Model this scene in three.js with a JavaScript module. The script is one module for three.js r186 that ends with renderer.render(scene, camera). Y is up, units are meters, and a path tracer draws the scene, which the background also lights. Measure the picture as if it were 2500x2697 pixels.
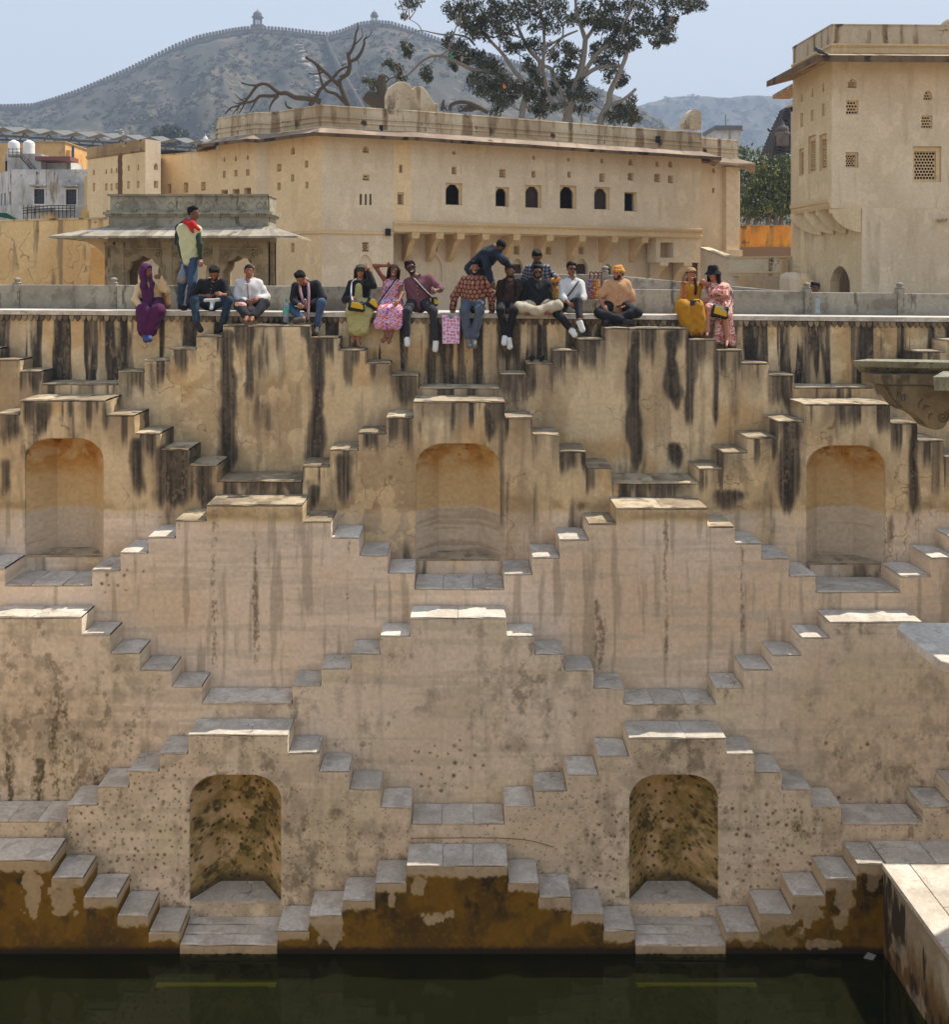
import * as THREE from 'three';
import { mergeGeometries } from 'three/addons/utils/BufferGeometryUtils.js';

// ---------------------------------------------------------------- camera, sky, sun, exposure
const F = 1822, CX = 891, CY = 540, EYE = 9.25;               // focal length and principal point in the 1848 x 1994 picture; eye height over the water
const scene = new THREE.Scene();
const camera = new THREE.PerspectiveCamera(77.18, 0.92773, 0.05, 6000);
camera.position.set(0, EYE, 0);
camera.setViewOffset(2698, 2908, 1349 - CX, 1454 - CY, 1848, 1992);
camera.updateProjectionMatrix();
const renderer = new THREE.WebGLRenderer();
renderer.toneMapping = THREE.LinearToneMapping;
renderer.toneMappingExposure = 1.46;
renderer.shadowMap.enabled = true;
const SUN_AZ = 60 * Math.PI / 180, SUN_EL = 55.5 * Math.PI / 180;   // to the right of straight behind the far wall
const sunDir = new THREE.Vector3(Math.sin(SUN_AZ) * Math.cos(SUN_EL), Math.sin(SUN_EL), -Math.cos(SUN_AZ) * Math.cos(SUN_EL));
const sun = new THREE.DirectionalLight(new THREE.Color(1, 0.92, 0.80), 4.3);
sun.position.copy(sunDir).multiplyScalar(80).add(new THREE.Vector3(0, 5, -15));
sun.target.position.set(0, 5, -15);
sun.castShadow = true; sun.shadow.mapSize.set(4096, 4096); sun.shadow.radius = 1;
Object.assign(sun.shadow.camera, { left: -40, right: 40, top: 40, bottom: -40, near: 1, far: 200 });
sun.userData = { kind: 'structure' };
scene.add(sun, sun.target);
{
  const w = 512, h = 256, data = new Float32Array(w * h * 4);
  for (let j = 0; j < h; j++) for (let i = 0; i < w; i++) {
    const el = ((j + 0.5) / h - 0.5) * Math.PI, az = ((i + 0.5) / w - 0.5) * 2 * Math.PI;
    const x = Math.cos(el) * Math.cos(az), z = Math.cos(el) * Math.sin(az), y = Math.sin(el);
    const c = Math.max(0, x * sunDir.x + y * sunDir.y + z * sunDir.z);
    const t = Math.pow(Math.max(0, y), 0.7), glow = 0.09 * Math.pow(c, 2) + 0.12 * Math.pow(c, 8);
    const o = (j * w + i) * 4;
    data[o] = 0.60 * (1 - t) + 0.29 * t + glow; data[o + 1] = 0.635 * (1 - t) + 0.38 * t + glow; data[o + 2] = 0.675 * (1 - t) + 0.54 * t + glow; data[o + 3] = 1;
  }
  const sky = new THREE.DataTexture(data, w, h, THREE.RGBAFormat, THREE.FloatType);
  sky.mapping = THREE.EquirectangularReflectionMapping; sky.magFilter = THREE.LinearFilter; sky.needsUpdate = true;
  scene.background = sky; scene.environment = sky;
}
scene.fog = new THREE.FogExp2(0xb8cae2, 0.00052);

// ---------------------------------------------------------------- helpers
const V = (x, y, z) => new THREE.Vector3(x, y, z);
const at = (x, y, d) => V((x - CX) / F * d, EYE - (y - CY) / F * d, -d);         // a point seen at picture position x, y, d metres deep
const xAt = (x, d) => (x - CX) / F * d, yAt = (y, d) => EYE - (y - CY) / F * d;
let seed = 7;
const rnd = () => { seed = (seed + 0x6D2B79F5) | 0; let t = Math.imul(seed ^ (seed >>> 15), 1 | seed); t = (t + Math.imul(t ^ (t >>> 7), 61 | t)) ^ t; return ((t ^ (t >>> 14)) >>> 0) / 4294967296; };
const rr = (a, b) => a + (b - a) * rnd();
const lerp = (a, b, t) => a + (b - a) * t, clamp = (v, a = 0, b = 1) => v < a ? a : v > b ? b : v;
const sst = (a, b, v) => { const t = clamp((v - a) / (b - a)); return t * t * (3 - 2 * t); };
const hash = (x, y) => { let h = Math.imul(x, 374761393) + Math.imul(y, 668265263) | 0; h = Math.imul(h ^ (h >>> 13), 1274126177); return ((h ^ (h >>> 16)) >>> 0) / 4294967296; };
function vn(x, y) {
  const xi = Math.floor(x), yi = Math.floor(y), xf = x - xi, yf = y - yi, u = xf * xf * (3 - 2 * xf), v = yf * yf * (3 - 2 * yf);
  const a = hash(xi, yi), b = hash(xi + 1, yi), c = hash(xi, yi + 1), d = hash(xi + 1, yi + 1);
  return a + (b - a) * u + (c - a) * v + (a - b - c + d) * u * v;
}
function fbm(x, y, o = 4) { let s = 0, a = 0.5, n = 0; for (let i = 0; i < o; i++) { s += a * vn(x, y); n += a; x = x * 2.03 + 17.3; y = y * 2.03 + 9.1; a *= 0.5; } return s / n; }
function spots(x, y, jitter = 1) {                                              // distance to the nearest scattered dot, and that dot's own number
  const xi = Math.floor(x), yi = Math.floor(y); let best = 9, id = 0;
  for (let j = -1; j <= 1; j++) for (let i = -1; i <= 1; i++) {
    const cx = xi + i, cy = yi + j, dx = cx + 0.5 + jitter * (hash(cx, cy) - 0.5) - x, dy = cy + 0.5 + jitter * (hash(cy + 71, cx - 13) - 0.5) - y, d = Math.hypot(dx, dy);
    if (d < best) { best = d; id = hash(cx + 5, cy + 9); }
  }
  return [best, id];
}
const mix3 = (a, b, t) => [a[0] + (b[0] - a[0]) * t, a[1] + (b[1] - a[1]) * t, a[2] + (b[2] - a[2]) * t];
function paint(w, h, fn, srgb = true, repeat = true) {                          // fn(u, v) -> [r, g, b] 0..255
  const d = new Uint8Array(w * h * 4);
  for (let j = 0; j < h; j++) for (let i = 0; i < w; i++) {
    const c = fn((i + 0.5) / w, (j + 0.5) / h), o = (j * w + i) * 4;
    d[o] = clamp(c[0], 0, 255); d[o + 1] = clamp(c[1], 0, 255); d[o + 2] = clamp(c[2], 0, 255); d[o + 3] = 255;
  }
  const t = new THREE.DataTexture(d, w, h); t.magFilter = THREE.LinearFilter; t.minFilter = THREE.LinearMipmapLinearFilter; t.generateMipmaps = true;
  if (srgb) t.colorSpace = THREE.SRGBColorSpace;
  if (repeat) t.wrapS = t.wrapT = THREE.RepeatWrapping;
  t.needsUpdate = true; return t;
}
function tile(fn, e = 0.16) {                                                     // the same painting with its edges blended so that it repeats without a seam
  return (u, v) => {
    const a = u > 1 - e ? (u - 1 + e) / e : 0, b = v > 1 - e ? (v - 1 + e) / e : 0; let c = fn(u, v);
    if (a > 0) c = mix3(c, fn(u - 1, v), a); if (b > 0) { let d = fn(u, v - 1); if (a > 0) d = mix3(d, fn(u - 1, v - 1), a); c = mix3(c, d, b); } return c;
  };
}
const bumpTex = paint(512, 512, tile((u, v) => { const n = 0.6 * fbm(u * 12, v * 12, 5) + 0.4 * fbm(u * 60 + 4, v * 60, 3); const c = n * 255; return [c, c, c]; }), false);
const mat = (color, rough = 0.9, extra = {}) => new THREE.MeshStandardMaterial({ color: new THREE.Color(color), roughness: rough, ...extra });

// ---- naming
const taken = new Map();
const numbered = (n) => { const k = taken.get(n) || 0; taken.set(n, k + 1); return k ? `${n}_${String(k).padStart(3, '0')}` : n; };
function tag(o, label, category, group) { Object.assign(o.userData, { label, category }); if (group) o.userData.group = group; return o; }
function thing(name, label, category, group, pos = [0, 0, 0]) { const g = new THREE.Group(); g.name = numbered(name); g.position.set(...pos); scene.add(g); return tag(g, label, category, group); }
function mesh(name, geo, m, parent, kind) {
  const o = new THREE.Mesh(Array.isArray(geo) ? merge(geo) : geo, m); o.castShadow = o.receiveShadow = true;
  o.name = parent ? name : numbered(name); (parent || scene).add(o); if (kind) o.userData.kind = kind; return o;
}
function merge(list) {
  const gs = list.map((g) => { g = g.index ? g.toNonIndexed() : g; for (const k of Object.keys(g.attributes)) if (!['position', 'normal', 'uv', 'color'].includes(k)) g.deleteAttribute(k); if (!g.attributes.uv) g.setAttribute('uv', new THREE.BufferAttribute(new Float32Array(g.attributes.position.count * 2), 2)); return g; });
  const anyCol = gs.some((g) => g.attributes.color);
  if (anyCol) for (const g of gs) if (!g.attributes.color) g.setAttribute('color', new THREE.BufferAttribute(new Float32Array(g.attributes.position.count * 3).fill(1), 3));
  return mergeGeometries(gs, false);
}
// ---- shapes
function box(x0, x1, y0, y1, z0, z1) { const g = new THREE.BoxGeometry(x1 - x0, y1 - y0, z1 - z0); g.translate((x0 + x1) / 2, (y0 + y1) / 2, (z0 + z1) / 2); return boxUV(g); }
function boxUV(g, k = 1) {                                                       // uv in metres by the way each face looks
  const p = g.attributes.position, n = g.attributes.normal, uv = new Float32Array(p.count * 2);
  for (let i = 0; i < p.count; i++) {
    const ax = Math.abs(n.getX(i)), ay = Math.abs(n.getY(i)), az = Math.abs(n.getZ(i));
    if (ay > ax && ay > az) { uv[2 * i] = p.getX(i) * k; uv[2 * i + 1] = p.getZ(i) * k; }
    else if (ax > az) { uv[2 * i] = p.getZ(i) * k; uv[2 * i + 1] = p.getY(i) * k; }
    else { uv[2 * i] = p.getX(i) * k; uv[2 * i + 1] = p.getY(i) * k; }
  }
  g.setAttribute('uv', new THREE.BufferAttribute(uv, 2)); return g;
}
function hexa(b, t) {                                                            // a block with four bottom and four top corners, counter-clockwise from above
  const q = [[3, 2, 1, 0], [4, 5, 6, 7], [0, 1, 5, 4], [1, 2, 6, 5], [2, 3, 7, 6], [3, 0, 4, 7]], c = [...b, ...t], pos = [];
  for (const [i, j, k, l] of q) for (const n of [i, j, k, i, k, l]) pos.push(c[n].x, c[n].y, c[n].z);
  const g = new THREE.BufferGeometry(); g.setAttribute('position', new THREE.Float32BufferAttribute(pos, 3)); g.computeVertexNormals(); return boxUV(g);
}
function lathe(pts, seg = 20) { return new THREE.LatheGeometry(pts.map(([r, y]) => new THREE.Vector2(r, y)), seg); }
function tube(pts, radii, seg = 6) {                                             // a tapered tube through points
  const P = [], N = [], I = [], up = V(0.31, 0.2, 0.93); const n = pts.length;
  for (let i = 0; i < n; i++) {
    const t = V().subVectors(pts[Math.min(n - 1, i + 1)], pts[Math.max(0, i - 1)]).normalize(), a = V().crossVectors(t, up).normalize(), b = V().crossVectors(t, a);
    const r = Array.isArray(radii) ? radii[i] : radii;
    for (let k = 0; k < seg; k++) { const c = Math.cos(k / seg * 6.2832), s = Math.sin(k / seg * 6.2832), d = V().addScaledVector(a, c).addScaledVector(b, s); P.push(pts[i].x + d.x * r, pts[i].y + d.y * r, pts[i].z + d.z * r); N.push(d.x, d.y, d.z); }
  }
  for (let i = 0; i < n - 1; i++) for (let k = 0; k < seg; k++) { const a = i * seg + k, b = i * seg + (k + 1) % seg, c = a + seg, d = b + seg; I.push(a, b, c, b, d, c); }
  const c0 = P.length / 3; P.push(...pts[0], ...pts[n - 1]); N.push(0, -1, 0, 0, 1, 0);
  for (let k = 0; k < seg; k++) { I.push(c0, (k + 1) % seg, k, c0 + 1, (n - 1) * seg + k, (n - 1) * seg + (k + 1) % seg); }
  const g = new THREE.BufferGeometry(); g.setAttribute('position', new THREE.Float32BufferAttribute(P, 3)); g.setAttribute('normal', new THREE.Float32BufferAttribute(N, 3)); g.setIndex(I); return g;
}
function smooth(pts, k = 4) { return new THREE.CatmullRomCurve3(pts, false, 'centripetal').getPoints((pts.length - 1) * k); }
// ---------------------------------------------------------------- the stepwell: six terraces, each a zigzag of steps, half a metre in front of the one above
const GAP = [0.5, 0.72, 0.68, 0.5, 0.5, 0.5], DEPTH = [15.71, 14.99, 14.31, 13.81, 13.31, 12.81], LEDGE_D = 16.21, STEP = 0.5;   // depth of each tier's face and of its treads
const TIDE = EYE - 3.76;                                                          // level the water has stood at: paler, washed plaster below
// runs of [x where the tread ends, y of its front edge] in the picture, left to right
const ROWS = [
  { x0: -280, run: [[-110, 635], [-60, 655], [-10, 677], [38, 698], [80, 720], [230, 745], [281, 721], [330, 699], [382, 677], [434, 652], [604, 632], [659, 655], [711, 679], [760, 704], [815, 728], [974, 753], [1026, 725], [1077, 705], [1126, 680], [1179, 658], [1341, 637], [1395, 659], [1444, 680], [1497, 705], [1547, 728], [1701, 752], [1734, 726], [1786, 702], [1842, 682], [1895, 660], [2060, 637], [2300, 655]] },
  { x0: -340, run: [[-160, 932], [-110, 900], [-60, 870], [-10, 836], [39, 803], [206, 777], [262, 806], [312, 841], [367, 873], [423, 903], [589, 934], [642, 905], [698, 873], [752, 841], [805, 810], [983, 780], [1037, 811], [1089, 844], [1141, 877], [1192, 908], [1361, 938], [1408, 910], [1456, 878], [1515, 850], [1566, 818], [1735, 785], [1787, 822], [1838, 855], [1890, 886], [1942, 912], [2110, 942], [2400, 910]] },
  { x0: -340, run: [[-160, 981], [-100, 1044], [-45, 1075], [10, 1103], [179, 1136], [234, 1107], [288, 1073], [342, 1043], [402, 1010], [589, 981], [645, 1013], [700, 1044], [755, 1078], [807, 1112], [982, 1143], [1037, 1115], [1090, 1082], [1146, 1048], [1200, 1017], [1379, 987], [1431, 1023], [1483, 1055], [1537, 1084], [1589, 1118], [1754, 1149], [1813, 1119], [1864, 1083], [1915, 1050], [1970, 1020], [2150, 990], [2450, 1020]] },
  { x0: -380, run: [[-200, 1330], [-142, 1298], [-85, 1268], [-27, 1235], [159, 1199], [215, 1232], [272, 1268], [334, 1301], [393, 1333], [569, 1365], [625, 1331], [684, 1298], [741, 1269], [799, 1235], [986, 1200], [1041, 1235], [1099, 1270], [1156, 1301], [1215, 1336], [1394, 1367], [1448, 1336], [1504, 1300], [1561, 1272], [1616, 1238], [1795, 1208], [1852, 1240], [1908, 1272], [1965, 1303], [2022, 1338], [2200, 1369], [2500, 1336]] },
  { x0: -400, run: [[-225, 1500], [-165, 1530], [-105, 1563], [-45, 1580], [132, 1595], [191, 1563], [251, 1528], [310, 1497], [366, 1463], [561, 1428], [621, 1463], [680, 1498], [741, 1533], [801, 1568], [983, 1600], [1042, 1565], [1105, 1536], [1165, 1504], [1225, 1468], [1414, 1434], [1470, 1464], [1523, 1500], [1580, 1533], [1639, 1567], [1798, 1600], [1855, 1567], [1915, 1532], [1975, 1500], [2160, 1466], [2600, 1500]] },
  { x0: -400, run: [[-280, 1778], [-215, 1743], [-150, 1705], [100, 1671], [162, 1705], [228, 1743], [289, 1778], [350, 1810], [540, 1836], [602, 1808], [667, 1778], [731, 1749], [792, 1715], [989, 1682], [1049, 1714], [1112, 1743], [1175, 1774], [1237, 1808], [1413, 1837], [1479, 1808], [1544, 1775], [1607, 1740], [1669, 1708], [1724, 1678], [2500, 1678]] },
];
const NICHES = { 1: [[49, 201, 853, 1080], [810, 974, 863, 1087], [1571, 1724, 867, 1095]], 4: [[369, 547, 1508, 1753], [1226, 1399, 1508, 1753]] };
// runs of black growth down the plaster: [x, half width, top y, bottom y, strength]
const STREAKS = [
  [[443, 15, 640, 930, 1.2], [487, 11, 630, 800, 0.9], [614, 16, 640, 930, 1.2], [680, 9, 650, 770, 0.8], [375, 8, 650, 725, 0.6], [790, 28, 705, 800, 1.1], [300, 14, 700, 780, 0.5], [252, 22, 715, 800, 0.6], [700, 30, 690, 720, 0.5], [1237, 18, 640, 930, 1.2], [1310, 17, 640, 800, 1.2], [1312, 14, 860, 920, 1.2], [1345, 12, 630, 850, 1], [1394, 7, 650, 840, 0.9], [1272, 8, 640, 740, 0.6], [1105, 12, 650, 700, 1], [1155, 16, 650, 700, 1.1], [1030, 30, 690, 780, 0.8], [1520, 22, 710, 810, 0.9], [1575, 30, 750, 800, 0.5], [990, 18, 720, 790, 0.9], [85, 20, 690, 760, 1], [1430, 9, 680, 850, 0.5], [1712, 12, 720, 780, 1], [1815, 10, 680, 720, 1]],
  [[82, 22, 780, 860, 1.1], [205, 8, 780, 850, 0.9], [268, 14, 850, 985, 1.1], [330, 36, 865, 1000, 1.25], [400, 26, 900, 1005, 1.1], [520, 70, 930, 975, 0.9], [668, 16, 880, 990, 1.1], [612, 12, 940, 1000, 1], [955, 10, 782, 880, 1.1], [975, 8, 782, 1060, 0.6], [1132, 10, 975, 1012, 1], [1200, 14, 905, 960, 0.7], [1537, 17, 815, 1010, 1.25], [1500, 16, 850, 900, 0.7], [1412, 34, 950, 1008, 1.0], [1480, 28, 970, 1006, 0.6], [1780, 14, 815, 1018, 1.2], [1280, 80, 935, 985, 0.9], [20, 18, 800, 880, 0.9], [10, 14, 890, 990, 0.8], [1822, 10, 850, 990, 0.6], [55, 6, 870, 1000, 1]],
  [[415, 10, 985, 1340, 0.62], [497, 7, 985, 1320, 0.9], [678, 4, 1040, 1290, 0.55], [300, 4, 1050, 1300, 0.5], [1297, 5, 990, 1320, 0.75], [1446, 5, 1055, 1300, 0.65], [1164, 11, 1160, 1320, 0.95], [1172, 6, 1050, 1170, 0.5], [232, 3, 1120, 1250, 0.5], [1392, 4, 1020, 1100, 0.4], [600, 60, 1003, 1022, 0.6], [370, 30, 1012, 1026, 0.6], [1170, 30, 1018, 1030, 0.5]],
  [[110, 26, 1340, 1600, 0.72], [75, 22, 1470, 1600, 0.95], [150, 12, 1400, 1600, 0.6], [20, 12, 1460, 1600, 0.85], [250, 16, 1400, 1500, 0.4], [190, 20, 1470, 1560, 0.7]],
  [[1380, 20, 1430, 1520, 0.2], [1545, 22, 1540, 1650, 0.5], [1140, 18, 1530, 1600, 0.4], [700, 20, 1640, 1720, 0.4], [690, 40, 1690, 1740, 0.5], [1160, 50, 1680, 1730, 0.3]],
  [],
];
const rag0 = (X, Y) => fbm(X * 12, Y * 12, 3);
function terracePaint(r, xd, yd) {                                                // colour of the plaster at a picture position on terrace r (-1: the wall under the ledge)
  const k = Math.max(0, r), s = F / (r < 0 ? LEDGE_D : DEPTH[k]), X = (xd - CX) / s, Y = EYE - (yd - CY) / s, o = k * 31.7;
  const big = fbm(X * 0.7 + o, Y * 0.7, 4), med = fbm(X * 2.6 + o, Y * 2.6 + 40, 5), fine = fbm(X * 22 + o, Y * 22, 3), vert = fbm(X * 9 + o, Y * 0.9, 4), horiz = fbm(X * 0.8 + o, Y * 9, 3);
  let c = mix3([214, 191, 152], [200, 174, 132], sst(0.35, 0.68, big));
  c = mix3(c, [230, 208, 168], 0.7 * sst(0.55, 0.72, med));
  c = mix3(c, [184, 140, 84], 0.45 * sst(0.54, 0.7, fbm(X * 1.3 + 9 + o, Y * 1.3, 5)) * (r <= 1 ? 1 : 0.25));
  const tide = Y - TIDE + 0.10 * (fbm(X * 2.2, o, 3) - 0.5) + 0.05 * (fine - 0.5);
  const below = r < 0 ? 0 : 1 - sst(-0.05, 0.06, tide);
  if (below > 0) {
    let p = mix3(r >= 3 ? [229, 213, 192] : [229, 211, 190], r >= 3 ? [219, 201, 177] : [223, 200, 172], sst(0.35, 0.65, big));
    p = mix3(p, [198, 184, 164], 0.5 * sst(0.5, 0.68, horiz));
    if (r >= 3) {
      const sm = fbm(X * 5.2 + o, Y * 4.2, 6), area = fbm(X * 0.8 + 3 * o, Y * 0.9, 3), g3 = fbm(X * 40, Y * 34 + o, 2);
      p = mix3(p, [212, 200, 168], 0.4 * sst(0.45, 0.68, fbm(X * 1.7 + 60, Y * 1.7 + o, 4)));
      p = mix3(p, [152, 139, 120], 0.5 * sst(0.48, 0.70, 0.62 * sm + 0.38 * area + 0.12 * (g3 - 0.5)));
      p = mix3(p, [104, 94, 76], 0.45 * sst(0.58, 0.72, 0.6 * fbm(X * 8 + 3 * o, Y * 6, 5) + 0.4 * area + 0.14 * (g3 - 0.5)));
    }
    c = mix3(c, p, below);
  }
  if (r >= 0 && r <= 2) c = mix3(c, [120, 96, 58], 0.42 * sst(0.02, 0.10, tide) * (1 - sst(0.10, 0.34 + 0.3 * (big - 0.5), tide)) * sst(0.3, 0.6, med));
  c = mix3(c, [132, 118, 98], 0.35 * sst(0.58, 0.75, vert) * (r <= 2 ? 1 : 0.4));
  if (r <= 1) { { let ty = 0; for (const [x1, y] of ROWS[k].run) if (xd <= x1) { ty = y; break; } if (r >= 0) c = mix3(c, [126, 112, 92], 0.6 * sst(0.36, 0.62, fbm(X * 3.2 + o, Y * 0.8, 5)) * (1 - sst(6, 110 * fbm(X * 2 + 9, o, 3) + 20, yd - ty + 24 * (rag0(X, Y) - 0.5)))); } c = mix3(c, [158, 134, 102], 0.55 * sst(0.44, 0.68, fbm(X * 1.3 + 11 + o, Y * 0.7 + 3, 5))); c = mix3(c, [232, 206, 160], 0.55 * sst(0.56, 0.62, fbm(X * 3.4 + 77 + o, Y * 2.6, 5)) * sst(0.45, 0.6, big)); }
  // runs of black growth, ragged, with plaster flakes showing through
  let dark = 0;
  for (const [x, w, y0, y1, g] of r < 0 ? [] : STREAKS[k]) {
    const dx = Math.abs(xd + 0.9 * w * (fbm(yd * 0.018, x, 4) - 0.5) - x) / (w * (0.30 + 0.95 * fbm(yd * 0.013 + 5, x * 1.7, 3))); if (dx > 2.2) continue;
    dark = Math.max(dark, g * 0.92 * (1 - sst(0.1, 2.2, dx)) * sst(y0 - 8, y0 + 12, yd) * (1 - sst(y1 - 45, y1 + 5, yd + 40 * (vert - 0.5))));
  }
  if (r < 0) dark = 1.15 * sst(0.40, 0.60, fbm(X * 5.5, Y * 0.35, 4)) * (0.45 + 0.8 * sst(0.3, 0.6, fbm(X * 9, Y * 1.2, 4)));
  else if (r <= 1) dark = Math.max(dark, 0.62 * sst(0.54, 0.78, 0.6 * fbm(X * 4.5 + o, Y * 0.8 + o, 4) + 0.4 * fbm(X * 1.1 + 70, Y * 0.9 + o, 3)));
  if (r >= 0 && r <= 1) { let ty = 0; for (const [x1, y] of ROWS[r].run) if (xd <= x1) { ty = y; break; } const below = yd - ty, len = 30 + 90 * fbm(X * 5 + o, 3, 3); dark = Math.max(dark, 0.78 * sst(0.42, 0.66, fbm(X * 7 + 2 * o, Y * 0.35, 4)) * (1 - sst(len * 0.25, len, below))); }
  const grain = fbm(X * 34 + o, Y * 26, 2), rag = 0.55 * fbm(X * 17 + o, Y * 1.9, 4) + 0.25 * fbm(X * 11, Y * 7 + o, 3) + 0.2 * grain;
  if (r <= 1) c = mix3(c, [104, 92, 76], 0.8 * sst(0.12, 0.85, dark + 0.45 * (rag - 0.5)));
  const thread = fbm(X * 30 + o, Y * 0.5, 4);
  let m = r <= 1 ? sst(0.26, 0.98, dark * (0.18 + 1.42 * thread) + 0.34 * (rag - 0.5) + 0.12 * (grain - 0.5)) : sst(0.38, 1.06, dark * 0.98 + (rag - 0.5) * 1.7 + (grain - 0.5) * 0.5);
  if (dark > 0.5 && r <= 1) m *= 1 - 0.85 * sst(0.55, 0.62, 0.7 * fbm(X * 20 + 70, Y * 4 + o, 4) + 0.3 * grain) * sst(0.5, 1.0, dark) * sst(0.46, 0.62, fbm(X * 5, Y * 1.2 + 33, 3));
  c = mix3(c, r <= 1 ? mix3([48, 44, 39], [94, 83, 69], sst(0.35, 0.7, rag)) : r === 2 ? [122, 106, 88] : [74, 66, 44], m * (r <= 1 ? 0.93 : 0.8));
  // hair cracks
  if (r <= 1) { const e = Math.abs(fbm(X * 2.1 + o, Y * 2.1 + 8, 4) - 0.5); c = mix3(c, [112, 86, 60], 0.55 * (1 - sst(0.002, 0.009, e)) * sst(0.5, 0.6, fbm(X * 0.9 + 5, Y * 0.9 + o, 2))); }
  // ring-shaped growths
  const ring = (x0, x1, y0, y1, scale, amount) => {
    const a = sst(x0 - 25, x0 + 25, xd) * (1 - sst(x1 - 25, x1 + 25, xd)) * sst(y0 - 20, y0 + 30, yd) * (1 - sst(y1 - 20, y1 + 20, yd)); if (a <= 0) return;
    const [d, id] = spots(X * scale, Y * scale, 0.9), size = 0.05 + 0.11 * hash(Math.floor(id * 997), 3); if (id > amount * a) return;
    const ed = d + 0.12 * (fine - 0.5);
    const kk = 0.2 + 0.6 * hash(Math.floor(id * 991), 8); c = mix3(c, [112, 94, 62], 0.7 * kk * (1 - sst(size * 1.0, size * 2.2, ed))); c = mix3(c, [168, 146, 112], 0.4 * (1 - sst(size * 0.9, size * 1.1, ed))); c = mix3(c, [56, 45, 28], 0.9 * kk * (1 - sst(size * 0.5, size * 0.95, ed)));
  };
  if (r === 4) { ring(135, 372, 1490, 1760, 9, 0.9); ring(545, 640, 1600, 1760, 8, 0.5); ring(1140, 1226, 1560, 1760, 9, 0.8); ring(1400, 1600, 1560, 1740, 8, 0.8); ring(0, 140, 1600, 1640, 9, 0.4); }
  if (r === 3) { ring(800, 925, 1440, 1535, 6.5, 0.75); ring(1590, 1700, 1440, 1560, 7, 0.25); ring(1790, 1860, 1560, 1650, 7, 0.5); ring(190, 330, 1480, 1600, 8, 0.3); }
  if (r === 2) { ring(185, 285, 1110, 1150, 8, 0.5); }
  // orange-brown algae over the foot of the lowest terrace, peeled in patches
  if (r === 5) {
    const line = 1700 + 26 * (fbm(X * 3, 4, 3) - 0.5) + 95 * sst(0.30, 1, Math.abs(((xd - 890 + 2000) % 440) / 220 - (4.5454 % 2) + 0) * 0.3), top = 22 + 26 * fbm(X * 4, 7, 4);
    let cov = 1; let tread = 2000; for (const [x1, y] of ROWS[5].run) { if (xd <= x1) { tread = y; break; } }
    cov = sst(tread + top * 0.55, tread + top * 0.55 + 8, yd + 14 * (fine - 0.5));
    const peel = (px, py, w, h, t) => { const q = Math.hypot((xd - px) / w, (yd - py) / h) + 1.5 * (fbm(X * 10, Y * 7, 5) - 0.5) + 0.3 * (fine - 0.5); cov *= 1 - 0.9 * t * (1 - sst(0.70, 0.86, q)); };
    peel(62, 1740, 24, 60, 1); peel(125, 1750, 30, 40, 1); peel(640, 1805, 40, 36, 1); peel(855, 1785, 32, 18, 1); peel(762, 1748, 8, 22, 1); peel(815, 1725, 16, 22, 0.9); peel(1570, 1775, 34, 36, 1); peel(1645, 1740, 22, 50, 0.9); peel(1640, 1790, 22, 22, 0.9); peel(1500, 1820, 80, 30, 0.5); peel(1600, 1838, 40, 14, 0.9); peel(1700, 1710, 18, 30, 0.7); peel(1490, 1790, 30, 24, 0.9);
    let al = mix3([122, 90, 16], [92, 68, 14], sst(0.4, 0.65, med)); al = mix3(al, [44, 36, 22], 0.75 * sst(0.5, 0.68, fbm(X * 5 + 90, Y * 3, 5)) * (1 - 0.6 * sst(1760, 1800, yd))); al = mix3(al, [126, 96, 32], 0.5 * sst(0.62, 0.75, fine) );
    al = mix3(al, [40, 30, 16], sst(1838, 1850, yd + 8 * (fine - 0.5)));
    c = mix3(mix3(c, [158, 138, 108], 0.55), al, cov);
  }
  if (r === 4) { const [sd, si] = spots(X * 15 + o, Y * 15, 1); if (si < 0.16 * sst(0.35, 0.65, big) + (r === 4 ? 0.12 : 0)) c = mix3(c, [96, 82, 58], 0.7 * (1 - sst(0.06, 0.22, sd + 0.1 * (fine - 0.5)))); }
  const g = 0.92 + 0.12 * fine + 0.06 * grain; return [c[0] * g, c[1] * g, c[2] * g];
}
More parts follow.
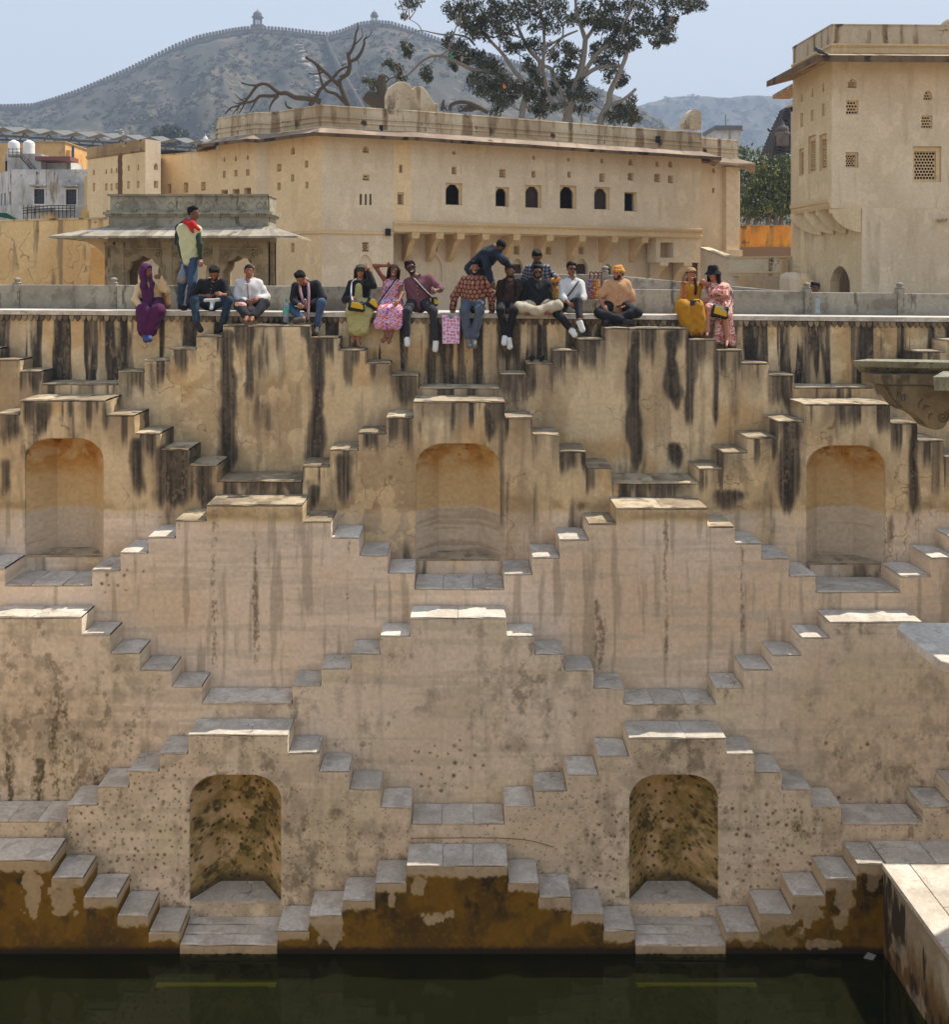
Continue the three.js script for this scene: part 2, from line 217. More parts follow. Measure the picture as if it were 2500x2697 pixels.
function nichePaint(r, X, Y, o) {
  const big = fbm(X * 1.6 + o, Y * 1.6, 4), med = fbm(X * 5 + o, Y * 5, 5), fine = fbm(X * 22, Y * 22 + o, 3);
  let c = mix3([203, 176, 130], [190, 158, 110], big);
  if (r === 1) {
    c = mix3(c, [176, 122, 52], 0.75 * sst(0.40, 0.62, med) * sst(TIDE + 0.45, TIDE + 0.95, Y + 0.35 * (big - 0.5)));
    c = mix3(c, [120, 76, 34], 0.6 * sst(0.60, 0.72, fbm(X * 9 + o, Y * 9, 4)) * sst(TIDE + 0.6, TIDE + 1, Y));
    c = mix3(c, [198, 182, 160], 1 - sst(-0.04, 0.05, Y - TIDE + 0.06 * (med - 0.5)));
    const bands = fbm(X * 0.8, Y * 10, 3); c = mix3(c, [150, 130, 104], 0.4 * sst(0.55, 0.7, bands) * (1 - sst(TIDE, TIDE + 0.1, Y)));
  } else {
    c = mix3([206, 180, 140], [188, 160, 118], big); const g4 = fbm(X * 30 + o, Y * 30, 2);
    c = mix3(c, [150, 128, 72], 0.7 * sst(0.40, 0.62, med + 0.3 * (big - 0.5)));
    c = mix3(c, [104, 94, 50], 0.65 * sst(0.50, 0.66, 0.55 * fbm(X * 6 + 30 + o, Y * 5, 5) + 0.45 * big + 0.2 * (g4 - 0.5)));
    c = mix3(c, [62, 56, 32], 0.6 * sst(0.58, 0.70, 0.6 * fbm(X * 9 + o, Y * 7 + 4, 5) + 0.4 * med + 0.25 * (g4 - 0.5)));
    const [d, id] = spots(X * 9 + o, Y * 9, 0.9); if (id < 0.45) c = mix3(c, [62, 54, 28], 0.8 * (1 - sst(0.12, 0.28, d)));
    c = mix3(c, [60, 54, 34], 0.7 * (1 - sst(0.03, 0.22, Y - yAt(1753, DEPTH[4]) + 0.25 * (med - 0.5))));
  }
  const g = 0.92 + 0.16 * fine; return [c[0] * g, c[1] * g, c[2] * g];
}
const treadTex = [0, 1].map((low) => paint(768, 768, tile((u, v) => {
  const x = u * 3, y = v * 3, big = fbm(x * 1.5 + low * 50, y * 1.5, 4), med = fbm(x * 5, y * 5 + low * 20, 5), fine = fbm(x * 30, y * 30, 3);
  let c = low ? mix3([216, 206, 191], [196, 185, 169], sst(0.35, 0.65, big)) : mix3([188, 170, 140], [150, 132, 106], sst(0.35, 0.65, big));
  c = mix3(c, low ? [176, 166, 150] : [104, 90, 72], 0.6 * sst(0.52, 0.66, med));
  c = mix3(c, low ? [226, 218, 204] : [206, 190, 160], 0.6 * sst(0.6, 0.75, fbm(x * 3 + 9, y * 3, 4)));
  const e = Math.abs(fbm(x * 1.7 + 4, y * 1.7 + low * 9, 4) - 0.5); c = mix3(c, [84, 76, 66], 0.5 * (1 - sst(0.002, 0.008, e)) * sst(0.5, 0.62, fbm(x + 3, y, 2)));
  const g = 0.9 + 0.2 * fine; return [c[0] * g, c[1] * g, c[2] * g];
})));
const treadMats = [0, 1].flatMap((low) => [1, 0.93, 0.86].map((t) => new THREE.MeshStandardMaterial({ map: treadTex[low], color: new THREE.Color(t, t, t), roughness: low ? 0.72 : 0.9, bumpMap: bumpTex, bumpScale: 0.006 })));
const well = thing('stepwell', 'deep stone stepwell of ochre plaster with six zigzag tiers of steps above dark water', 'stepwell');
function stepSlab(x0, x1, y, zf, zb, th) {                                        // a tread: slightly uneven top, worn front edge
  const nx = Math.max(2, Math.round((x1 - x0) / 0.16)), zs = [zf, zf - 0.004, zf - 0.022, lerp(zf, zb, 0.3), lerp(zf, zb, 0.62), zb], P = [], I = [], W = nx + 1, ox = x0 * 3.1, oz = zf;
  for (let j = 0; j < zs.length + 1; j++) for (let i = 0; i <= nx; i++) {
    const x = lerp(x0, x1, i / nx), end = i === 0 || i === nx, wob = (fbm(x * 5 + ox, oz + j, 3) - 0.5);
    let yy = y + 0.022 * (fbm(x * 4 + oz * 7, j * 0.8 + ox, 2) - 0.5) - (end ? 0.006 : 0), z = j === 0 ? zf : zs[j - 1];
    if (j === 0) yy = y - th; if (j === 1) { yy = y - 0.009 + 0.005 * wob; } if (j === 2) yy -= 0.001;
    if (j < 3) z += 0.024 * wob - (wob > 0.16 ? 0 : wob < -0.17 ? 0.012 : 0); P.push(x, yy, z);
  }
  for (let j = 0; j < zs.length; j++) for (let i = 0; i < nx; i++) { const a = j * W + i, b = a + 1, c = a + W, d = c + 1; I.push(a, b, c, b, d, c); }
  for (const i of [0, nx]) {                                                      // the two ends
    const base = P.length / 3, n = zs.length + 1; for (let j = 0; j < n; j++) { const q = (j * W + i) * 3; P.push(P[q], P[q + 1], P[q + 2]); }
    P.push(i ? x1 : x0, y - th, zb); const last = P.length / 3 - 1;
    for (let j = 1; j < n; j++) i ? I.push(base, last, base + j, ...(j < n - 1 ? [] : [])) : 0;
    for (let j = 1; j < n - 1; j++) i ? I.push(base, base + j + 1, base + j) : I.push(base, base + j, base + j + 1);
    i ? I.push(base, last, base + n - 1) : I.push(base, base + n - 1, last);
  }
  let g = new THREE.BufferGeometry(); g.setAttribute('position', new THREE.Float32BufferAttribute(P, 3)); g.setIndex(I); g = g.toNonIndexed(); g.computeVertexNormals(); boxUV(g, 1 / 3);
  const uv = g.attributes.uv, du = rnd(), dv = rnd(); for (let i = 0; i < uv.count; i++) uv.setXY(i, uv.getX(i) + du, uv.getY(i) + dv);
  return g;
}
function niche(parent, r, [px0, px1, pyt, pyb]) {
  const d = DEPTH[r], x0 = xAt(px0, d), x1 = xAt(px1, d), yt = yAt(pyt, d), yb = yAt(pyb, d), w = x1 - x0, R = w * 0.33;
  const arch = (x0, x1, yb, yt, R) => { const q = [[x0, yb]]; for (let i = 0; i <= 8; i++) { const a = Math.PI - i / 8 * Math.PI / 2; q.push([x0 + R + R * Math.cos(a), yt - R * 0.85 + R * 0.85 * Math.sin(a)]); } for (let i = 0; i <= 8; i++) { const a = Math.PI / 2 - i / 8 * Math.PI / 2; q.push([x1 - R + R * Math.cos(a), yt - R * 0.85 + R * 0.85 * Math.sin(a)]); } q.push([x1, yb]); return q; };
  const rings = [[0.03, -0.03], [0.032, 0.004], [0.44, 0.26]].map(([z, t], j) => arch(x0 + t * w, x1 - t * w, yb, yt - 0.03 * (j - 1) - (j === 1 ? 0.006 : 0), R * (1 - 1.5 * t)).map(([x, y]) => V(x, y, -d - z)));
  const P = [], tri = (a, b, c) => P.push(a.x, a.y, a.z, b.x, b.y, b.z, c.x, c.y, c.z);
  for (let j = 0; j < 2; j++) for (let i = 0; i < rings[0].length - 1; i++) { const a = rings[j][i], b = rings[j][i + 1], c = rings[j + 1][i], e = rings[j + 1][i + 1]; tri(a, c, b); tri(b, c, e); }
  const back = rings[2], m = V((x0 + x1) / 2, (yb + yt) / 2, back[0].z); for (let i = 0; i < back.length; i++) tri(m, back[(i + 1) % back.length], back[i]);
  const g = new THREE.BufferGeometry(); g.setAttribute('position', new THREE.Float32BufferAttribute(P, 3)); g.computeVertexNormals();
  const uv = new Float32Array(P.length / 3 * 2); for (let i = 0; i < P.length / 3; i++) { uv[2 * i] = (P[3 * i] - x0) / w; uv[2 * i + 1] = (P[3 * i + 1] - yb) / (yt - yb); }
  g.setAttribute('uv', new THREE.BufferAttribute(uv, 2));
  const tex = paint(160, 260, (u, v) => nichePaint(r, x0 + u * w, yb + v * (yt - yb), px0 * 0.37), true, false);
  mesh('niche', g, new THREE.MeshStandardMaterial({ map: tex, roughness: 0.92, bumpMap: bumpTex, bumpScale: 0.012, side: THREE.DoubleSide }), parent);
  // its floor, a slab, lies flush with the terrace face
  const fl = hexa([V(x0 + 0.004, yb - 0.03, -d + 0.006), V(x1 - 0.004, yb - 0.03, -d + 0.006), V(x1 - 0.26 * w, yb - 0.03, -d - 0.46), V(x0 + 0.26 * w, yb - 0.03, -d - 0.46)], [V(x0 + 0.004, yb + 0.004, -d + 0.006), V(x1 - 0.004, yb + 0.004, -d + 0.006), V(x1 - 0.26 * w, yb + 0.004, -d - 0.46), V(x0 + 0.26 * w, yb + 0.004, -d - 0.46)]);
  mesh('niche_floor', boxUV(fl, 1 / 3), treadMats[r === 1 ? 1 : 4], parent);
  return arch(x0, x1, yb, yt, R);
}
const TH = 0.028;
function terrace(r) {
  const d = DEPTH[r], { x0, run } = ROWS[r], X = [xAt(x0, d), ...run.map(([x]) => xAt(x, d))], Y = run.map(([, y]) => yAt(y, d)), n = run.length;
  X[n] = 11.2; X[0] = Math.min(X[0], -8.8);
  const yBot = r === 5 ? -1.6 : Math.min(...ROWS[r + 1].run.map(([, y]) => yAt(y, DEPTH[r + 1]))) - 0.25, yTop = Math.max(...Y);
  const s = new THREE.Shape(); s.moveTo(X[0], yBot); s.lineTo(X[n], yBot);
  for (let i = n - 1; i >= 0; i--) {                                                // worn, slightly wandering edges
    const y = Y[i] - TH, a = X[i], b = X[i + 1], m = Math.max(2, Math.round((b - a) / 0.22)); s.lineTo(b, y - 0.004);
    for (let q = m - 1; q > 0; q--) s.lineTo(lerp(a, b, q / m), y - 0.012 * fbm(lerp(a, b, q / m) * 6, r * 9, 2)); s.lineTo(a, y - 0.004);
    if (i) { const y2 = Y[i - 1] - TH; for (const q of [0.34, 0.68]) s.lineTo(a + (fbm(a * 7, q * 9 + r, 2) - 0.5) * 0.026, lerp(y, y2, q)); }
  }
  s.closePath();
  const t = new THREE.Mesh(); t.name = 'terrace'; t.castShadow = t.receiveShadow = true; well.add(t);
  for (const q of NICHES[r] || []) { const a = niche(t, r, q), h = new THREE.Path(); a.forEach(([x, y], i) => i ? h.lineTo(x, y) : h.moveTo(x, y)); h.closePath(); s.holes.push(h); }
  const bt = 0.014, g = new THREE.ExtrudeGeometry(s, { depth: GAP[r] - 2 * bt, bevelEnabled: true, bevelThickness: bt, bevelSize: bt, bevelOffset: -bt, bevelSegments: 2, curveSegments: 1 });
  g.translate(0, 0, -d - GAP[r] + bt);
  const W = 1700, XA = -8.9, XB = 11.3, H = Math.min(700, Math.round((yTop - yBot) * 90)), p = g.attributes.position, uv = new Float32Array(p.count * 2);
  for (let i = 0; i < p.count; i++) { uv[2 * i] = (p.getX(i) - XA) / (XB - XA) + (p.getZ(i) + d) * 0.012; uv[2 * i + 1] = (p.getY(i) - yBot) / (yTop - yBot); }
  g.setAttribute('uv', new THREE.BufferAttribute(uv, 2));
  const sc = F / d, tex = paint(W, H, (u, v) => terracePaint(r, CX + (XA + u * (XB - XA)) * sc, CY + (EYE - yBot - v * (yTop - yBot)) * sc), true, false);
  const bm = bumpTex.clone(); bm.repeat.set(11, 11 * (yTop - yBot) / (XB - XA)); bm.needsUpdate = true;
  t.geometry = g; t.material = new THREE.MeshStandardMaterial({ map: tex, roughness: 0.93, bumpMap: bm, bumpScale: 0.005 });
  for (let i = 0; i < n; i++) {
    const a = X[i], b = X[i + 1], wide = run[i][0] - (i ? run[i - 1][0] : x0) > 110; if (b < -8 || a > 10) continue;
    const cuts = wide ? (i * 7 + r * 3) % 3 === 0 ? [0, 1] : (i + r) % 2 ? [0, rr(0.4, 0.6), 1] : [0, rr(0.28, 0.36), rr(0.62, 0.7), 1] : [0, 1];
    if (r === 5 && i === n - 1) continue;
    if (r === 5 && run[i][1] > 1830) { const zs = [0, 0.19, 0.36, 0.5]; for (let q = 0; q < 3; q++) mesh('step', stepSlab(a + 0.004, b - 0.004, Y[i] + q * 0.018, -d + 0.003 - zs[q], -d - zs[q + 1] + 0.006, TH + q * 0.018 - 0.001), treadMats[3 + q], t); continue; }
    for (let q = 0; q < cuts.length - 1; q++) {
      const g = stepSlab(lerp(a, b, cuts[q]) + (q || (i && Y[i - 1] < Y[i]) ? 0.003 : 0.014), lerp(a, b, cuts[q + 1]) - (q < cuts.length - 2 || (i < n - 1 && Y[i + 1] < Y[i]) ? 0.003 : 0.014), Y[i], -d + 0.003, -d - GAP[r] + 0.022, TH - 0.001);
      mesh('step', g, treadMats[(r < 2 || Y[i] > TIDE - 0.15 ? 0 : 3) + Math.floor(rnd() * 3)], t);
    }
  }
}
for (let r = 0; r < 6; r++) terrace(r);

{ // the next tier, drowned: only its edges gleam through the water
  const d = DEPTH[5], tops = [], edges = [], am = new THREE.MeshStandardMaterial({ color: new THREE.Color().setRGB(0.030, 0.026, 0.011), roughness: 0.95 }), ym = new THREE.MeshStandardMaterial({ color: new THREE.Color().setRGB(0.85, 0.66, 0.03), roughness: 0.9 });
  const t = mesh('drowned_terrace', [[432, 0.80, -0.19], [1346, 0.80, -0.19], [432, 1.3, -0.42], [1346, 1.3, -0.42], [432, 1.9, -0.66], [1346, 1.9, -0.66]].map(([x, w, y], i) => box(xAt(x, d) - w, xAt(x, d) + w, -1.5, y, -d + 0.01 + (i > 3 ? -0.002 : i > 1 ? -0.001 : 0), -d + 0.31 - 0.003 * i)), am, well);
  for (const x of [432, 1346]) { const e = []; for (let i = 0; i < 16; i++) { const a = xAt(x, d) - 0.8 + i * 0.1, q = (0.008 + 0.014 * fbm(a * 5, 2, 2)) * (i === 0 || i === 15 ? 1.8 : 1); e.push(box(a, a + 0.0995, -0.19 - q, -0.186, -d + 0.27, -d + 0.316)); } mesh('algae_edge', e, ym, t, 'stuff'); }
  mesh('pool_floor', box(-12, 11, -1.7, -1.5, -d, 0), am, well);
}
// ---- the wall under the ledge, its scalloped band and the flagstones of the ledge
const ledgeY = (X) => EYE - 0.574 - 0.0080 * (X + 6);
{
  const d = LEDGE_D, yB = EYE - 2.6, XA = -9, XB = 11.3, yT = EYE - 0.5;
  const shape = new THREE.Shape(); shape.moveTo(XA, yB); shape.lineTo(XB, yB); shape.lineTo(XB, ledgeY(XB) - 0.075); shape.lineTo(XA, ledgeY(XA) - 0.075); shape.closePath();
  const g = new THREE.ExtrudeGeometry(shape, { depth: 1.6, bevelEnabled: false }); g.translate(0, 0, -d - 1.6);
  const p = g.attributes.position, uv = new Float32Array(p.count * 2); for (let i = 0; i < p.count; i++) { uv[2 * i] = (p.getX(i) - XA) / (XB - XA); uv[2 * i + 1] = (p.getY(i) - yB) / (yT - yB); }
  g.setAttribute('uv', new THREE.BufferAttribute(uv, 2));
  const sc = F / d, tex = paint(1800, 190, (u, v) => terracePaint(-1, CX + (XA + u * (XB - XA)) * sc, CY + (EYE - yB - v * (yT - yB)) * sc), true, false);
  const bm = bumpTex.clone(); bm.repeat.set(9, 1); bm.needsUpdate = true;
  const w = mesh('retaining_wall', g, new THREE.MeshStandardMaterial({ map: tex, roughness: 0.93, bumpMap: bm, bumpScale: 0.02 }), well);
  const petal = new THREE.Shape(); petal.moveTo(-0.046, 0.045); petal.bezierCurveTo(-0.05, -0.02, -0.02, -0.045, 0, -0.06); petal.bezierCurveTo(0.02, -0.045, 0.05, -0.02, 0.046, 0.045); petal.closePath();
  const pg = new THREE.ExtrudeGeometry(petal, { depth: 0.022, bevelEnabled: true, bevelThickness: 0.008, bevelSize: 0.008, bevelOffset: -0.008, bevelSegments: 1, curveSegments: 3 });
  const pm = [[150, 132, 104], [120, 104, 82], [92, 80, 64]].map((c) => new THREE.MeshStandardMaterial({ color: new THREE.Color().setRGB(...c.map((v) => v / 255), THREE.SRGBColorSpace), roughness: 0.92, bumpMap: bumpTex, bumpScale: 0.006 }));
  for (let x = -8.2; x < 9.2; x += 0.1015) { const o = mesh('petal', pg, pm[Math.floor(rnd() * 3)], w); o.position.set(x, ledgeY(x) - 0.128, -d + 0.006); o.rotation.z = rr(-0.03, 0.03); }
  for (let x = -9, i = 0; x < 11.2; i++) { const x2 = Math.min(11.3, x + rr(1.3, 2.3)), y0 = ledgeY(x), y1 = ledgeY(x2), a = x + 0.004, b = x2 - 0.004, f = -d + 0.055 + rr(-0.008, 0.008), k = -d - 1.6;
    const cap = mesh('flagstone', boxUV(hexa([V(a, y0 - 0.075, f - 0.01), V(b, y1 - 0.075, f - 0.01), V(b, y1 - 0.075, k), V(a, y0 - 0.075, k)], [V(a, y0, f), V(b, y1, f), V(b, y1, k), V(a, y0, k)]), 1 / 3), treadMats[3 + i % 3], w); x = x2; }
}
// ---- the other sides of the well, outside the frame: left, behind the camera, and the right wall beyond the landing
const plasterTex = paint(768, 768, tile((u, v) => {
  const x = u * 4, y = v * 4, big = fbm(x * 0.9, y * 0.9, 4), med = fbm(x * 4, y * 4, 5), vert = fbm(x * 9, y * 1.2, 4), fine = fbm(x * 24, y * 24, 3);
  let c = mix3([222, 200, 162], [210, 184, 142], sst(0.35, 0.65, big)); c = mix3(c, [170, 150, 120], 0.4 * sst(0.52, 0.7, med)); c = mix3(c, [84, 72, 58], 0.5 * sst(0.64, 0.77, vert + 0.2 * (fine - 0.5))); const g = 0.92 + 0.16 * fine; return [c[0] * g, c[1] * g, c[2] * g];
}));
const sideMat = new THREE.MeshStandardMaterial({ map: plasterTex, roughness: 0.93, bumpMap: bumpTex, bumpScale: 0.012 });
{
  const prof = (s) => { for (let k = 0; k < 6; k++) { const y1 = EYE - 0.6 - k * 1.5, x = k * 0.55; s.lineTo(x, y1); s.lineTo(x, y1 - 0.25); s.lineTo(x + 0.25, y1 - 0.25); s.lineTo(x + 0.25, y1 - 0.8); s.lineTo(x + 0.55, y1 - 0.8); } };
  const side = (len) => { const s = new THREE.Shape(); s.moveTo(-1.5, -2); s.lineTo(-1.5, EYE - 0.6); prof(s); s.lineTo(3.3, -2); s.closePath(); const g = new THREE.ExtrudeGeometry(s, { depth: len, bevelEnabled: false }); return boxUV(g, 0.25); };
  const left = side(14); left.translate(-11.5, 0, -15); mesh('side_terrace', boxUV(left, 0.25), sideMat, well);
  const back = side(24); back.rotateY(Math.PI / 2); back.translate(-12.5, 0, -0.35); mesh('side_terrace', boxUV(back, 0.25), sideMat, well);
  mesh('side_wall', box(11.3, 12, -2, EYE - 0.6, -15.7, 1), sideMat, well);
}
// ---- landing on the right with its pool wall, slabs of the right-hand pavilion
const stoneTex = paint(768, 768, tile((u, v) => {
  const x = u * 4, y = v * 4, big = fbm(x * 0.9 + 30, y * 0.9, 4), med = fbm(x * 4 + 3, y * 4, 5), fine = fbm(x * 24, y * 24, 3);
  let c = mix3([186, 177, 162], [164, 156, 142], sst(0.35, 0.65, big)); c = mix3(c, [120, 112, 98], 0.55 * sst(0.5, 0.68, med)); c = mix3(c, [188, 176, 152], 0.5 * sst(0.6, 0.75, fbm(x * 2.2, y * 2.2 + 9, 4))); c = mix3(c, [74, 68, 58], 0.6 * sst(0.63, 0.76, fbm(x * 7, y * 2, 4))); const g = 0.92 + 0.16 * fine; return [c[0] * g, c[1] * g, c[2] * g];
}));
const stone = (c = 0xffffff, rough = 0.88) => new THREE.MeshStandardMaterial({ map: stoneTex, color: new THREE.Color(c), roughness: rough, bumpMap: bumpTex, bumpScale: 0.008 });
const stoneMat = stone();
{
  const yL = yAt(1678, DEPTH[5]), zB = -DEPTH[5], land = thing('landing', 'paved stone landing at the right edge of the pool', 'landing');
  // pool wall: algae below, lime wash above
  const Lw = 9.5, tex = paint(900, 256, (u, v) => {
    const z = u * Lw, y = v * (yL + 0.4) - 0.4, med = fbm(z * 2, y * 2, 5), vert = fbm(z * 7, y * 1.4, 5), fine = fbm(z * 24, y * 24, 3);
    let c = mix3([176, 164, 144], [150, 134, 108], med); c = mix3(c, [108, 78, 36], 0.9 * (1 - sst(0.25, 0.75, y + 0.7 * (vert - 0.5)))); c = mix3(c, [46, 38, 24], 0.85 * sst(0.5, 0.62, vert + 0.16 * (0.5 - y))); c = mix3(c, [206, 196, 178], 0.5 * sst(0.6, 0.7, fbm(z * 3 + 40, y * 2.4, 5))); return c.map((q) => q * (0.9 + 0.2 * fine));
  }, true, false);
  const wall = box(5.83, 6.6, -1.6, yL - 0.06, zB, zB + Lw), p = wall.attributes.position, uv = wall.attributes.uv; for (let i = 0; i < p.count; i++) uv.setXY(i, (p.getZ(i) - zB) / Lw, (p.getY(i) + 0.4) / (yL + 0.4));
  const w = mesh('pool_wall', wall, new THREE.MeshStandardMaterial({ map: tex, roughness: 0.85, bumpMap: bumpTex, bumpScale: 0.01 }), land);
  w.geometry.rotateY(0);
  mesh('bed', box(6.62, 11.2, -1.6, yL - 0.09, zB - 0.0, zB + Lw), sideMat, land);
  const rows = [[5.80, 6.17], [6.18, 6.95], [6.96, 7.7], [7.71, 8.5], [8.51, 9.4]];
  rows.forEach(([a, b], k) => { for (let z = zB + 0.01 + (k % 2) * 0.0, i = 0; z < zB + Lw; i++) { const l = k === 0 ? rr(1.1, 1.9) : rr(0.55, 1.1), z2 = Math.min(zB + Lw, z + l), y = yL + rr(-0.006, 0.004); mesh('flagstone', boxUV(hexa([V(a, y - 0.06, z2 - 0.004), V(b, y - 0.06, z2 - 0.004), V(b, y - 0.06, z), V(a, y - 0.06, z)], [V(a + 0.006, y, z2 - 0.01), V(b - 0.006, y, z2 - 0.01), V(b - 0.006, y, z + 0.006), V(a + 0.006, y, z + 0.006)]), 1 / 3), treadMats[3 + (i + k) % 3], land); z = z2; } });
  for (const [a, b] of [[5.87, 6.55], [6.56, 7.3], [7.31, 8.2], [8.21, 9.3]]) mesh('flagstone', stepSlab(a, b, yL + 0.001, zB - 0.0, zB - STEP, TH), treadMats[3 + Math.floor(rnd() * 3)], land);
}
{
  // upper balcony: a thick moulded slab on a carved scroll bracket
  const b = thing('stone_balcony', 'grey stone balcony slab with a carved scroll bracket jutting in at the right edge', 'balcony');
  const p = [at(1660, 702, 12.6), at(1900, 716, 12.1), V(9.0, 0, -13.4), V(7.6, 0, -14.4)]; const y = yAt(702, 12.6); p.forEach((q) => { q.y = y; }); p[1].add(V(2.4, 0, 0.3)); p[2].copy(p[1]).add(V(0.3, 0, -0.45)); p[3].copy(p[0]).add(V(0.34, 0, -0.32));
  const low = (k, inset) => p.map((q, i) => V(q.x + (i === 0 || i === 3 ? inset : 0), q.y - k, q.z - (i < 2 ? inset : 0)));
  const slabM = stone(0xc9cdbc);
  mesh('slab', hexa(low(0.085, 0.05), p), slabM, b);
  mesh('moulding', hexa(low(0.165, 0.17), low(0.0855, 0.09)), slabM, b);
  const s = new THREE.Shape(), q = (px, py) => [1626.3 + 0.12 * px, 650.5 + 0.12 * py], D = 12.5, pt = (px, py) => { const [a, c] = q(px, py); return [xAt(a, D), yAt(c, D)]; };
  s.moveTo(...pt(610, 610)); s.lineTo(...pt(620, 760)); s.lineTo(...pt(760, 800)); s.bezierCurveTo(...pt(850, 900), ...pt(900, 1080), ...pt(1080, 1190)); s.bezierCurveTo(...pt(1270, 1220), ...pt(1380, 1330), ...pt(1460, 1440)); s.bezierCurveTo(...pt(1600, 1560), ...pt(1780, 1500), ...pt(1800, 1380)); s.lineTo(...pt(2300, 1000)); s.lineTo(...pt(2300, 600)); s.closePath();
  const g = new THREE.ExtrudeGeometry(s, { depth: 0.26, bevelEnabled: true, bevelThickness: 0.02, bevelSize: 0.02, bevelOffset: -0.02, bevelSegments: 2, curveSegments: 10 }); g.translate(0, -0.03, -D - 0.24);
  mesh('bracket', boxUV(g, 0.25), stone(0xb9a98c), b);
  const carve = (pts, r) => tube(smooth(pts.map(([x, y]) => { const [a, c] = pt(x, y); return V(a, c - 0.03, -D + 0.045); }), 5), r, 5);
  const spiral = []; for (let i = 0; i < 26; i++) { const a = i * 0.42, r = 95 * (1 - i / 30); spiral.push([1720 + r * Math.cos(a - 1.2), 1300 + r * Math.sin(a - 1.2)]); }
  mesh('scroll_carving', [carve(spiral, 0.008), carve([[1330, 1140], [1340, 1060], [1400, 1010]], 0.007), carve([[1410, 1180], [1430, 1115], [1500, 1130]], 0.007), carve([[1490, 1320], [1510, 1250], [1560, 1250]], 0.007), carve([[980, 960], [1010, 890], [1050, 950], [1060, 1040]], 0.007), carve([[1060, 960], [1110, 930], [1100, 1040]], 0.007), carve([[830, 830], [900, 980], [1060, 1150]], 0.012), carve([[640, 770], [900, 780], [1620, 815], [1680, 880]], 0.009)], stone(0x8f8268), b);
  const c2 = at(1815, 733, 11.6), y2 = c2.y; mesh('slab', hexa([V(c2.x + 0.03, y2 - 0.17, c2.z), V(c2.x + 2, y2 - 0.17, c2.z + 0.1), V(c2.x + 2, y2 - 0.17, c2.z - 0.7), V(c2.x + 0.5, y2 - 0.17, c2.z - 0.7)], [V(c2.x, y2, c2.z + 0.02), V(c2.x + 2, y2, c2.z + 0.12), V(c2.x + 2, y2, c2.z - 0.7), V(c2.x + 0.5, y2, c2.z - 0.7)]), slabM, b);
  mesh('pier', box(9.1, 9.5, yAt(1678, DEPTH[5]), y - 0.165, -13.3, -12.9), sideMat, b);
}
{
  // lower slab: its sunlit corner
  const b = thing('stone_platform', 'sunlit white stone slab with a broken corner jutting in at the right edge', 'platform');
  const h = EYE - 4.23, X = 5.30;
  const top = [V(X, h, -11.28), V(X + 0.13, h, -11.46), V(8.2, h, -11.46), V(8.2, h, -9.2), V(X + 0.42, h, -9.3), V(X + 0.3, h, -10.05), V(X + 0.03, h, -10.32)], s = new THREE.Shape(); top.forEach((q, i) => i ? s.lineTo(q.x, q.z) : s.moveTo(q.x, q.z)); s.closePath();
  const g = new THREE.ExtrudeGeometry(s, { depth: 0.1, bevelEnabled: true, bevelThickness: 0.008, bevelSize: 0.008, bevelOffset: -0.008, bevelSegments: 1 }); g.rotateX(Math.PI / 2); g.translate(0, h, 0);
  mesh('slab', boxUV(g, 1 / 3), treadMats[3], b);
  mesh('pier', [box(7.8, 8.15, yAt(1678, DEPTH[5]) + 0.002, h - 0.1, -9.7, -9.3)], sideMat, b);
}
// ---- water and the drowned steps
{
  const yW = 0, wb = paint(512, 512, (u, v) => { const n = fbm(u * 18, v * 30, 4) * 255; return [n, n, n]; }, false); wb.repeat.set(3, 3);
  const g = new THREE.PlaneGeometry(24, 16); g.rotateX(-Math.PI / 2); g.translate(0, yW, -6.5);
  mesh('water', g, new THREE.MeshPhysicalMaterial({ color: new THREE.Color().setRGB(0.30, 0.35, 0.12), roughness: 0.0, transmission: 0.975, thickness: 0, ior: 1.33 }), null, 'structure');
  const lit = tag(mesh('litter', hexa([at(1682, 1858, 12.72), at(1700, 1860, 12.68), at(1706, 1856, 12.76), at(1690, 1853, 12.82)].map((p) => V(p.x, 0.006, p.z)), [at(1682, 1858, 12.72), at(1700, 1860, 12.68), at(1706, 1856, 12.76), at(1690, 1853, 12.82)].map((p) => V(p.x, 0.02, p.z))), mat(0x9c9c94)), 'small pale scrap of litter floating by the right pool corner', 'litter');
  const hose = [[800, 1631], [920, 1630], [985, 1631], [1030, 1635], [1078, 1648]].map(([x, y], i) => at(x, y, DEPTH[4] - 0.012));
  tag(mesh('cable', tube(smooth(hose, 5), 0.0055, 6), mat(0x8a7c68)), 'thin dark cable lying along the wall above the lowest middle step', 'cable');
}
// ---------------------------------------------------------------- ground behind the well
{
  const yg = EYE - 1.75;
  const gt = paint(512, 512, (u, v) => { const x = u * 8, y = v * 8, n = fbm(x * 2, y * 2, 5), f = fbm(x * 20, y * 20, 3); return mix3([166, 150, 126], [142, 126, 104], n).map((q) => q * (0.9 + 0.2 * f)); });
  const g = [box(-900, 900, yg - 0.3, yg, -1500, -17.42), box(-900, -11.52, yg - 0.3, yg, -17.42, 300), box(12.01, 900, yg - 0.3, yg, -17.42, 300), box(-11.52, 12.01, yg - 0.3, yg, 0.9, 300)].map((b) => boxUV(b, 1 / 8));
  mesh('ground', g, new THREE.MeshStandardMaterial({ map: gt, roughness: 0.95 }), null, 'structure');
}
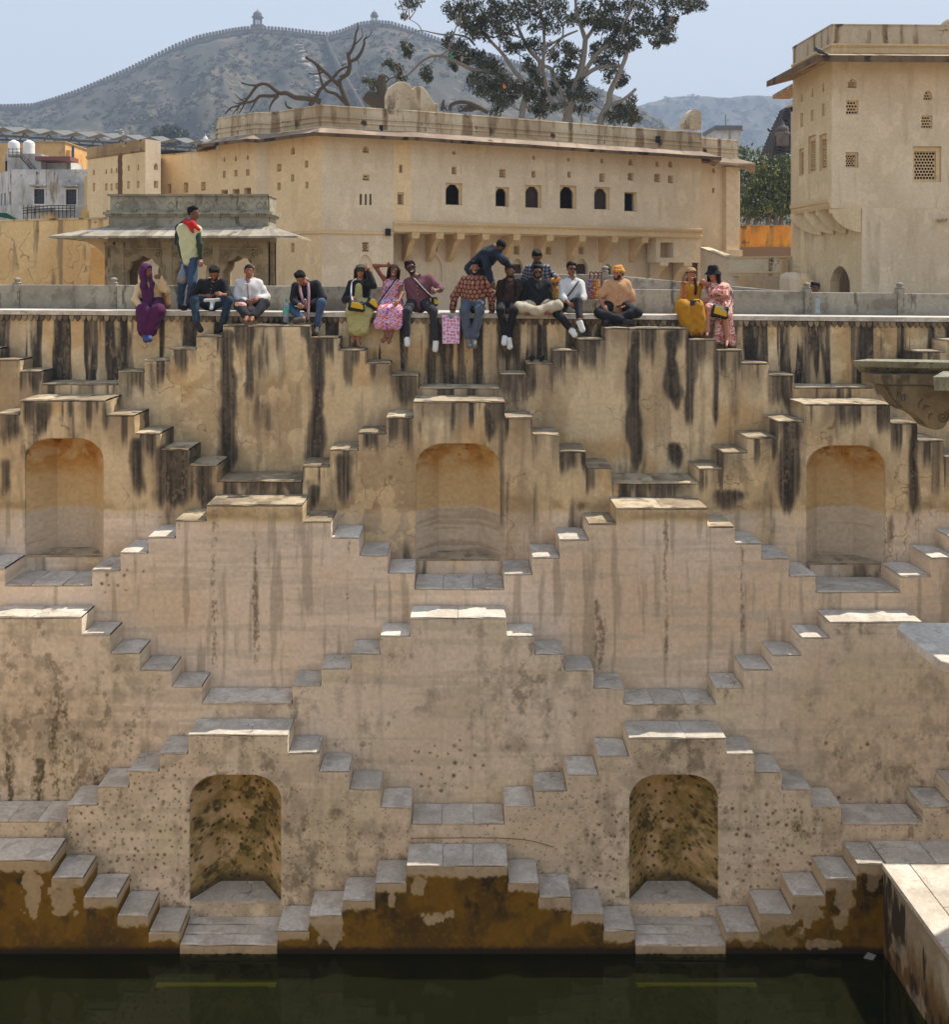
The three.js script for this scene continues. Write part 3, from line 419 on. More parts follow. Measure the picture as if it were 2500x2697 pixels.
// ---------------------------------------------------------------- parapets behind the ledge
function post(parent, xd, d, yTop, m) {
  const p = at(xd, 600, d), y0 = ledgeY(p.x) + 0.002, h = yAt(yTop, d) - y0, w = 0.058;
  const body = box(-w, w, 0, h - 0.115, -0.07, 0.075), cap = lathe([[0.001, 0], [0.07, 0.0], [0.075, 0.02], [0.05, 0.035], [0.04, 0.05], [0.058, 0.07], [0.064, 0.09], [0.055, 0.11], [0.03, 0.125], [0.001, 0.13]].map(([r, y]) => [r, y * 0.9 + h - 0.116]), 14);
  const o = mesh('post', [body, cap], m, parent); o.position.set(p.x, y0, p.z + 0.02); return o;
}
function panel(parent, xa, xb, ya, yb, d, m, t = 0.12) {
  const a = at(xa, 600, d), b = at(xb, 600, d), ta = yAt(ya, d), tb = yAt(yb, d), ba = ledgeY(a.x) + 0.002, bb = ledgeY(b.x) + 0.002;
  const z0 = a.z + t / 2, z1 = a.z - t / 2, c = 0.012, Q = (x, y, z) => V(x, y, z);
  const slab = hexa([Q(a.x, ba, z0), Q(b.x, bb, z0), Q(b.x, bb, z1), Q(a.x, ba, z1)], [Q(a.x, ta - c, z0), Q(b.x, tb - c, z0), Q(b.x, tb - c, z1), Q(a.x, ta - c, z1)]);
  const top = hexa([Q(a.x, ta - c, z0), Q(b.x, tb - c, z0), Q(b.x, tb - c, z1), Q(a.x, ta - c, z1)], [Q(a.x, ta, z0 - c), Q(b.x, tb, z0 - c), Q(b.x, tb, z1 + c), Q(a.x, ta, z1 + c)]);
  return mesh('panel', [slab, top].map((g) => boxUV(g, 0.3)), m, parent);
}
const parapetStone = [stone(0xe6e6e2), stone(0xdadad6), stone(0xeeeeea)];
{
  const d = 17.1, L = thing('parapet', 'low grey stone parapet with ball-topped posts behind the seated people at the left', 'parapet');
  [[-150, 29, 553.2], [41, 216, 553.6], [229, 403, 554.4], [415, 590, 555.2], [602, 748, 556]].forEach(([a, b, y], i) => panel(L, a, b, y, y + 0.7, d, parapetStone[i % 3]));
  for (const x of [35, 222.5, 409, 596]) post(L, x, d, 539.5, parapetStone[1]);
  const R = thing('parapet', 'low grey stone parapet with ball-topped posts along the right end of the ledge', 'parapet');
  [[1184, 1563.5, 561.5, 566], [1576.5, 1744.5, 568.3, 569.6], [1756.5, 1960, 570.5, 572]].forEach(([a, b, y, y2], i) => panel(R, a, b, y, y2, d, parapetStone[i % 3]));
  for (const x of [1570, 1750.5]) post(R, x, d, 549, parapetStone[1]);
  const M = thing('parapet', 'higher grey stone ramp parapet that slopes down behind the turbaned man and the two women', 'parapet');
  panel(M, 988, 1171, 532.5, 533.5, 17.25, parapetStone[0]); panel(M, 1184, 1572, 534.5, 569.5, 17.3, parapetStone[2]); post(M, 1177.5, 17.25, 517, parapetStone[1]);
  mesh('plinth', box(xAt(1120, 16.9), xAt(1200, 16.9), ledgeY(2.6), yAt(583, 16.9), -17.1, -16.75), parapetStone[1], M);
}
// ---------------------------------------------------------------- walls with openings
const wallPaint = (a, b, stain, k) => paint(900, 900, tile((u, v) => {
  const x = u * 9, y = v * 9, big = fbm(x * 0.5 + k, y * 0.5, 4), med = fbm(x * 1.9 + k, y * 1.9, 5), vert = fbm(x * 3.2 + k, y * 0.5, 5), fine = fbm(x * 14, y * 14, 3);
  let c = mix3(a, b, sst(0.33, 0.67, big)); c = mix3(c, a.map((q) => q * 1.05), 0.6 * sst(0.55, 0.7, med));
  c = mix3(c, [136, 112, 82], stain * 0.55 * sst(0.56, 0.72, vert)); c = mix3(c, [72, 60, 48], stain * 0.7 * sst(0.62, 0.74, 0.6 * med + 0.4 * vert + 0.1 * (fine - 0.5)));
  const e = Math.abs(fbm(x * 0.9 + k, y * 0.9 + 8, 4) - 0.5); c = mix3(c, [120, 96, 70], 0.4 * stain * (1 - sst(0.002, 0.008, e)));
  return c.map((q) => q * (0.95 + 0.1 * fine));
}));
const texFront = wallPaint([219, 200, 170], [211, 191, 160], 0.13, 3), texWarm = wallPaint([226, 199, 154], [219, 190, 144], 0.13, 40), texGrime = wallPaint([206, 190, 160], [178, 158, 126], 1.6, 80), texOrange = wallPaint([222, 172, 104], [206, 154, 90], 0.9, 120), texGrey = wallPaint([204, 201, 195], [160, 159, 156], 1.3, 160);  // texWarm has the bounce light of left-facing walls in its colour; texFront stays greyer
const M9 = (map, c = 0xffffff, rough = 0.93) => new THREE.MeshStandardMaterial({ map, color: new THREE.Color(c), roughness: rough, bumpMap: bumpTex, bumpScale: 0.006 });
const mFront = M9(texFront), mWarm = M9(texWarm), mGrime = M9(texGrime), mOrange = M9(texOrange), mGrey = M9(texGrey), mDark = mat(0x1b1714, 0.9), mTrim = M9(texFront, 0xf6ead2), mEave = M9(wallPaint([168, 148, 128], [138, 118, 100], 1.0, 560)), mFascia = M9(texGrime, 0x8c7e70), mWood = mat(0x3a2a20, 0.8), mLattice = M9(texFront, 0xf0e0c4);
function seg(A, B) {                                                              // the vertical plane through two picture columns at their depths
  const a = at(A[0], CY, A[1]), b = at(B[0], CY, B[1]), L = Math.hypot(b.x - a.x, b.z - a.z), dx = (b.x - a.x) / L, dz = (b.z - a.z) / L;
  const m = new THREE.Matrix4().makeBasis(V(dx, 0, dz), V(0, 1, 0), V(-dz, 0, dx)).setPosition(a.x, 0, a.z);
  const hit = (xd) => { const k = (xd - CX) / F, t = (-a.z * k - a.x) / (dx + dz * k); return [t, -(a.z + t * dz)]; };   // metres along, depth
  return { a, b, L, m, hit, uv: (xd, yd) => { const [t, d] = hit(xd); return [t, yAt(yd, d)]; }, put: (u, v, w) => V(u, v, w).applyMatrix4(m) };
}
const latticeCache = new Map();
function lattice(w, h, pitch, arch) {
  const s = new THREE.Shape(), ah = arch ? Math.min(h * 0.45, w * 0.55) : 0; s.moveTo(-w / 2, 0); s.lineTo(w / 2, 0); s.lineTo(w / 2, h - ah);
  if (arch) { s.quadraticCurveTo(w / 2, h - ah * 0.35, 0, h); s.quadraticCurveTo(-w / 2, h - ah * 0.35, -w / 2, h - ah); } else s.lineTo(-w / 2, h); s.closePath();
  const nx = Math.max(3, Math.round((w - 0.04) / Math.min(pitch, Math.max(0.085, w / 4.4)))), px = (w - 0.04) / nx, py = px * 0.92, ny = Math.max(2, Math.floor((h - 0.05) / py)), r = px * 0.47;
  for (let j = 0; j < ny; j++) for (let i = 0; i < nx - (j % 2); i++) {
    const x = -w / 2 + 0.02 + (i + 0.5 + (j % 2) * 0.5) * px, y = 0.03 + (j + 0.5) * ((h - 0.06) / ny); if (arch && y > h - ah * 0.75 && Math.abs(x) > (h - y) / ah * w * 0.42) continue;
    const q = new THREE.Path(); for (let k = 0; k < 6; k++) { const a = k / 6 * 6.2832 + 0.52; k ? q.lineTo(x + r * Math.cos(a), y + r * Math.sin(a)) : q.moveTo(x + r * Math.cos(a), y + r * Math.sin(a)); } q.closePath(); s.holes.push(q);
  }
  return new THREE.ExtrudeGeometry(s, { depth: 0.035, bevelEnabled: false, curveSegments: 6 });
}
function outline(x0, x1, y0, y1, kind) {                                          // outline of an opening: plain, pointed arch or cusped window arch
  const w = x1 - x0, h = y1 - y0, p = [[x0, y0], [x1, y0]];
  if (kind === 'arch') { const a = Math.min(h * 0.45, w * 0.7); p.push([x1, y1 - a]); for (let i = 1; i < 8; i++) { const t = i / 8; p.push([x1 - w * t, y1 - a + a * Math.pow(Math.sin(Math.PI * t), 0.7)]); } p.push([x0, y1 - a]); }
  else if (kind === 'cusp') { const a = w * 0.34; p.push([x1, y1 - a], [x1 - w * 0.06, y1 - a * 0.95], [x1 - w * 0.10, y1 - a * 0.55], [x1 - w * 0.18, y1 - a * 0.5], [x1 - w * 0.24, y1 - a * 0.12], [x1 - w * 0.36, y1], [x0 + w * 0.36, y1], [x0 + w * 0.24, y1 - a * 0.12], [x0 + w * 0.18, y1 - a * 0.5], [x0 + w * 0.10, y1 - a * 0.55], [x0 + w * 0.06, y1 - a * 0.95], [x0, y1 - a]); }
  else p.push([x1, y1], [x0, y1]);
  return p;
}
const pathOf = (p, C = THREE.Path) => { const q = new C(); p.forEach(([x, y], i) => i ? q.lineTo(x, y) : q.moveTo(x, y)); q.closePath(); return q; };
function uvScale(g, k) { const uv = g.attributes.uv; for (let i = 0; i < uv.count; i++) uv.setXY(i, uv.getX(i) * k, uv.getY(i) * k); return g; }
function facade(parent, A, B, y0, y1, m, holes = [], { thick = 0.45, name = 'wall', pitch = 0.092, lat = mLattice } = {}) {   // holes: [kind, x0, x1, yTop, yBottom] in the picture
  const S = seg(A, B), s = new THREE.Shape(); s.moveTo(0, y0); s.lineTo(S.L, y0); s.lineTo(S.L, y1); s.lineTo(0, y1); s.closePath();
  for (const [kind, xa, xb, ya, yb] of holes) {
    const xm = (xa + xb) / 2, dm = S.hit(xm)[1], u0 = S.hit(xa)[0], u1 = S.hit(xb)[0], v0 = yAt(yb, dm), v1 = yAt(ya, dm), w = u1 - u0, h = v1 - v0, place = (o) => { o.applyMatrix4(S.m); o.castShadow = o.receiveShadow = true; return o; };
    const arch = kind === 'jali_arch', rect = kind === 'niche_arch' || kind === 'door' || kind === 'archway' ? 'arch' : arch ? 'arch' : 'rect';
    s.holes.push(pathOf(outline(u0, u1, v0, v1, rect)));
    if (kind === 'jali' || arch) {
      const win = new THREE.Mesh(uvScale(lattice(w, h, pitch, arch), 1 / 9), lat); win.name = 'window_lattice'; win.geometry.translate((u0 + u1) / 2, v0, -0.13); parent.add(place(win));
      const bd = mesh('dark_backing', box(u0 - 0.03, u1 + 0.03, v0 - 0.03, v1 + 0.03, -0.50, -0.46), mDark, parent); bd.applyMatrix4(S.m);  // added dark board behind the lattice, standing in for the unlit room
    } else if (kind === 'framed') {                                               // a lattice set deep inside a plain frame
      const f = new THREE.Shape(outline(u0 + 0.01, u1 - 0.01, v0 + 0.01, v1 - 0.01, 'rect').map(([x, y]) => new THREE.Vector2(x, y))); const iw = w * 0.76, ih = h * 0.8, cx = (u0 + u1) / 2 - w * 0.03, cy = v0 + h * 0.07; f.holes.push(pathOf(outline(cx - iw / 2, cx + iw / 2, cy, cy + ih, 'rect')));
      const fr = new THREE.Mesh(uvScale(new THREE.ExtrudeGeometry(f, { depth: 0.06, bevelEnabled: false }), 1 / 9), mTrim); fr.geometry.translate(0, 0, -0.14); fr.name = 'window_frame'; parent.add(place(fr));
      const win = new THREE.Mesh(uvScale(lattice(iw + 0.02, ih + 0.02, pitch, false), 1 / 9), lat); win.name = 'window_lattice'; win.geometry.translate(cx, cy - 0.01, -0.19); fr.add(win); win.castShadow = true; { const bd = mesh('dark_backing', box(u0 - 0.03, u1 + 0.03, v0 - 0.03, v1 + 0.03, -0.50, -0.46), mDark, parent); bd.applyMatrix4(S.m); }  // same added dark board, so the pierced holes look unlit
      win.applyMatrix4(S.m); win.applyMatrix4(new THREE.Matrix4().copy(fr.matrix.compose(fr.position, fr.quaternion, fr.scale)).invert());
    } else if (kind === 'window' || kind === 'shutter' || kind === 'square') {
      const f = new THREE.Shape(outline(u0 + 0.005, u1 - 0.005, v0 + 0.005, v1 - 0.005, 'rect').map(([x, y]) => new THREE.Vector2(x, y))), j = w * 0.1; f.holes.push(pathOf(outline(u0 + j * 0.6, u1 - j * 1.2, v0 + 0.03, v1 - j * 0.7, kind === 'square' ? 'rect' : 'cusp')));
      const fr = new THREE.Mesh(uvScale(new THREE.ExtrudeGeometry(f, { depth: 0.09, bevelEnabled: false }), 1 / 9), mTrim); fr.geometry.translate(0, 0, -0.21); fr.name = 'window_frame'; parent.add(place(fr));
      if (kind === 'shutter') for (const k of [0, 1]) { const a = u0 + j * 0.6 + k * (w - 1.8 * j) / 2, b = a + (w - 1.8 * j) / 2 - 0.01, g = [box(a, b, v0 + 0.03, v1 - 0.05, -0.36, -0.33)]; for (let q = 0; q < 3; q++) g.push(box(a + 0.03, b - 0.03, v0 + 0.08 + q * h * 0.29, v0 + 0.02 + (q + 0.86) * h * 0.29, -0.33, -0.318)); const sh = mesh('shutter', g, mWood, fr); sh.applyMatrix4(S.m); sh.applyMatrix4(new THREE.Matrix4().compose(fr.position, fr.quaternion, fr.scale).invert()); }
    } else if (kind === 'niche_arch') { const bk = new THREE.Mesh(uvScale(new THREE.ExtrudeGeometry(new THREE.Shape(outline(u0 - 0.02, u1 + 0.02, v0 - 0.02, v1 + 0.02, 'rect').map(([x, y]) => new THREE.Vector2(x, y))), { depth: 0.05, bevelEnabled: false }), 1 / 9), m); bk.geometry.translate(0, 0, -0.17); bk.name = 'blind_niche'; parent.add(place(bk)); }
    else if (kind === 'door') { const bk = mesh('door', box(u0 + 0.01, u1 - 0.01, v0, v1 - Math.min(h * 0.3, w * 0.4), -0.3, -0.25), mWood, parent); bk.applyMatrix4(S.m); const ty = mesh('tympanum', box(u0 - 0.02, u1 + 0.02, v1 - Math.min(h * 0.3, w * 0.4), v1 + 0.02, -0.3, -0.26), m, parent); ty.applyMatrix4(S.m); }
    else if (kind === 'recess') { const g = [box(u0 - 0.01, u1 + 0.01, v0 - 0.01, v1 + 0.01, -0.9, -0.85)]; const o = mesh('recess', g, m, parent); o.applyMatrix4(S.m); }
  }
  const g = uvScale(new THREE.ExtrudeGeometry(s, { depth: thick, bevelEnabled: false }), 1 / 9); g.translate(0, 0, -thick); g.applyMatrix4(S.m);
  mesh(name, g, m, parent); return S;
}
function sweep(pts, prof, closedEnds = true) {                                    // a moulding swept along a line of plan points, left to right as seen; profile [outwards, height]
  const n = pts.length, P = [], nm = (i, j) => { const dx = pts[j].x - pts[i].x, dz = pts[j].z - pts[i].z, l = Math.hypot(dx, dz); return [-dz / l, dx / l]; }, rings = [];
  for (let i = 0; i < n; i++) {
    const a = nm(Math.max(0, i - 1), Math.max(1, i)), b = nm(Math.min(n - 2, i), Math.min(n - 1, i + 1)), mx = a[0] + b[0], mz = a[1] + b[1], l2 = (mx * mx + mz * mz) / 2 || 1;
    rings.push(prof.map(([o, y]) => V(pts[i].x + mx * o / Math.max(0.6, l2), y, pts[i].z + mz * o / Math.max(0.6, l2))));
  }
  const tri = (a, b, c) => P.push(a.x, a.y, a.z, b.x, b.y, b.z, c.x, c.y, c.z), k = prof.length;
  for (let i = 0; i < n - 1; i++) for (let j = 0; j < k; j++) { const a = rings[i][j], b = rings[i][(j + 1) % k], c = rings[i + 1][j], e = rings[i + 1][(j + 1) % k]; tri(a, c, b); tri(b, c, e); }
  for (const i of [0, n - 1]) for (let j = 1; j < k - 1; j++) i ? tri(rings[i][0], rings[i][j + 1], rings[i][j]) : tri(rings[i][0], rings[i][j], rings[i][j + 1]);
  const g = new THREE.BufferGeometry(); g.setAttribute('position', new THREE.Float32BufferAttribute(P, 3)); g.computeVertexNormals(); return boxUV(g, 1 / 9);
}
const plan = (list) => list.map(([x, d]) => at(x, CY, d));
function dentils(pts, y, w, h, out, pitch) {                                      // a row of little arches under a cornice
  const g = [], b = new THREE.CylinderGeometry(w / 2, w / 2, out, 8, 1, false, 0, Math.PI); b.rotateX(Math.PI / 2); b.rotateZ(Math.PI / 2); b.scale(1, h / w * 2, 1);
  for (let i = 0; i < pts.length - 1; i++) { const a = pts[i], c = pts[i + 1], L = Math.hypot(c.x - a.x, c.z - a.z), n = Math.floor(L / pitch), ang = Math.atan2(-(c.z - a.z), c.x - a.x); for (let k = 0; k < n; k++) { const t = (k + 0.5) / n, q = b.clone(); q.rotateY(ang); q.translate(lerp(a.x, c.x, t), y, lerp(a.z, c.z, t)); g.push(q); } }
  return merge(g);
}
const K = { 1: [0, 221.8, 0.25], 2: [369.6, 147.8, 0.25], 3: [739.2, 184.8, 0.25], 4: [1108.8, 184.8, 0.25], 5: [1441.5, 0, 0.22], 6: [1441.5, 258.7, 0.22] };
const ho = (k, kind, list) => list.map(([x0, x1, y0, y1]) => { const [ox, oy, s] = K[k]; return [kind, ox + s * x0, ox + s * x1, oy + s * y0, oy + s * y1]; });
// ---------------------------------------------------------------- the long mansion behind the well
{
  const D0 = 42, Q = [[423, 45.5], [498, 43.95], [525, 44.05], [626, 42], [766, 43.2], [800, 43.4], [1366, 50.2]], W = [[1366, 51.8], [1437, 52.9]];
  const b = thing('mansion', 'long pale ochre mansion with latticed windows, sloping eave and bracketed bay, behind the seated people', 'mansion');
  const yG = EYE - 1.8, yM = EYE + 2.12, yT = EYE + 6.78, yP = EYE + 7.77;
  const G2 = [...ho(2, 'jali_arch', [[788, 817, 550, 610]]), ...ho(2, 'jali', [[678, 712, 684, 744], [896, 922, 657, 714], [787, 812, 766, 820], [680, 707, 828, 890], [899, 923, 822, 875], [787, 814, 1300, 1372]])];
  const G0 = [...ho(2, 'jali_arch', [[261, 276, 630, 668], [349, 366, 622, 663], [442, 458, 615, 650]]), ...ho(2, 'jali', [[257, 278, 738, 794], [346, 371, 730, 782], [437, 464, 723, 775]]), ...ho(2, 'square', [[245, 295, 885, 985], [332, 386, 878, 980], [422, 476, 868, 975]])];
  const G3 = [...ho(2, 'jali_arch', [[1347, 1394, 543, 600]]), ...ho(2, 'jali', [[1347, 1398, 767, 817], [1344, 1394, 1292, 1370]]), ...ho(2, 'slot', [[1323, 1342, 918, 1004], [1363, 1380, 918, 1004], [1399, 1417, 918, 1004]]), ...ho(2, 'niche_arch', [[1310, 1425, 1390, 1640]])];
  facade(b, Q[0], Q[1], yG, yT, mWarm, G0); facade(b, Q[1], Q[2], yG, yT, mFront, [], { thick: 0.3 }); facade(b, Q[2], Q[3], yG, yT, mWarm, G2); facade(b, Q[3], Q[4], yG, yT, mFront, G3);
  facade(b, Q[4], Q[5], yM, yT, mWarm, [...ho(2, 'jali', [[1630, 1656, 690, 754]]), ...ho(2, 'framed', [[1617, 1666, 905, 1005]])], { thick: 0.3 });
  facade(b, Q[5], Q[6], yM, yT, mFront, [...ho(3, 'window', [[515, 643, 685, 857], [904, 1008, 717, 869], [1405, 1533, 704, 886]]), ...ho(3, 'shutter', [[1136, 1262, 701, 879], [1672, 1793, 717, 892]]), ...ho(4, 'square', [[429, 526, 755, 906]]), ...ho(3, 'jali_arch', [[566, 592, 433, 464], [1190, 1210, 470, 504], [1462, 1480, 486, 517], [1720, 1740, 491, 530]]),
    ...ho(3, 'jali', [[562, 599, 558, 619], [933, 982, 575, 644], [1184, 1215, 591, 644], [1463, 1490, 596, 644], [1711, 1753, 608, 679]]), ...ho(4, 'jali_arch', [[460, 494, 495, 549], [672, 697, 512, 559], [771, 802, 513, 564]]), ...ho(4, 'jali', [[455, 499, 605, 667], [661, 707, 613, 680], [768, 807, 626, 688]])]);
  facade(b, W[0], W[1], yG, yT, mFront, [...ho(4, 'jali_arch', [[1111, 1133, 566, 607]]), ...ho(4, 'jali', [[1111, 1131, 723, 762]])]);
  // lower storey set back under the bay
  const low = [[758, 44.6], [1366, 51.75]]; 
  facade(b, low[0], low[1], yG, yM, mFront, [...ho(3, 'jali', [[404, 449, 1150, 1217], [1046, 1089, 1172, 1242], [1296, 1336, 1177, 1242], [1552, 1589, 1181, 1240]]), ...ho(3, 'niche_arch', [[363, 487, 1248, 1450]]), ...ho(3, 'door', [[1023, 1120, 1273, 1440], [1530, 1622, 1272, 1440]]), ...ho(4, 'door', [[248, 340, 1312, 1440]])], { name: 'lower_wall' });
  facade(b, [1278, 49.15], [1366, 50.2], EYE + 0.8, yM, mFront, ho(4, 'recess', [[709, 813, 1147, 1266]]), { thick: 0.85, name: 'lower_wall' });
  { const S = seg([1278, 49.15], [1366, 50.2]), g = []; for (const u of [0.25, 1.75]) { const s = new THREE.Shape(); s.moveTo(0, 0.8); s.lineTo(-1.0, 0.8); s.lineTo(-1.0, -0.3); s.quadraticCurveTo(-0.75, 0.45, 0, 0.62); s.closePath(); const q = new THREE.ExtrudeGeometry(s, { depth: 0.5, bevelEnabled: false, curveSegments: 6 }); q.rotateY(-Math.PI / 2); q.translate(u + 0.5, EYE, 0); q.applyMatrix4(S.m); g.push(boxUV(q, 1 / 9)); } for (const q of g) mesh('bracket', q, mFront, b); }
  // brackets under the bay
  const S5 = seg(Q[5], Q[6]);
  for (const x of [809, 856, 897, 946, 1006, 1071, 1134, 1197, 1256]) {
    const [u] = S5.hit(x), s = new THREE.Shape(); s.moveTo(0.0, -0.02); s.lineTo(-1.45, -0.02); s.lineTo(-1.45, -1.35); s.bezierCurveTo(-1.15, -1.3, -0.95, -1.12, -0.75, -0.82); s.bezierCurveTo(-0.55, -0.5, -0.3, -0.34, 0, -0.3); s.closePath();
    const g = new THREE.ExtrudeGeometry(s, { depth: 0.24, bevelEnabled: false, curveSegments: 8 }); g.rotateY(-Math.PI / 2); g.translate(u + 0.12, yM, 0); g.applyMatrix4(S5.m); const br = mesh('bracket', boxUV(g, 1 / 9), mTrim, b);
    const c = [box(u - 0.2, u + 0.2, yM - 0.16, yM - 0.002, -0.45, 0.05), box(u - 0.18, u + 0.18, yM - 0.3, yM - 0.16, -0.45, 0.03)].map((q) => { q.applyMatrix4(S5.m); return q; }); mesh('capital', c, mTrim, br);
  }
  const bay = plan([Q[4], Q[5], Q[6]]); mesh('cornice', [sweep(bay, [[-0.42, yM], [0.10, yM], [0.10, yM + 0.12], [0.06, yM + 0.16], [0.06, yM + 0.34], [0.13, yM + 0.38], [0.13, yM + 0.47], [0.002, yM + 0.5], [0.002, yM + 0.3], [-0.42, yM + 0.3]]), sweep(bay, [[-1.4, yM - 0.02], [-0.02, yM - 0.02], [-0.02, yM + 0.02], [-1.4, yM + 0.02]])], mTrim, b);
  mesh('dentil_row', dentils(bay.map((p) => p.clone().add(V(0.03, 0, 0.075))), yM + 0.3, 0.13, 0.13, 0.05, 0.17), mTrim, b, 'stuff');
  mesh('moulding', sweep(plan([Q[2], Q[3], Q[4]]), [[0, EYE + 1.97], [0.06, EYE + 1.97], [0.08, EYE + 2.0], [0.05, EYE + 2.1], [0, EYE + 2.12]]), mTrim, b);
  // eave, parapet and their band
  const front = plan([[425, 47.2], ...Q.slice(0, 1).map(([x, d]) => [x, d]), ...Q.slice(1)]), roofLine = [at(418, CY, 50), ...plan(Q), ...[at(1366, CY, 50.2)].slice(1)];
  const eaveProf = [[0, yT - 0.02], [0, yT - 0.12], [0.92, yT - 0.56], [0.95, yT - 0.55], [0.95, yT - 0.43]];
  const bumpy = (g, a) => { const p = g.attributes.position; for (let i = 0; i < p.count; i++) p.setY(i, p.getY(i) + a * (fbm(p.getX(i) * 0.9, p.getZ(i) * 0.9, 3) - 0.5)); g.computeVertexNormals(); return g; };
  const fine = (list) => { const o = []; for (let i = 0; i < list.length - 1; i++) { const n = Math.max(1, Math.round(list[i].distanceTo(list[i + 1]) / 0.8)); for (let k = 0; k < n; k++) o.push(list[i].clone().lerp(list[i + 1], k / n)); } o.push(list[list.length - 1].clone()); return o; };
  const eL = [at(420, CY, 49), ...plan(Q), at(1366, CY, 50.2)].slice(0, 8); eL.push(at(1352, CY, 53));
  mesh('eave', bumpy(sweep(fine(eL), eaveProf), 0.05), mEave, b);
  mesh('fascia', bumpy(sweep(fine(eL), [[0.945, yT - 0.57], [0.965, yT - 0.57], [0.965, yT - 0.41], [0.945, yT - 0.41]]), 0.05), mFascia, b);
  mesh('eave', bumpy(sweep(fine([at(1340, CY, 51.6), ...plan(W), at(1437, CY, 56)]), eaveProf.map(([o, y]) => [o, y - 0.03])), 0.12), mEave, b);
  const par = (pts) => { const p = mesh('parapet', [sweep(pts, [[-0.3, yT - 0.04], [-0.02, yT - 0.04], [-0.02, yP - 0.06], [0.02, yP - 0.06], [0.0, yP], [-0.32, yP], [-0.34, yP - 0.06], [-0.3, yP - 0.06]]), sweep(pts, [[-0.03, yT + 0.22], [0.04, yT + 0.22], [0.05, yT + 0.3], [-0.03, yT + 0.3]]), sweep(pts, [[-0.03, yT + 0.44], [0.05, yT + 0.44], [0.06, yT + 0.5], [-0.03, yT + 0.52]])], mGrime, b); mesh('dentil_row', dentils(pts.map((q) => q.clone().add(V(0, 0, 0.0))), yT + 0.43, 0.12, 0.1, 0.05, 0.17), mGrime, p, 'stuff'); };
  par([at(420, CY, 48), ...plan(Q)]); par(plan([[1366, 51.9], [1408, 52.5], [1437, 52.9]]));
  // hump-backed gable and the horn at the far end
  { const S = seg([740, 43.0], [860, 44.2]), s = new THREE.Shape(), q = (x, y) => S.uv(x, y); s.moveTo(...q(754, 222)); s.lineTo(...q(754, 186)); s.bezierCurveTo(...q(758, 166), ...q(773, 160), ...q(782, 160)); s.bezierCurveTo(...q(792, 160), ...q(801, 168), ...q(803, 178)); s.bezierCurveTo(...q(806, 168), ...q(812, 168), ...q(818, 169)); s.bezierCurveTo(...q(828, 172), ...q(834, 184), ...q(838, 193)); s.bezierCurveTo(...q(842, 201), ...q(846, 203), ...q(851, 203)); s.lineTo(...q(851, 222)); s.closePath(); const g = uvScale(new THREE.ExtrudeGeometry(s, { depth: 0.36, bevelEnabled: true, bevelThickness: 0.02, bevelSize: 0.02, bevelSegments: 1, curveSegments: 7 }), 1 / 9); g.translate(0, 0, -0.32); g.applyMatrix4(S.m); mesh('gable', g, mGrime, b); }
  { const S = seg([1320, 49.7], [1366, 50.25]), s = new THREE.Shape(), q = (x, y) => S.uv(x, y); s.moveTo(...q(1329, 250)); s.lineTo(...q(1330, 239)); s.bezierCurveTo(...q(1336, 230), ...q(1340, 218), ...q(1348, 213)); s.lineTo(...q(1358, 214)); s.lineTo(...q(1364, 219)); s.lineTo(...q(1364, 252)); s.closePath(); const g = uvScale(new THREE.ExtrudeGeometry(s, { depth: 0.4, bevelEnabled: false, curveSegments: 6 }), 1 / 9); g.translate(0, 0, -0.34); g.applyMatrix4(S.m); mesh('gable', g, mGrime, b); }
  for (const [x, y, d] of [[924, 250, 44.9], [1281, 271, 49.0], [741, 249, 43.1]]) { const p = at(x, y, d); mesh('drain_spout', box(p.x - 0.12, p.x + 0.12, p.y - 0.2, p.y + 0.15, p.z - 0.2, p.z + 0.12), mDark, b); }
  { const p = at(756, 451, 43.1); mesh('drain_spout', box(p.x - 0.12, p.x + 0.12, p.y - 0.18, p.y + 0.14, p.z - 0.1, p.z + 0.2), mDark, b); }
  // roof and rear walls close the rooms
  const back = [at(1437, CY, 60), at(423, CY, 60)], f = [...plan(Q), ...plan(W)], s = new THREE.Shape(); [...f, ...back].forEach((p, i) => i ? s.lineTo(p.x, p.z) : s.moveTo(p.x, p.z)); s.closePath();
  const rf = new THREE.ExtrudeGeometry(s, { depth: 0.2, bevelEnabled: false }); rf.rotateX(Math.PI / 2); rf.translate(0, yT - 0.05, -0.25); mesh('roof', boxUV(rf, 1 / 9), mGrime, b);
  const fl = rf.clone(); fl.translate(0, yM - yT + 0.2, 0); mesh('floor', fl, mFront, b);
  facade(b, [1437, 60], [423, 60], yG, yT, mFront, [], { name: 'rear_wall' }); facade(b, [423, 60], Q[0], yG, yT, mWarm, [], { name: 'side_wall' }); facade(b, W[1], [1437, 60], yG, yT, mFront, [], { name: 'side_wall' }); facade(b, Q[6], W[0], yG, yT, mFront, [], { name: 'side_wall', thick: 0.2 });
  // foot of the round corner pier beside the wing
  const pr = seg([1405, 52.2], [1437, 52.8]); mesh('pier', [box(0, pr.L, EYE + 1.2, EYE + 1.55, -0.3, 0.35), box(0.02, pr.L - 0.02, yG, EYE + 1.2, -0.3, 0.25), box(0.25, pr.L - 0.05, EYE + 1.55, yT - 0.6, -0.2, 0.12)].map((g) => { g.applyMatrix4(pr.m); return g; }), mFront, b);
}
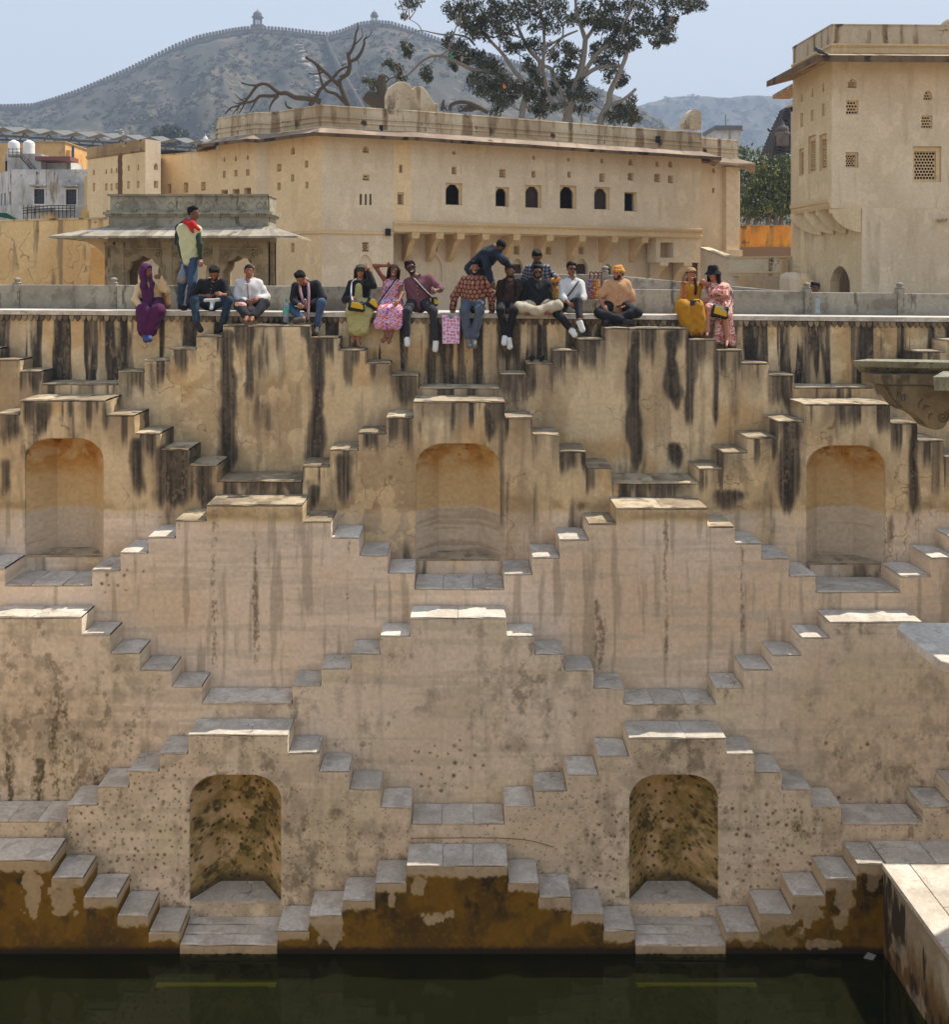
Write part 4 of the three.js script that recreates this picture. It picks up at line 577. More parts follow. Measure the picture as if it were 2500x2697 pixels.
// ---------------------------------------------------------------- stone kiosk behind the ledge
{
  const k = thing('kiosk', 'grey stone garden kiosk with cusped arches and a wide slab eave behind the standing man', 'kiosk'), d = 26, y0 = EYE - 1.7;
  const x0 = xAt(211.5, d), x1 = xAt(522, d), zf = -d, zb = -d - 1.15, km = stone(0xe2e4da), km2 = stone(0xd4d6ca), yE = yAt(439, d), yC = yAt(416, d), yT = yAt(377.5, d);
  // upper block: body, moulding, carved panels, coping
  const blk = mesh('roof_block', [box(x0, x1, yE - 0.3, yC - 0.04, zb, zf), box(x0 + 0.03, x1 - 0.03, yC - 0.04, yT - 0.05, zb + 0.03, zf - 0.03)].map((g) => boxUV(g, 0.25)), km, k);
  const ring = (o, a, b) => box(x0 - o, x1 + o, a, b, zb - o, zf + o);
  mesh('cornice', [ring(0.07, yC - 0.08, yC - 0.02), ring(0.12, yC - 0.02, yC + 0.05), ring(0.05, yC + 0.05, yC + 0.1)], km2, k);
  const nc = 5; for (let i = 0; i < nc; i++) { const a = lerp(x0 - 0.04, x1 + 0.04, i / nc) + 0.004, b = lerp(x0 - 0.04, x1 + 0.04, (i + 1) / nc) - 0.004; mesh('coping', boxUV(box(a, b, yT - 0.05, yT, zb - 0.04, zf + 0.04), 0.25), i % 2 ? km : km2, k); }
  const dia = []; for (let i = 0; i < 9; i++) for (const s of [0, 1]) { const cx = lerp(x0, x1, (i + 0.5) / 9) + (s ? 0.25 : 0), c = lerp(yC, yT, s ? 0.72 : 0.4), w = 0.13, h = 0.13; const sh = new THREE.Shape(); sh.moveTo(-w, 0); sh.lineTo(0, -h); sh.lineTo(w, 0); sh.lineTo(0, h); sh.closePath(); const q = new THREE.Path(); q.moveTo(-w + 0.035, 0); q.lineTo(0, -h + 0.035); q.lineTo(w - 0.035, 0); q.lineTo(0, h - 0.035); q.closePath(); sh.holes.push(q); const g = new THREE.ExtrudeGeometry(sh, { depth: 0.012, bevelEnabled: false }); g.translate(cx, c, zf - 0.037); if (cx < x1 - 0.15) dia.push(g); }
  mesh('carved_band', dia, km2, k);
  { const s = new THREE.Shape(), w = -zb + zf - 0.2; s.moveTo(0, 0); s.lineTo(0.9, 0); s.lineTo(0.9, 0.42); s.lineTo(0, 0.42); s.closePath(); for (let j = 0; j < 4; j++) for (let i = 0; i < 8; i++) { const q = new THREE.Path(); q.absarc(0.07 + i * 0.108 + (j % 2) * 0.04, 0.06 + j * 0.1, 0.03, 0, 6.28, true); s.holes.push(q); } const g = new THREE.ExtrudeGeometry(s, { depth: 0.03, bevelEnabled: false, curveSegments: 4 }); g.rotateY(Math.PI / 2); g.translate(x1 - 0.02, yC + 0.08, zf - 0.12); mesh('carved_band', g, km, k); }
  // eave of single slabs, hipped at the corners
  const oF = 0.95, oL = 1.25, oR = 0.98, yO = yAt(458.5, d - oF), inner = yE + 0.0, th = 0.055;
  const slabF = (a, b, a2, b2) => hexa([V(a2, yO - th, zf + oF), V(b2, yO - th, zf + oF), V(b, inner - th, zf - 0.05), V(a, inner - th, zf - 0.05)], [V(a2, yO, zf + oF), V(b2, yO, zf + oF), V(b, inner, zf - 0.05), V(a, inner, zf - 0.05)]);
  const n = 15, cuts = [0]; for (let i = 1; i < n; i++) cuts.push((i + rr(-0.2, 0.2)) / n); cuts.push(1);
  const eM = [stone(0xf6f4f0), stone(0xe0dcd4), stone(0xfffdf6)];
  for (let i = 0; i < n; i++) { const e = rr(-0.008, 0.008), g = slabF(lerp(x0, x1, cuts[i]) + 0.005, lerp(x0, x1, cuts[i + 1]) - 0.005, lerp(x0, x1, cuts[i]) + 0.005, lerp(x0, x1, cuts[i + 1]) - 0.005); g.translate(0, e, 0); mesh('eave_slab', boxUV(g, 0.25), eM[i % 3], k); }
  for (const [xi, dir, o] of [[x0, -1, oL], [x1, 1, oR]]) {
    const P = (t, y) => V(xi, y, zf - 0.05), fan = 4; // front corner fan of tapering slabs
    for (let i = 0; i < fan; i++) { const t0 = i / fan, t1 = (i + 1) / fan, A = V(xi + dir * o * t0, yO, zf + oF), B = V(xi + dir * o * t1, yO, zf + oF), C = V(xi + dir * 0.01, inner, zf - 0.05); const dn = V(0, -th, 0), pts = dir > 0 ? [A, B, C] : [B, A, C]; const g = hexa([pts[0].clone().add(dn), pts[1].clone().add(dn), C.clone().add(dn), C.clone().add(dn)], [pts[0], pts[1], C, C]); mesh('eave_slab', boxUV(g, 0.25), eM[i % 3], k); }
    for (let i = 0; i < 4; i++) { const zA = lerp(zf + oF, zb - 0.3, i / 4) - 0.005, zB = lerp(zf + oF, zb - 0.3, (i + 1) / 4) + 0.005, iA = i === 0 ? zf - 0.05 : lerp(zf - 0.05, zb, i / 4), iB = lerp(zf - 0.05, zb, (i + 1) / 4), xo = xi + dir * o; const A = V(xo, yO - 0.004, zA), B = V(xo, yO - 0.004, zB), C = V(xi, inner, iB), E = V(xi, inner, iA), dn = V(0, -th, 0), q = dir > 0 ? [A, B, C, E] : [A, E, C, B]; mesh('eave_slab', boxUV(hexa(q.map((p) => p.clone().add(dn)), q), 0.25), eM[(i + 1) % 3], k); }
  }
  // front: lintel, pilasters, cusped arches
  const cusp = (cx, hw, ys, yt) => { const p = []; for (let i = 0; i <= 36; i++) { const a = Math.PI * i / 36, r = 1 - 0.13 * Math.pow(Math.abs(Math.cos(a * 4.5)), 0.8), pk = 0.12 * Math.exp(-Math.pow((a - Math.PI / 2) / 0.16, 2)); p.push([cx + hw * r * Math.cos(a), ys + (yt - ys) * (r * Math.sin(a) + pk)]); } return [[cx + hw * 0.86, y0 - 0.1], ...p, [cx - hw * 0.86, y0 - 0.1]]; };
  const s = new THREE.Shape(); s.moveTo(x0, y0); s.lineTo(x0, yE - 0.3); s.lineTo(x1, yE - 0.3); s.lineTo(x1, y0);
  const arches = [278, 371, 464];
  for (const cx of [...arches].reverse()) { const c = cusp(xAt(cx, d), 0.47, yAt(528, d), yAt(498, d)); c.map((q) => [q[0], Math.max(q[1], y0)]).forEach(([x, y]) => s.lineTo(x, y)); }
  s.closePath(); const g = new THREE.ExtrudeGeometry(s, { depth: 0.22, bevelEnabled: false }); g.translate(0, 0, zf - 0.27); mesh('arcade', boxUV(g, 0.25), stone(0xdccdb0), k);
  const g2 = new THREE.ExtrudeGeometry(s, { depth: 0.2, bevelEnabled: false }); g2.translate(0, 0, zb); mesh('arcade', boxUV(g2, 0.25), stone(0xdccdb0), k);
  mesh('lintel', [box(x0 - 0.02, x1 + 0.02, yAt(470, d), yE - 0.3, zb, zf - 0.02), box(x0, x1, yAt(474, d), yAt(470, d), zf - 0.2, zf - 0.035)].map((q) => boxUV(q, 0.25)), stone(0xd0c4ac), k);
  for (const x of [213, 231, 324.5, 417.5, 511]) { const a = xAt(x, d); mesh('pilaster', [box(a - 0.13, a + 0.13, y0, yAt(476, d), zf - 0.1, zf - 0.025), box(a - 0.16, a + 0.16, yAt(476, d), yAt(471, d), zf - 0.1, zf - 0.015)].map((q) => boxUV(q, 0.25)), stone(0xe2d6bc), k); }
  for (const cx of arches) for (const sx of [-1, 1]) { const r = new THREE.TorusGeometry(0.085, 0.022, 6, 14), c = new THREE.SphereGeometry(0.04, 10, 8); for (const q of [r, c]) q.translate(xAt(cx, d) + sx * 0.42, yAt(494, d), zf - 0.045); mesh('rosette', [r, c], stone(0xd8c8a8), k); }
  for (const cx of arches) { const a = xAt(cx, d), w = 0.62, f = [box(a - w, a + w, yAt(484, d), yAt(482.5, d), zf - 0.06, zf - 0.03), box(a - w, a - w + 0.03, y0, yAt(484, d), zf - 0.06, zf - 0.03), box(a + w - 0.03, a + w, y0, yAt(484, d), zf - 0.06, zf - 0.03)]; mesh('arch_frame', f, stone(0xd6cab0), k); }
  // side: corner pier, reddish jamb
  mesh('side_wall', [box(x1 - 0.16, x1, y0, yE - 0.3, zf - 0.28, zf - 0.03), box(x1 - 0.16, x1, y0, yE - 0.3, zb, zb + 0.3), box(x0, x0 + 0.16, y0, yE - 0.3, zb, zf - 0.03)].map((q) => boxUV(q, 0.25)), stone(0xe8dcc4), k);
  mesh('side_lintel', boxUV(box(x1 - 0.16, x1, yAt(488, d), yE - 0.3, zb + 0.3, zf - 0.28), 0.25), kmat(), k);
  function kmat() { return stone(0xc4a888); }
  const br = (x, dir) => { const q = new THREE.Shape(); q.moveTo(0, 0); q.lineTo(0.75, 0); q.lineTo(0.75, -0.08); q.quadraticCurveTo(0.35, -0.2, 0.12, -0.6); q.lineTo(0, -0.6); q.closePath(); const e = new THREE.ExtrudeGeometry(q, { depth: 0.14, bevelEnabled: false, curveSegments: 6 }); if (dir < 0) e.rotateY(Math.PI); e.translate(x, yO - 0.03, zf - (dir < 0 ? 0.2 : 0.35)); mesh('eave_bracket', boxUV(e, 0.25), mTrim, k); }; br(x0, -1);
}
// ---------------------------------------------------------------- lower ochre walls and houses at the left
{
  const w = thing('boundary_wall', 'stained ochre plaster wall at the left edge behind the parapet', 'wall'), yG = EYE - 1.8;
  const yA = yAt(431, 31), S = facade(w, [-60, 31.4], [212, 29.6], yG, yA, M9(wallPaint([224, 190, 134], [210, 170, 112], 1.3, 200)), [], {}); mesh('coping', sweep(plan([[-60, 31.4], [212, 29.6]]), [[-0.5, yA], [0.03, yA], [0.03, yA + 0.06], [-0.5, yA + 0.08]]), mGrime, w);
  const pl = seg([-60, 31.4], [212, 29.6]); mesh('buttress', [box(pl.L - 0.62, pl.L - 0.1, yG, yAt(482, 29.8), 0.0, 0.12)].map((g) => { g.applyMatrix4(pl.m); return boxUV(g, 1 / 9); }), mOrange, w);
}
{
  const b = thing('ochre_house', 'ochre house with a dark stained parapet and small lattice windows, left of the mansion', 'house'), yG = EYE - 1.8, yT = EYE + 6.05;
  const A = [170, 48.1], B = [283, 45], C = [313, 45.6];
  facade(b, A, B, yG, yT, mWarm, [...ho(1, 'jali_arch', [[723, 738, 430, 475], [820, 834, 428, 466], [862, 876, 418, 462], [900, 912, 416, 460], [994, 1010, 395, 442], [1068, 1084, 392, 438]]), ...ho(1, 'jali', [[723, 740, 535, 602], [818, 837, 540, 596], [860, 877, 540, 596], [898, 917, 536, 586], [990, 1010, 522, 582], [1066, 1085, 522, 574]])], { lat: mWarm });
  facade(b, B, C, yG, yT + 0.6, mFront, [...ho(1, 'jali_arch', [[1198, 1230, 383, 436]]), ...ho(1, 'jali', [[1198, 1232, 520, 577]])]);
  mesh('parapet', [sweep(plan([A, B]), [[-0.4, yT], [0.0, yT], [0.1, yT + 0.08], [0.1, yT + 0.16], [0.02, yT + 0.2], [0.02, yT + 0.62], [-0.4, yT + 0.62]])], M9(wallPaint([190, 160, 112], [150, 122, 84], 1.6, 250)), b);
  const st = seg(A, B); { const [u] = st.hit(234), pts = []; const sh = new THREE.Shape(); for (let i = 0; i <= 14; i++) sh[i ? 'lineTo' : 'moveTo'](u - 0.14 - 0.07 * rnd(), lerp(yT + 0.1, yAt(395, 46.4), i / 14)); for (let i = 14; i >= 0; i--) sh.lineTo(u + 0.14 + 0.09 * rnd(), lerp(yT + 0.1, yAt(395, 46.4), i / 14)); sh.closePath(); const g = new THREE.ExtrudeGeometry(sh, { depth: 0.02, bevelEnabled: false }); g.applyMatrix4(st.m); mesh('rust_streak', g, mat(0x6b4a34, 0.95), b); }
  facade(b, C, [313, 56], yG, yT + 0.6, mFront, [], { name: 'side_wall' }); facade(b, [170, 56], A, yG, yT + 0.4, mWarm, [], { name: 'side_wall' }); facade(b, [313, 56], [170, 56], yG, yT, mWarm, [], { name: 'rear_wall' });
  const r = new THREE.Shape(), pp = plan([A, B, C, [313, 56], [170, 56]]); pp.forEach((p, i) => i ? r.lineTo(p.x, p.z) : r.moveTo(p.x, p.z)); r.closePath(); const rf = new THREE.ExtrudeGeometry(r, { depth: 0.2, bevelEnabled: false }); rf.rotateX(Math.PI / 2); rf.translate(0, yT - 0.02, -0.2); mesh('roof', boxUV(rf, 1 / 9), mGrime, b);
  const w = thing('courtyard_wall', 'ochre wall with three lattice windows between the ochre house and the mansion', 'wall'), yW = EYE + 6.2;
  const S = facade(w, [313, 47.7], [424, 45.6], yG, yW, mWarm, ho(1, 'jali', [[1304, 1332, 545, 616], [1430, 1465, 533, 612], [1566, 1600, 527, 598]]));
  mesh('rear_wall', boxUV(box(xAt(306, 50), xAt(424, 50), yG, yW - 0.3, -51.4, -51), 1 / 9), mDark, w); mesh('coping', sweep(plan([[313, 47.7], [424, 45.6]]), [[-0.45, yW - 0.01], [0.03, yW - 0.01], [0.03, yW + 0.05], [-0.4, yW + 0.12]]), mGrime, w);
  tag(mesh('shed_roof', box(xAt(313, 50.5), xAt(363, 50.5), yAt(300, 50.5), yAt(294, 50.5), -52, -50.3), mat(0x2c2722)), 'dark low shed roof showing over the ochre courtyard wall', 'roof');
}
{
  const b = thing('white_house', 'weathered white and grey concrete house with barred windows at the far left', 'house'), yG = EYE - 1.8, d = 60, yT = yAt(329.5, d);
  facade(b, [-40, 66], [25, d], yG, yT, mGrey, ho(1, 'slot', [[6, 17, 620, 718], [32, 45, 615, 712], [72, 86, 603, 705]]));
  facade(b, [25, d], [176, d], yG, yT, mGrey, ho(1, 'slot', [[267, 348, 584, 701], [513, 598, 586, 706]]));
  for (const [x0, x1, y0, y1] of [[66.5, 87, 367.8, 397], [128.2, 149.5, 368.3, 398.3]]) {
    const p = at(x0, y1, d), q = at(x1, y0, d), w = q.x - p.x, h = q.y - p.y, win = mesh('window', [box(p.x - 0.06, p.x, p.y - 0.06, q.y + 0.06, -d - 0.05, -d + 0.05), box(q.x, q.x + 0.06, p.y - 0.06, q.y + 0.06, -d - 0.05, -d + 0.05), box(p.x, q.x, p.y - 0.07, p.y, -d - 0.05, -d + 0.07), box(p.x, q.x, q.y, q.y + 0.06, -d - 0.05, -d + 0.05)], mat(0xd8d8d4), b);
    mesh('pane', box(p.x, q.x, p.y, q.y, -d - 0.2, -d - 0.18), new THREE.MeshPhysicalMaterial({ color: 0x10151a, roughness: 0.12 }), win);
    const bars = []; for (let i = 1; i < 6; i++) bars.push(box(p.x + w * i / 6 - 0.012, p.x + w * i / 6 + 0.012, p.y, q.y, -d - 0.06, -d - 0.04)); for (let i = 1; i < 4; i++) bars.push(box(p.x, q.x, p.y + h * i / 4 - 0.012, p.y + h * i / 4 + 0.012, -d - 0.058, -d - 0.042)); mesh('window_bars', bars, mat(0x4a4e52), win);
    mesh('sunshade', box(p.x - 0.15, q.x + 0.15, q.y + 0.16, q.y + 0.24, -d, -d + 0.5), mGrey, b);
  }
  const r = box(xAt(26, d), xAt(176, d), yT - 0.2, yT, -d - 6, -d - 0.02); mesh('roof', boxUV(r, 1 / 9), mGrey, b);
  mesh('side_wall', boxUV(box(xAt(176, d) - 0.3, xAt(176, d), yG, yT - 0.2, -d - 6, -d - 0.46), 1 / 9), mGrey, b);
  const up = mesh('upper_storey', [box(xAt(10, 61), xAt(80, 61), yT - 0.01, yAt(299, 61), -64, -61), box(xAt(81, 62), xAt(138, 62), yT - 0.01, yAt(315, 62), -64, -62)].map((g) => boxUV(g, 1 / 9)), mGrey, b);
  mesh('doorway', box(xAt(10.5, 61), xAt(14, 61), yT, yAt(313, 61), -61.02, -60.98), mDark, up);
  mesh('awning', box(xAt(80, 61.5), xAt(147, 61.5), yAt(315, 61.5), yAt(307.5, 61.5), -62, -60.6), mat(0x7b4a44, 0.8), b);
  const rail = [], P = (x, y, dd = 60.5) => at(x, y, dd), bar = (a, c, rad = 0.022) => rail.push(tube([a, c], rad, 5));
  for (const y of [290, 296, 302]) bar(P(17, y), P(41, y)); for (const x of [17, 25, 33, 41]) bar(P(x, 288), P(x, 306)); bar(P(17, 305), P(41, 305), 0.04);
  for (const o of [0, 6]) bar(P(41, 297 + o), P(71, 328 + o * 0.6)); bar(P(39, 305), P(62, 330), 0.05); for (let i = 0; i < 8; i++) { const t = i / 7; bar(P(lerp(41, 71, t), lerp(297, 328, t)), P(lerp(40, 63, t), lerp(305, 330, t))); }
  mesh('staircase_railing', rail, mat(0x55453e, 0.7), b);
  for (const x of [27, 56.5]) tag(mesh('water_tank', lathe([[0.001, 0], [0.33, 0], [0.36, 0.06], [0.36, 0.36], [0.34, 0.4], [0.36, 0.44], [0.36, 0.74], [0.3, 0.86], [0.14, 0.92], [0.13, 0.97], [0.001, 0.97]], 18).translate(xAt(x, 61.6), yAt(298.8, 61), -61.6), mat(0xe4e2dc, 0.5)), x < 40 ? 'white plastic water tank behind the stair railing on the white house' : 'white plastic water tank right of the stair railing on the white house', 'water tank', 'water tanks on the white house');
  const o = thing('tan_house', 'plain tan rendered house under the solar canopy at the far left', 'house'); mesh('wall', [box(xAt(-40, 70), xAt(68, 70), yG, yAt(279, 70), -76, -70), box(xAt(68, 69.6), xAt(127, 69.6), yG, yAt(276, 69.6), -76, -69.6)].map((g) => boxUV(g, 1 / 9)), M9(wallPaint([206, 170, 116], [194, 156, 102], 0.3, 300)), o); mesh('side_strip', boxUV(box(xAt(127, 69.8), xAt(136, 69.8), yG, yAt(292, 69.8), -75, -69.8), 1 / 9), mOrange, o); mesh('pipe', tube([at(142, 340, 66), at(142, 284, 66)], 0.09, 8), mat(0x3c4448, 0.6), o); mesh('coping', box(xAt(67, 69.4), xAt(128, 69.4), yAt(276, 69.4), yAt(274.8, 69.4), -76, -69.4), mGrime, o);
  // low grey wall with a railing and dry grass before the white house
  const lw = thing('terrace_wall', 'low grey wall with a black railing before the white house', 'wall'); mesh('wall', [box(xAt(52, 50), xAt(100, 50), yG, yAt(405, 50), -50.4, -50), box(xAt(145, 50), xAt(172, 50), yG, yAt(399, 50), -50.4, -49.9), box(xAt(100, 50.3), xAt(145, 50.3), yG, yAt(409, 50), -50.7, -50.3)].map((g) => boxUV(g, 1 / 9)), mGrey, lw);
  const rl = []; for (const y of [400, 405, 410]) { rl.push(tube([at(44, y + 5, 49.8), at(98, y, 49.8)], 0.025, 5)); rl.push(tube([at(98, y, 49.9), at(145, y, 49.9)], 0.025, 5)); } for (let i = 0; i < 14; i++) rl.push(tube([at(46 + i * 7.6, 399, 49.85), at(46 + i * 7.6, 428, 49.85)], 0.018, 4)); mesh('railing', rl, mat(0x35332f, 0.6), lw);
  const cn = thing('green_awning', 'dark green awning peeping over the stained wall at the left edge', 'awning'); mesh('sheet', hexa([at(-30, 416, 40), at(39, 430, 40), at(39, 430, 42), at(-30, 416, 42)], [at(-10, 414, 40), at(12, 414, 40), at(40, 428, 42), at(-10, 412, 42)]), mat(0x0f4a32, 0.8), cn); mesh('pole', tube([at(38, 470, 40), at(38, 428, 40)], 0.04, 6), mat(0x333333), cn);
  // dry grass tufts
  const gm = new THREE.MeshStandardMaterial({ color: 0xc8a86a, roughness: 0.95, side: THREE.DoubleSide });
  for (const [x, y, w, h, lab] of [[95, 433, 24, 24, 'dry straw-coloured grass tuft on the stained wall, the wider one'], [166, 428, 7, 34, 'tall narrow tuft of dry grass against the ochre house corner']]) { const P = []; for (let i = 0; i < 160; i++) { const x0 = x + rr(-w, w) * rnd(), dd = 44 + rr(-0.5, 0.5), a = at(x0, y + 6, dd), b2 = at(x0 + rr(-6, 6), y - h * rr(0.3, 1), dd + rr(-0.4, 0.4)); P.push(a.x - 0.015, a.y, a.z, a.x + 0.015, a.y, a.z, b2.x, b2.y, b2.z); } const g = new THREE.BufferGeometry(); g.setAttribute('position', new THREE.Float32BufferAttribute(P, 3)); g.computeVertexNormals(); tag(mesh('grass_tuft', g, gm, null), lab, 'grass'); }
}
// ---------------------------------------------------------------- solar canopy over the roofs
{
  const s = thing('solar_canopy', 'long steel canopy carrying a saw-tooth row of tilted solar panels over the left roofs', 'solar canopy'), d = 78, pm = new THREE.MeshStandardMaterial({ color: 0x6a675f, roughness: 0.55 }), steel = mat(0x63686a, 0.5, { metalness: 0.4 });
  const line = (x) => lerp(252, 277, x / 390);
  for (let i = -1; i < 9; i++) { const x = 15 + i * 47, a = at(x - 26, line(x) + 7.5, d), b = at(x + 4, line(x) - 1, d + 1), c = at(x + 26, line(x) + 8, d); for (const [p, q] of [[a, b], [b, c]]) mesh('solar_panel', hexa([V(p.x, p.y - 0.06, p.z + 1.2), V(q.x, q.y - 0.06, q.z + 1.2), V(q.x, q.y + 0.5, q.z - 2.2), V(p.x, p.y + 0.5, p.z - 2.2)], [V(p.x, p.y, p.z + 1.2), V(q.x, q.y, q.z + 1.2), V(q.x, q.y + 0.56, q.z - 2.2), V(p.x, p.y + 0.56, p.z - 2.2)]), pm, s); }
  const beams = []; for (const o of [12, 20]) for (let x = -30; x < 390; x += 60) beams.push(tube([at(x, line(x) + o, d - 0.8 + o * 0.05), at(x + 60, line(x + 60) + o, d - 0.8 + o * 0.05)], 0.09, 5)); for (let x = -10; x < 400; x += 47) beams.push(tube([at(x, line(x) + 20, d), at(x + 10, line(x) + 5, d)], 0.05, 5), tube([at(x + 10, line(x) + 5, d), at(x + 26, line(x) + 20, d)], 0.05, 5)); mesh('truss', beams, steel, s);
  for (const x of [132, 142, 172, 320]) mesh('post', tube([at(x, 420, d), at(x, line(x) + 18, d)], 0.11, 6), steel, s);
}
// ---------------------------------------------------------------- tall house at the right
{
  const b = thing('corner_palace', 'tall pale ochre palace block with wide eave and pierced stone windows at the right edge', 'palace'), C = [1619.7, 36], L = [1543.8, 39.6], R = [2150, 36.3], yG = EYE - 1.8, yT = EYE + 8.35, yB = EYE + 2.68, yP = EYE + 9.75;
  const mR = M9(wallPaint([216, 196, 165], [207, 186, 154], 0.22, 330)), mRl = M9(wallPaint([218, 197, 158], [210, 187, 146], 0.25, 360));  // mRl: warmer copy of mR, bounce light on the left faces put into the paint
  const latBig = { lat: mTrim, pitch: 0.125 };
  facade(b, [1619.7, 36], R, yB, yT, mR, [...ho(5, 'jali_arch', [[953, 1030, 695, 780], [1623, 1697, 801, 887]]), ...ho(5, 'jali', [[938, 1047, 888, 1012], [1603, 1702, 1022, 1137]]), ...ho(6, 'framed', [[933, 1047, 171, 307], [1528, 1780, 118, 434]]), ...ho(6, 'slot', [[1760, 1812, 608, 742]])], { ...latBig });
  facade(b, [1678, 36], R, yG, yB, mR, [], { name: 'lower_wall', thick: 0.44 }); facade(b, [1559, 39.5], [1678, 36.0], yG, yB - 0.4, mRl, ho(6, 'archway', [[795, 970, 1175, 1480]]), { name: 'lower_wall' });
  facade(b, L, C, yB, yT, mRl, [...ho(5, 'jali_arch', [[537, 553, 826, 899], [631, 647, 780, 857], [727, 743, 730, 810]]), ...ho(5, 'jali', [[532, 556, 1000, 1122], [624, 649, 970, 1070], [723, 748, 915, 1025]]), ...ho(6, 'framed', [[519, 563, 138, 380], [601, 668, 22, 359], [700, 766, 10, 332]])], { lat: mTrim, pitch: 0.11 });
  { const s = new THREE.Shape(), p = plan([L, C, [1678, 36], [1559, 39.6]]); p.forEach((q, i) => i ? s.lineTo(q.x, q.z) : s.moveTo(q.x, q.z)); s.closePath(); const g = new THREE.ExtrudeGeometry(s, { depth: 0.25, bevelEnabled: false }); g.rotateX(Math.PI / 2); g.translate(0, yB + 0.24, -0.012); mesh('soffit', boxUV(g, 1 / 9), mRl, b); }
  const lc = plan([L, C]); mesh('moulding', [sweep(lc, [[0, yB - 0.02], [0.03, yB - 0.02], [0.08, yB + 0.1], [0.08, yB + 0.18], [0.14, yB + 0.24], [0.14, yB + 0.36], [0.06, yB + 0.4], [0, yB + 0.46]])], mTrim, b);
  const SB = seg([1559, 39.5], [1678, 36]), T = [1543, 1569, 1590, 1616], BX = [1603, 1625, 1649, 1676];
  T.forEach((x, i) => { const St = seg(L, C), [tu] = St.hit(x), top = St.put(tu, 0, 0.02), [bu] = SB.hit(BX[i]), bot = SB.put(bu, 0, 0.02), dist = Math.hypot(bot.x - top.x, bot.z - top.z) + 0.15, s = new THREE.Shape(); s.moveTo(0, 0); s.lineTo(dist, 0); s.lineTo(dist, -0.95); s.bezierCurveTo(dist * 0.6, -0.9, dist * 0.2, -0.62, 0.1, -0.22); s.lineTo(0, -0.2); s.closePath(); const g = new THREE.ExtrudeGeometry(s, { depth: 0.2, bevelEnabled: false, curveSegments: 8 }), dx = (bot.x - top.x) / dist, dz = (bot.z - top.z) / dist, m = new THREE.Matrix4().makeBasis(V(dx, 0, dz), V(0, 1, 0), V(-dz, 0, dx)).setPosition(top.x, yB, top.z); g.translate(0, 0, -0.1); g.applyMatrix4(m); mesh('bracket', boxUV(g, 1 / 9), mRl, b); });
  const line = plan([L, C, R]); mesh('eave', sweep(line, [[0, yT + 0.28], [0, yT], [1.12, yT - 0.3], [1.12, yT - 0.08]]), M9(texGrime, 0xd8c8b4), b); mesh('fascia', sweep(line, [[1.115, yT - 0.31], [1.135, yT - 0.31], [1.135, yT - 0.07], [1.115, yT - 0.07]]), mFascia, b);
  mesh('cornice', [sweep(line, [[-0.3, yT + 0.28], [0.02, yT + 0.28], [0.02, yT + 0.52], [0.08, yT + 0.56], [0.08, yT + 0.64], [-0.3, yT + 0.64]]), dentils(line.map((p) => p.clone().add(V(-0.015, 0, 0.02))), yT + 0.5, 0.16, 0.14, 0.05, 0.2)], mTrim, b);
  mesh('parapet', sweep(line, [[-0.32, yT + 0.64], [0, yT + 0.64], [0, yP - 0.05], [0.03, yP - 0.05], [0.02, yP], [-0.32, yP]]), M9(wallPaint([190, 172, 144], [154, 134, 108], 2.0, 400)), b);
  { const q = at(1862, 62, 36.6), g = new THREE.SphereGeometry(0.62, 16, 8, 0, 6.2832, 0, 1.5708); g.scale(1, 0.8, 0.5); g.translate(q.x, yP - 0.06, q.z - 0.1); mesh('finial_hump', boxUV(g, 1 / 9), mGrime, b); }
  { const [x, y] = [1441.5 + 0.22 * 1783, 258.7 + 0.22 * 765], q = at(x, y, 35.95), g = lathe([[0.001, -0.1], [0.1, -0.1], [0.2, -0.02], [0.2, 0.02], [0.001, 0.02]], 12); g.translate(q.x, q.y, q.z + 0.05); mesh('spout', g, mGrime, b); }
  mesh('rear_wall', [box(16.6, 30, yG, yT, -46.6, -46.2), box(29.6, 30, yG, yT, -46, -36.8)].map((g) => boxUV(g, 1 / 9)), mR, b); facade(b, [1545.5, 46], L, yG, yT, mRl, [], { name: 'side_wall' });
  mesh('roof', boxUV(box(16.4, 29.5, yT - 0.2, yT, -46, -36.6), box(14.6, 29.5, yT - 0.201, yT - 0.02, -39.5, -36.6), 1 / 9), mR, b); { const s2 = plan([[1512, 50], [1550, 46]]); mesh('rear_eave', box(xAt(1525, 48), xAt(1560, 48), yAt(181, 48), yAt(173, 48), -49.6, -46.7), M9(texGrime, 0xd8c4b4), b); }
  // pigeon on the eave
  const pg = thing('pigeon', 'grey pigeon perched on the eave of the tall palace at the right', 'bird'), pp = at(1597, 100.5, 34.7), B = new THREE.SphereGeometry(0.1, 14, 10); B.scale(1.6, 0.85, 0.8); B.rotateZ(-0.42); const hd = new THREE.SphereGeometry(0.058, 10, 8); hd.translate(-0.17, 0.11, 0); const nk = tube([V(-0.1, 0.03, 0), V(-0.165, 0.1, 0)], [0.07, 0.05], 8), tl = tube([V(0.1, -0.06, 0), V(0.3, -0.14, 0)], [0.055, 0.025], 6); tl.scale(1, 1, 1.4);
  const pb = mesh('body', [B, hd, nk], mat(0x3c4048, 0.7), pg), tail = mesh('tail', tl, mat(0x2a2c32, 0.7), pg), bk = mesh('beak', tube([V(-0.22, 0.105, 0), V(-0.255, 0.095, 0)], [0.014, 0.004], 5), mat(0x222222), pg), lg = mesh('leg', [tube([V(-0.01, -0.08, 0.03), V(-0.01, -0.16, 0.03)], 0.008, 4), tube([V(-0.01, -0.08, -0.03), V(-0.01, -0.16, -0.03)], 0.008, 4)], mat(0x8a4a40), pg); pg.position.copy(pp).add(V(0, 0.02, 0));
}
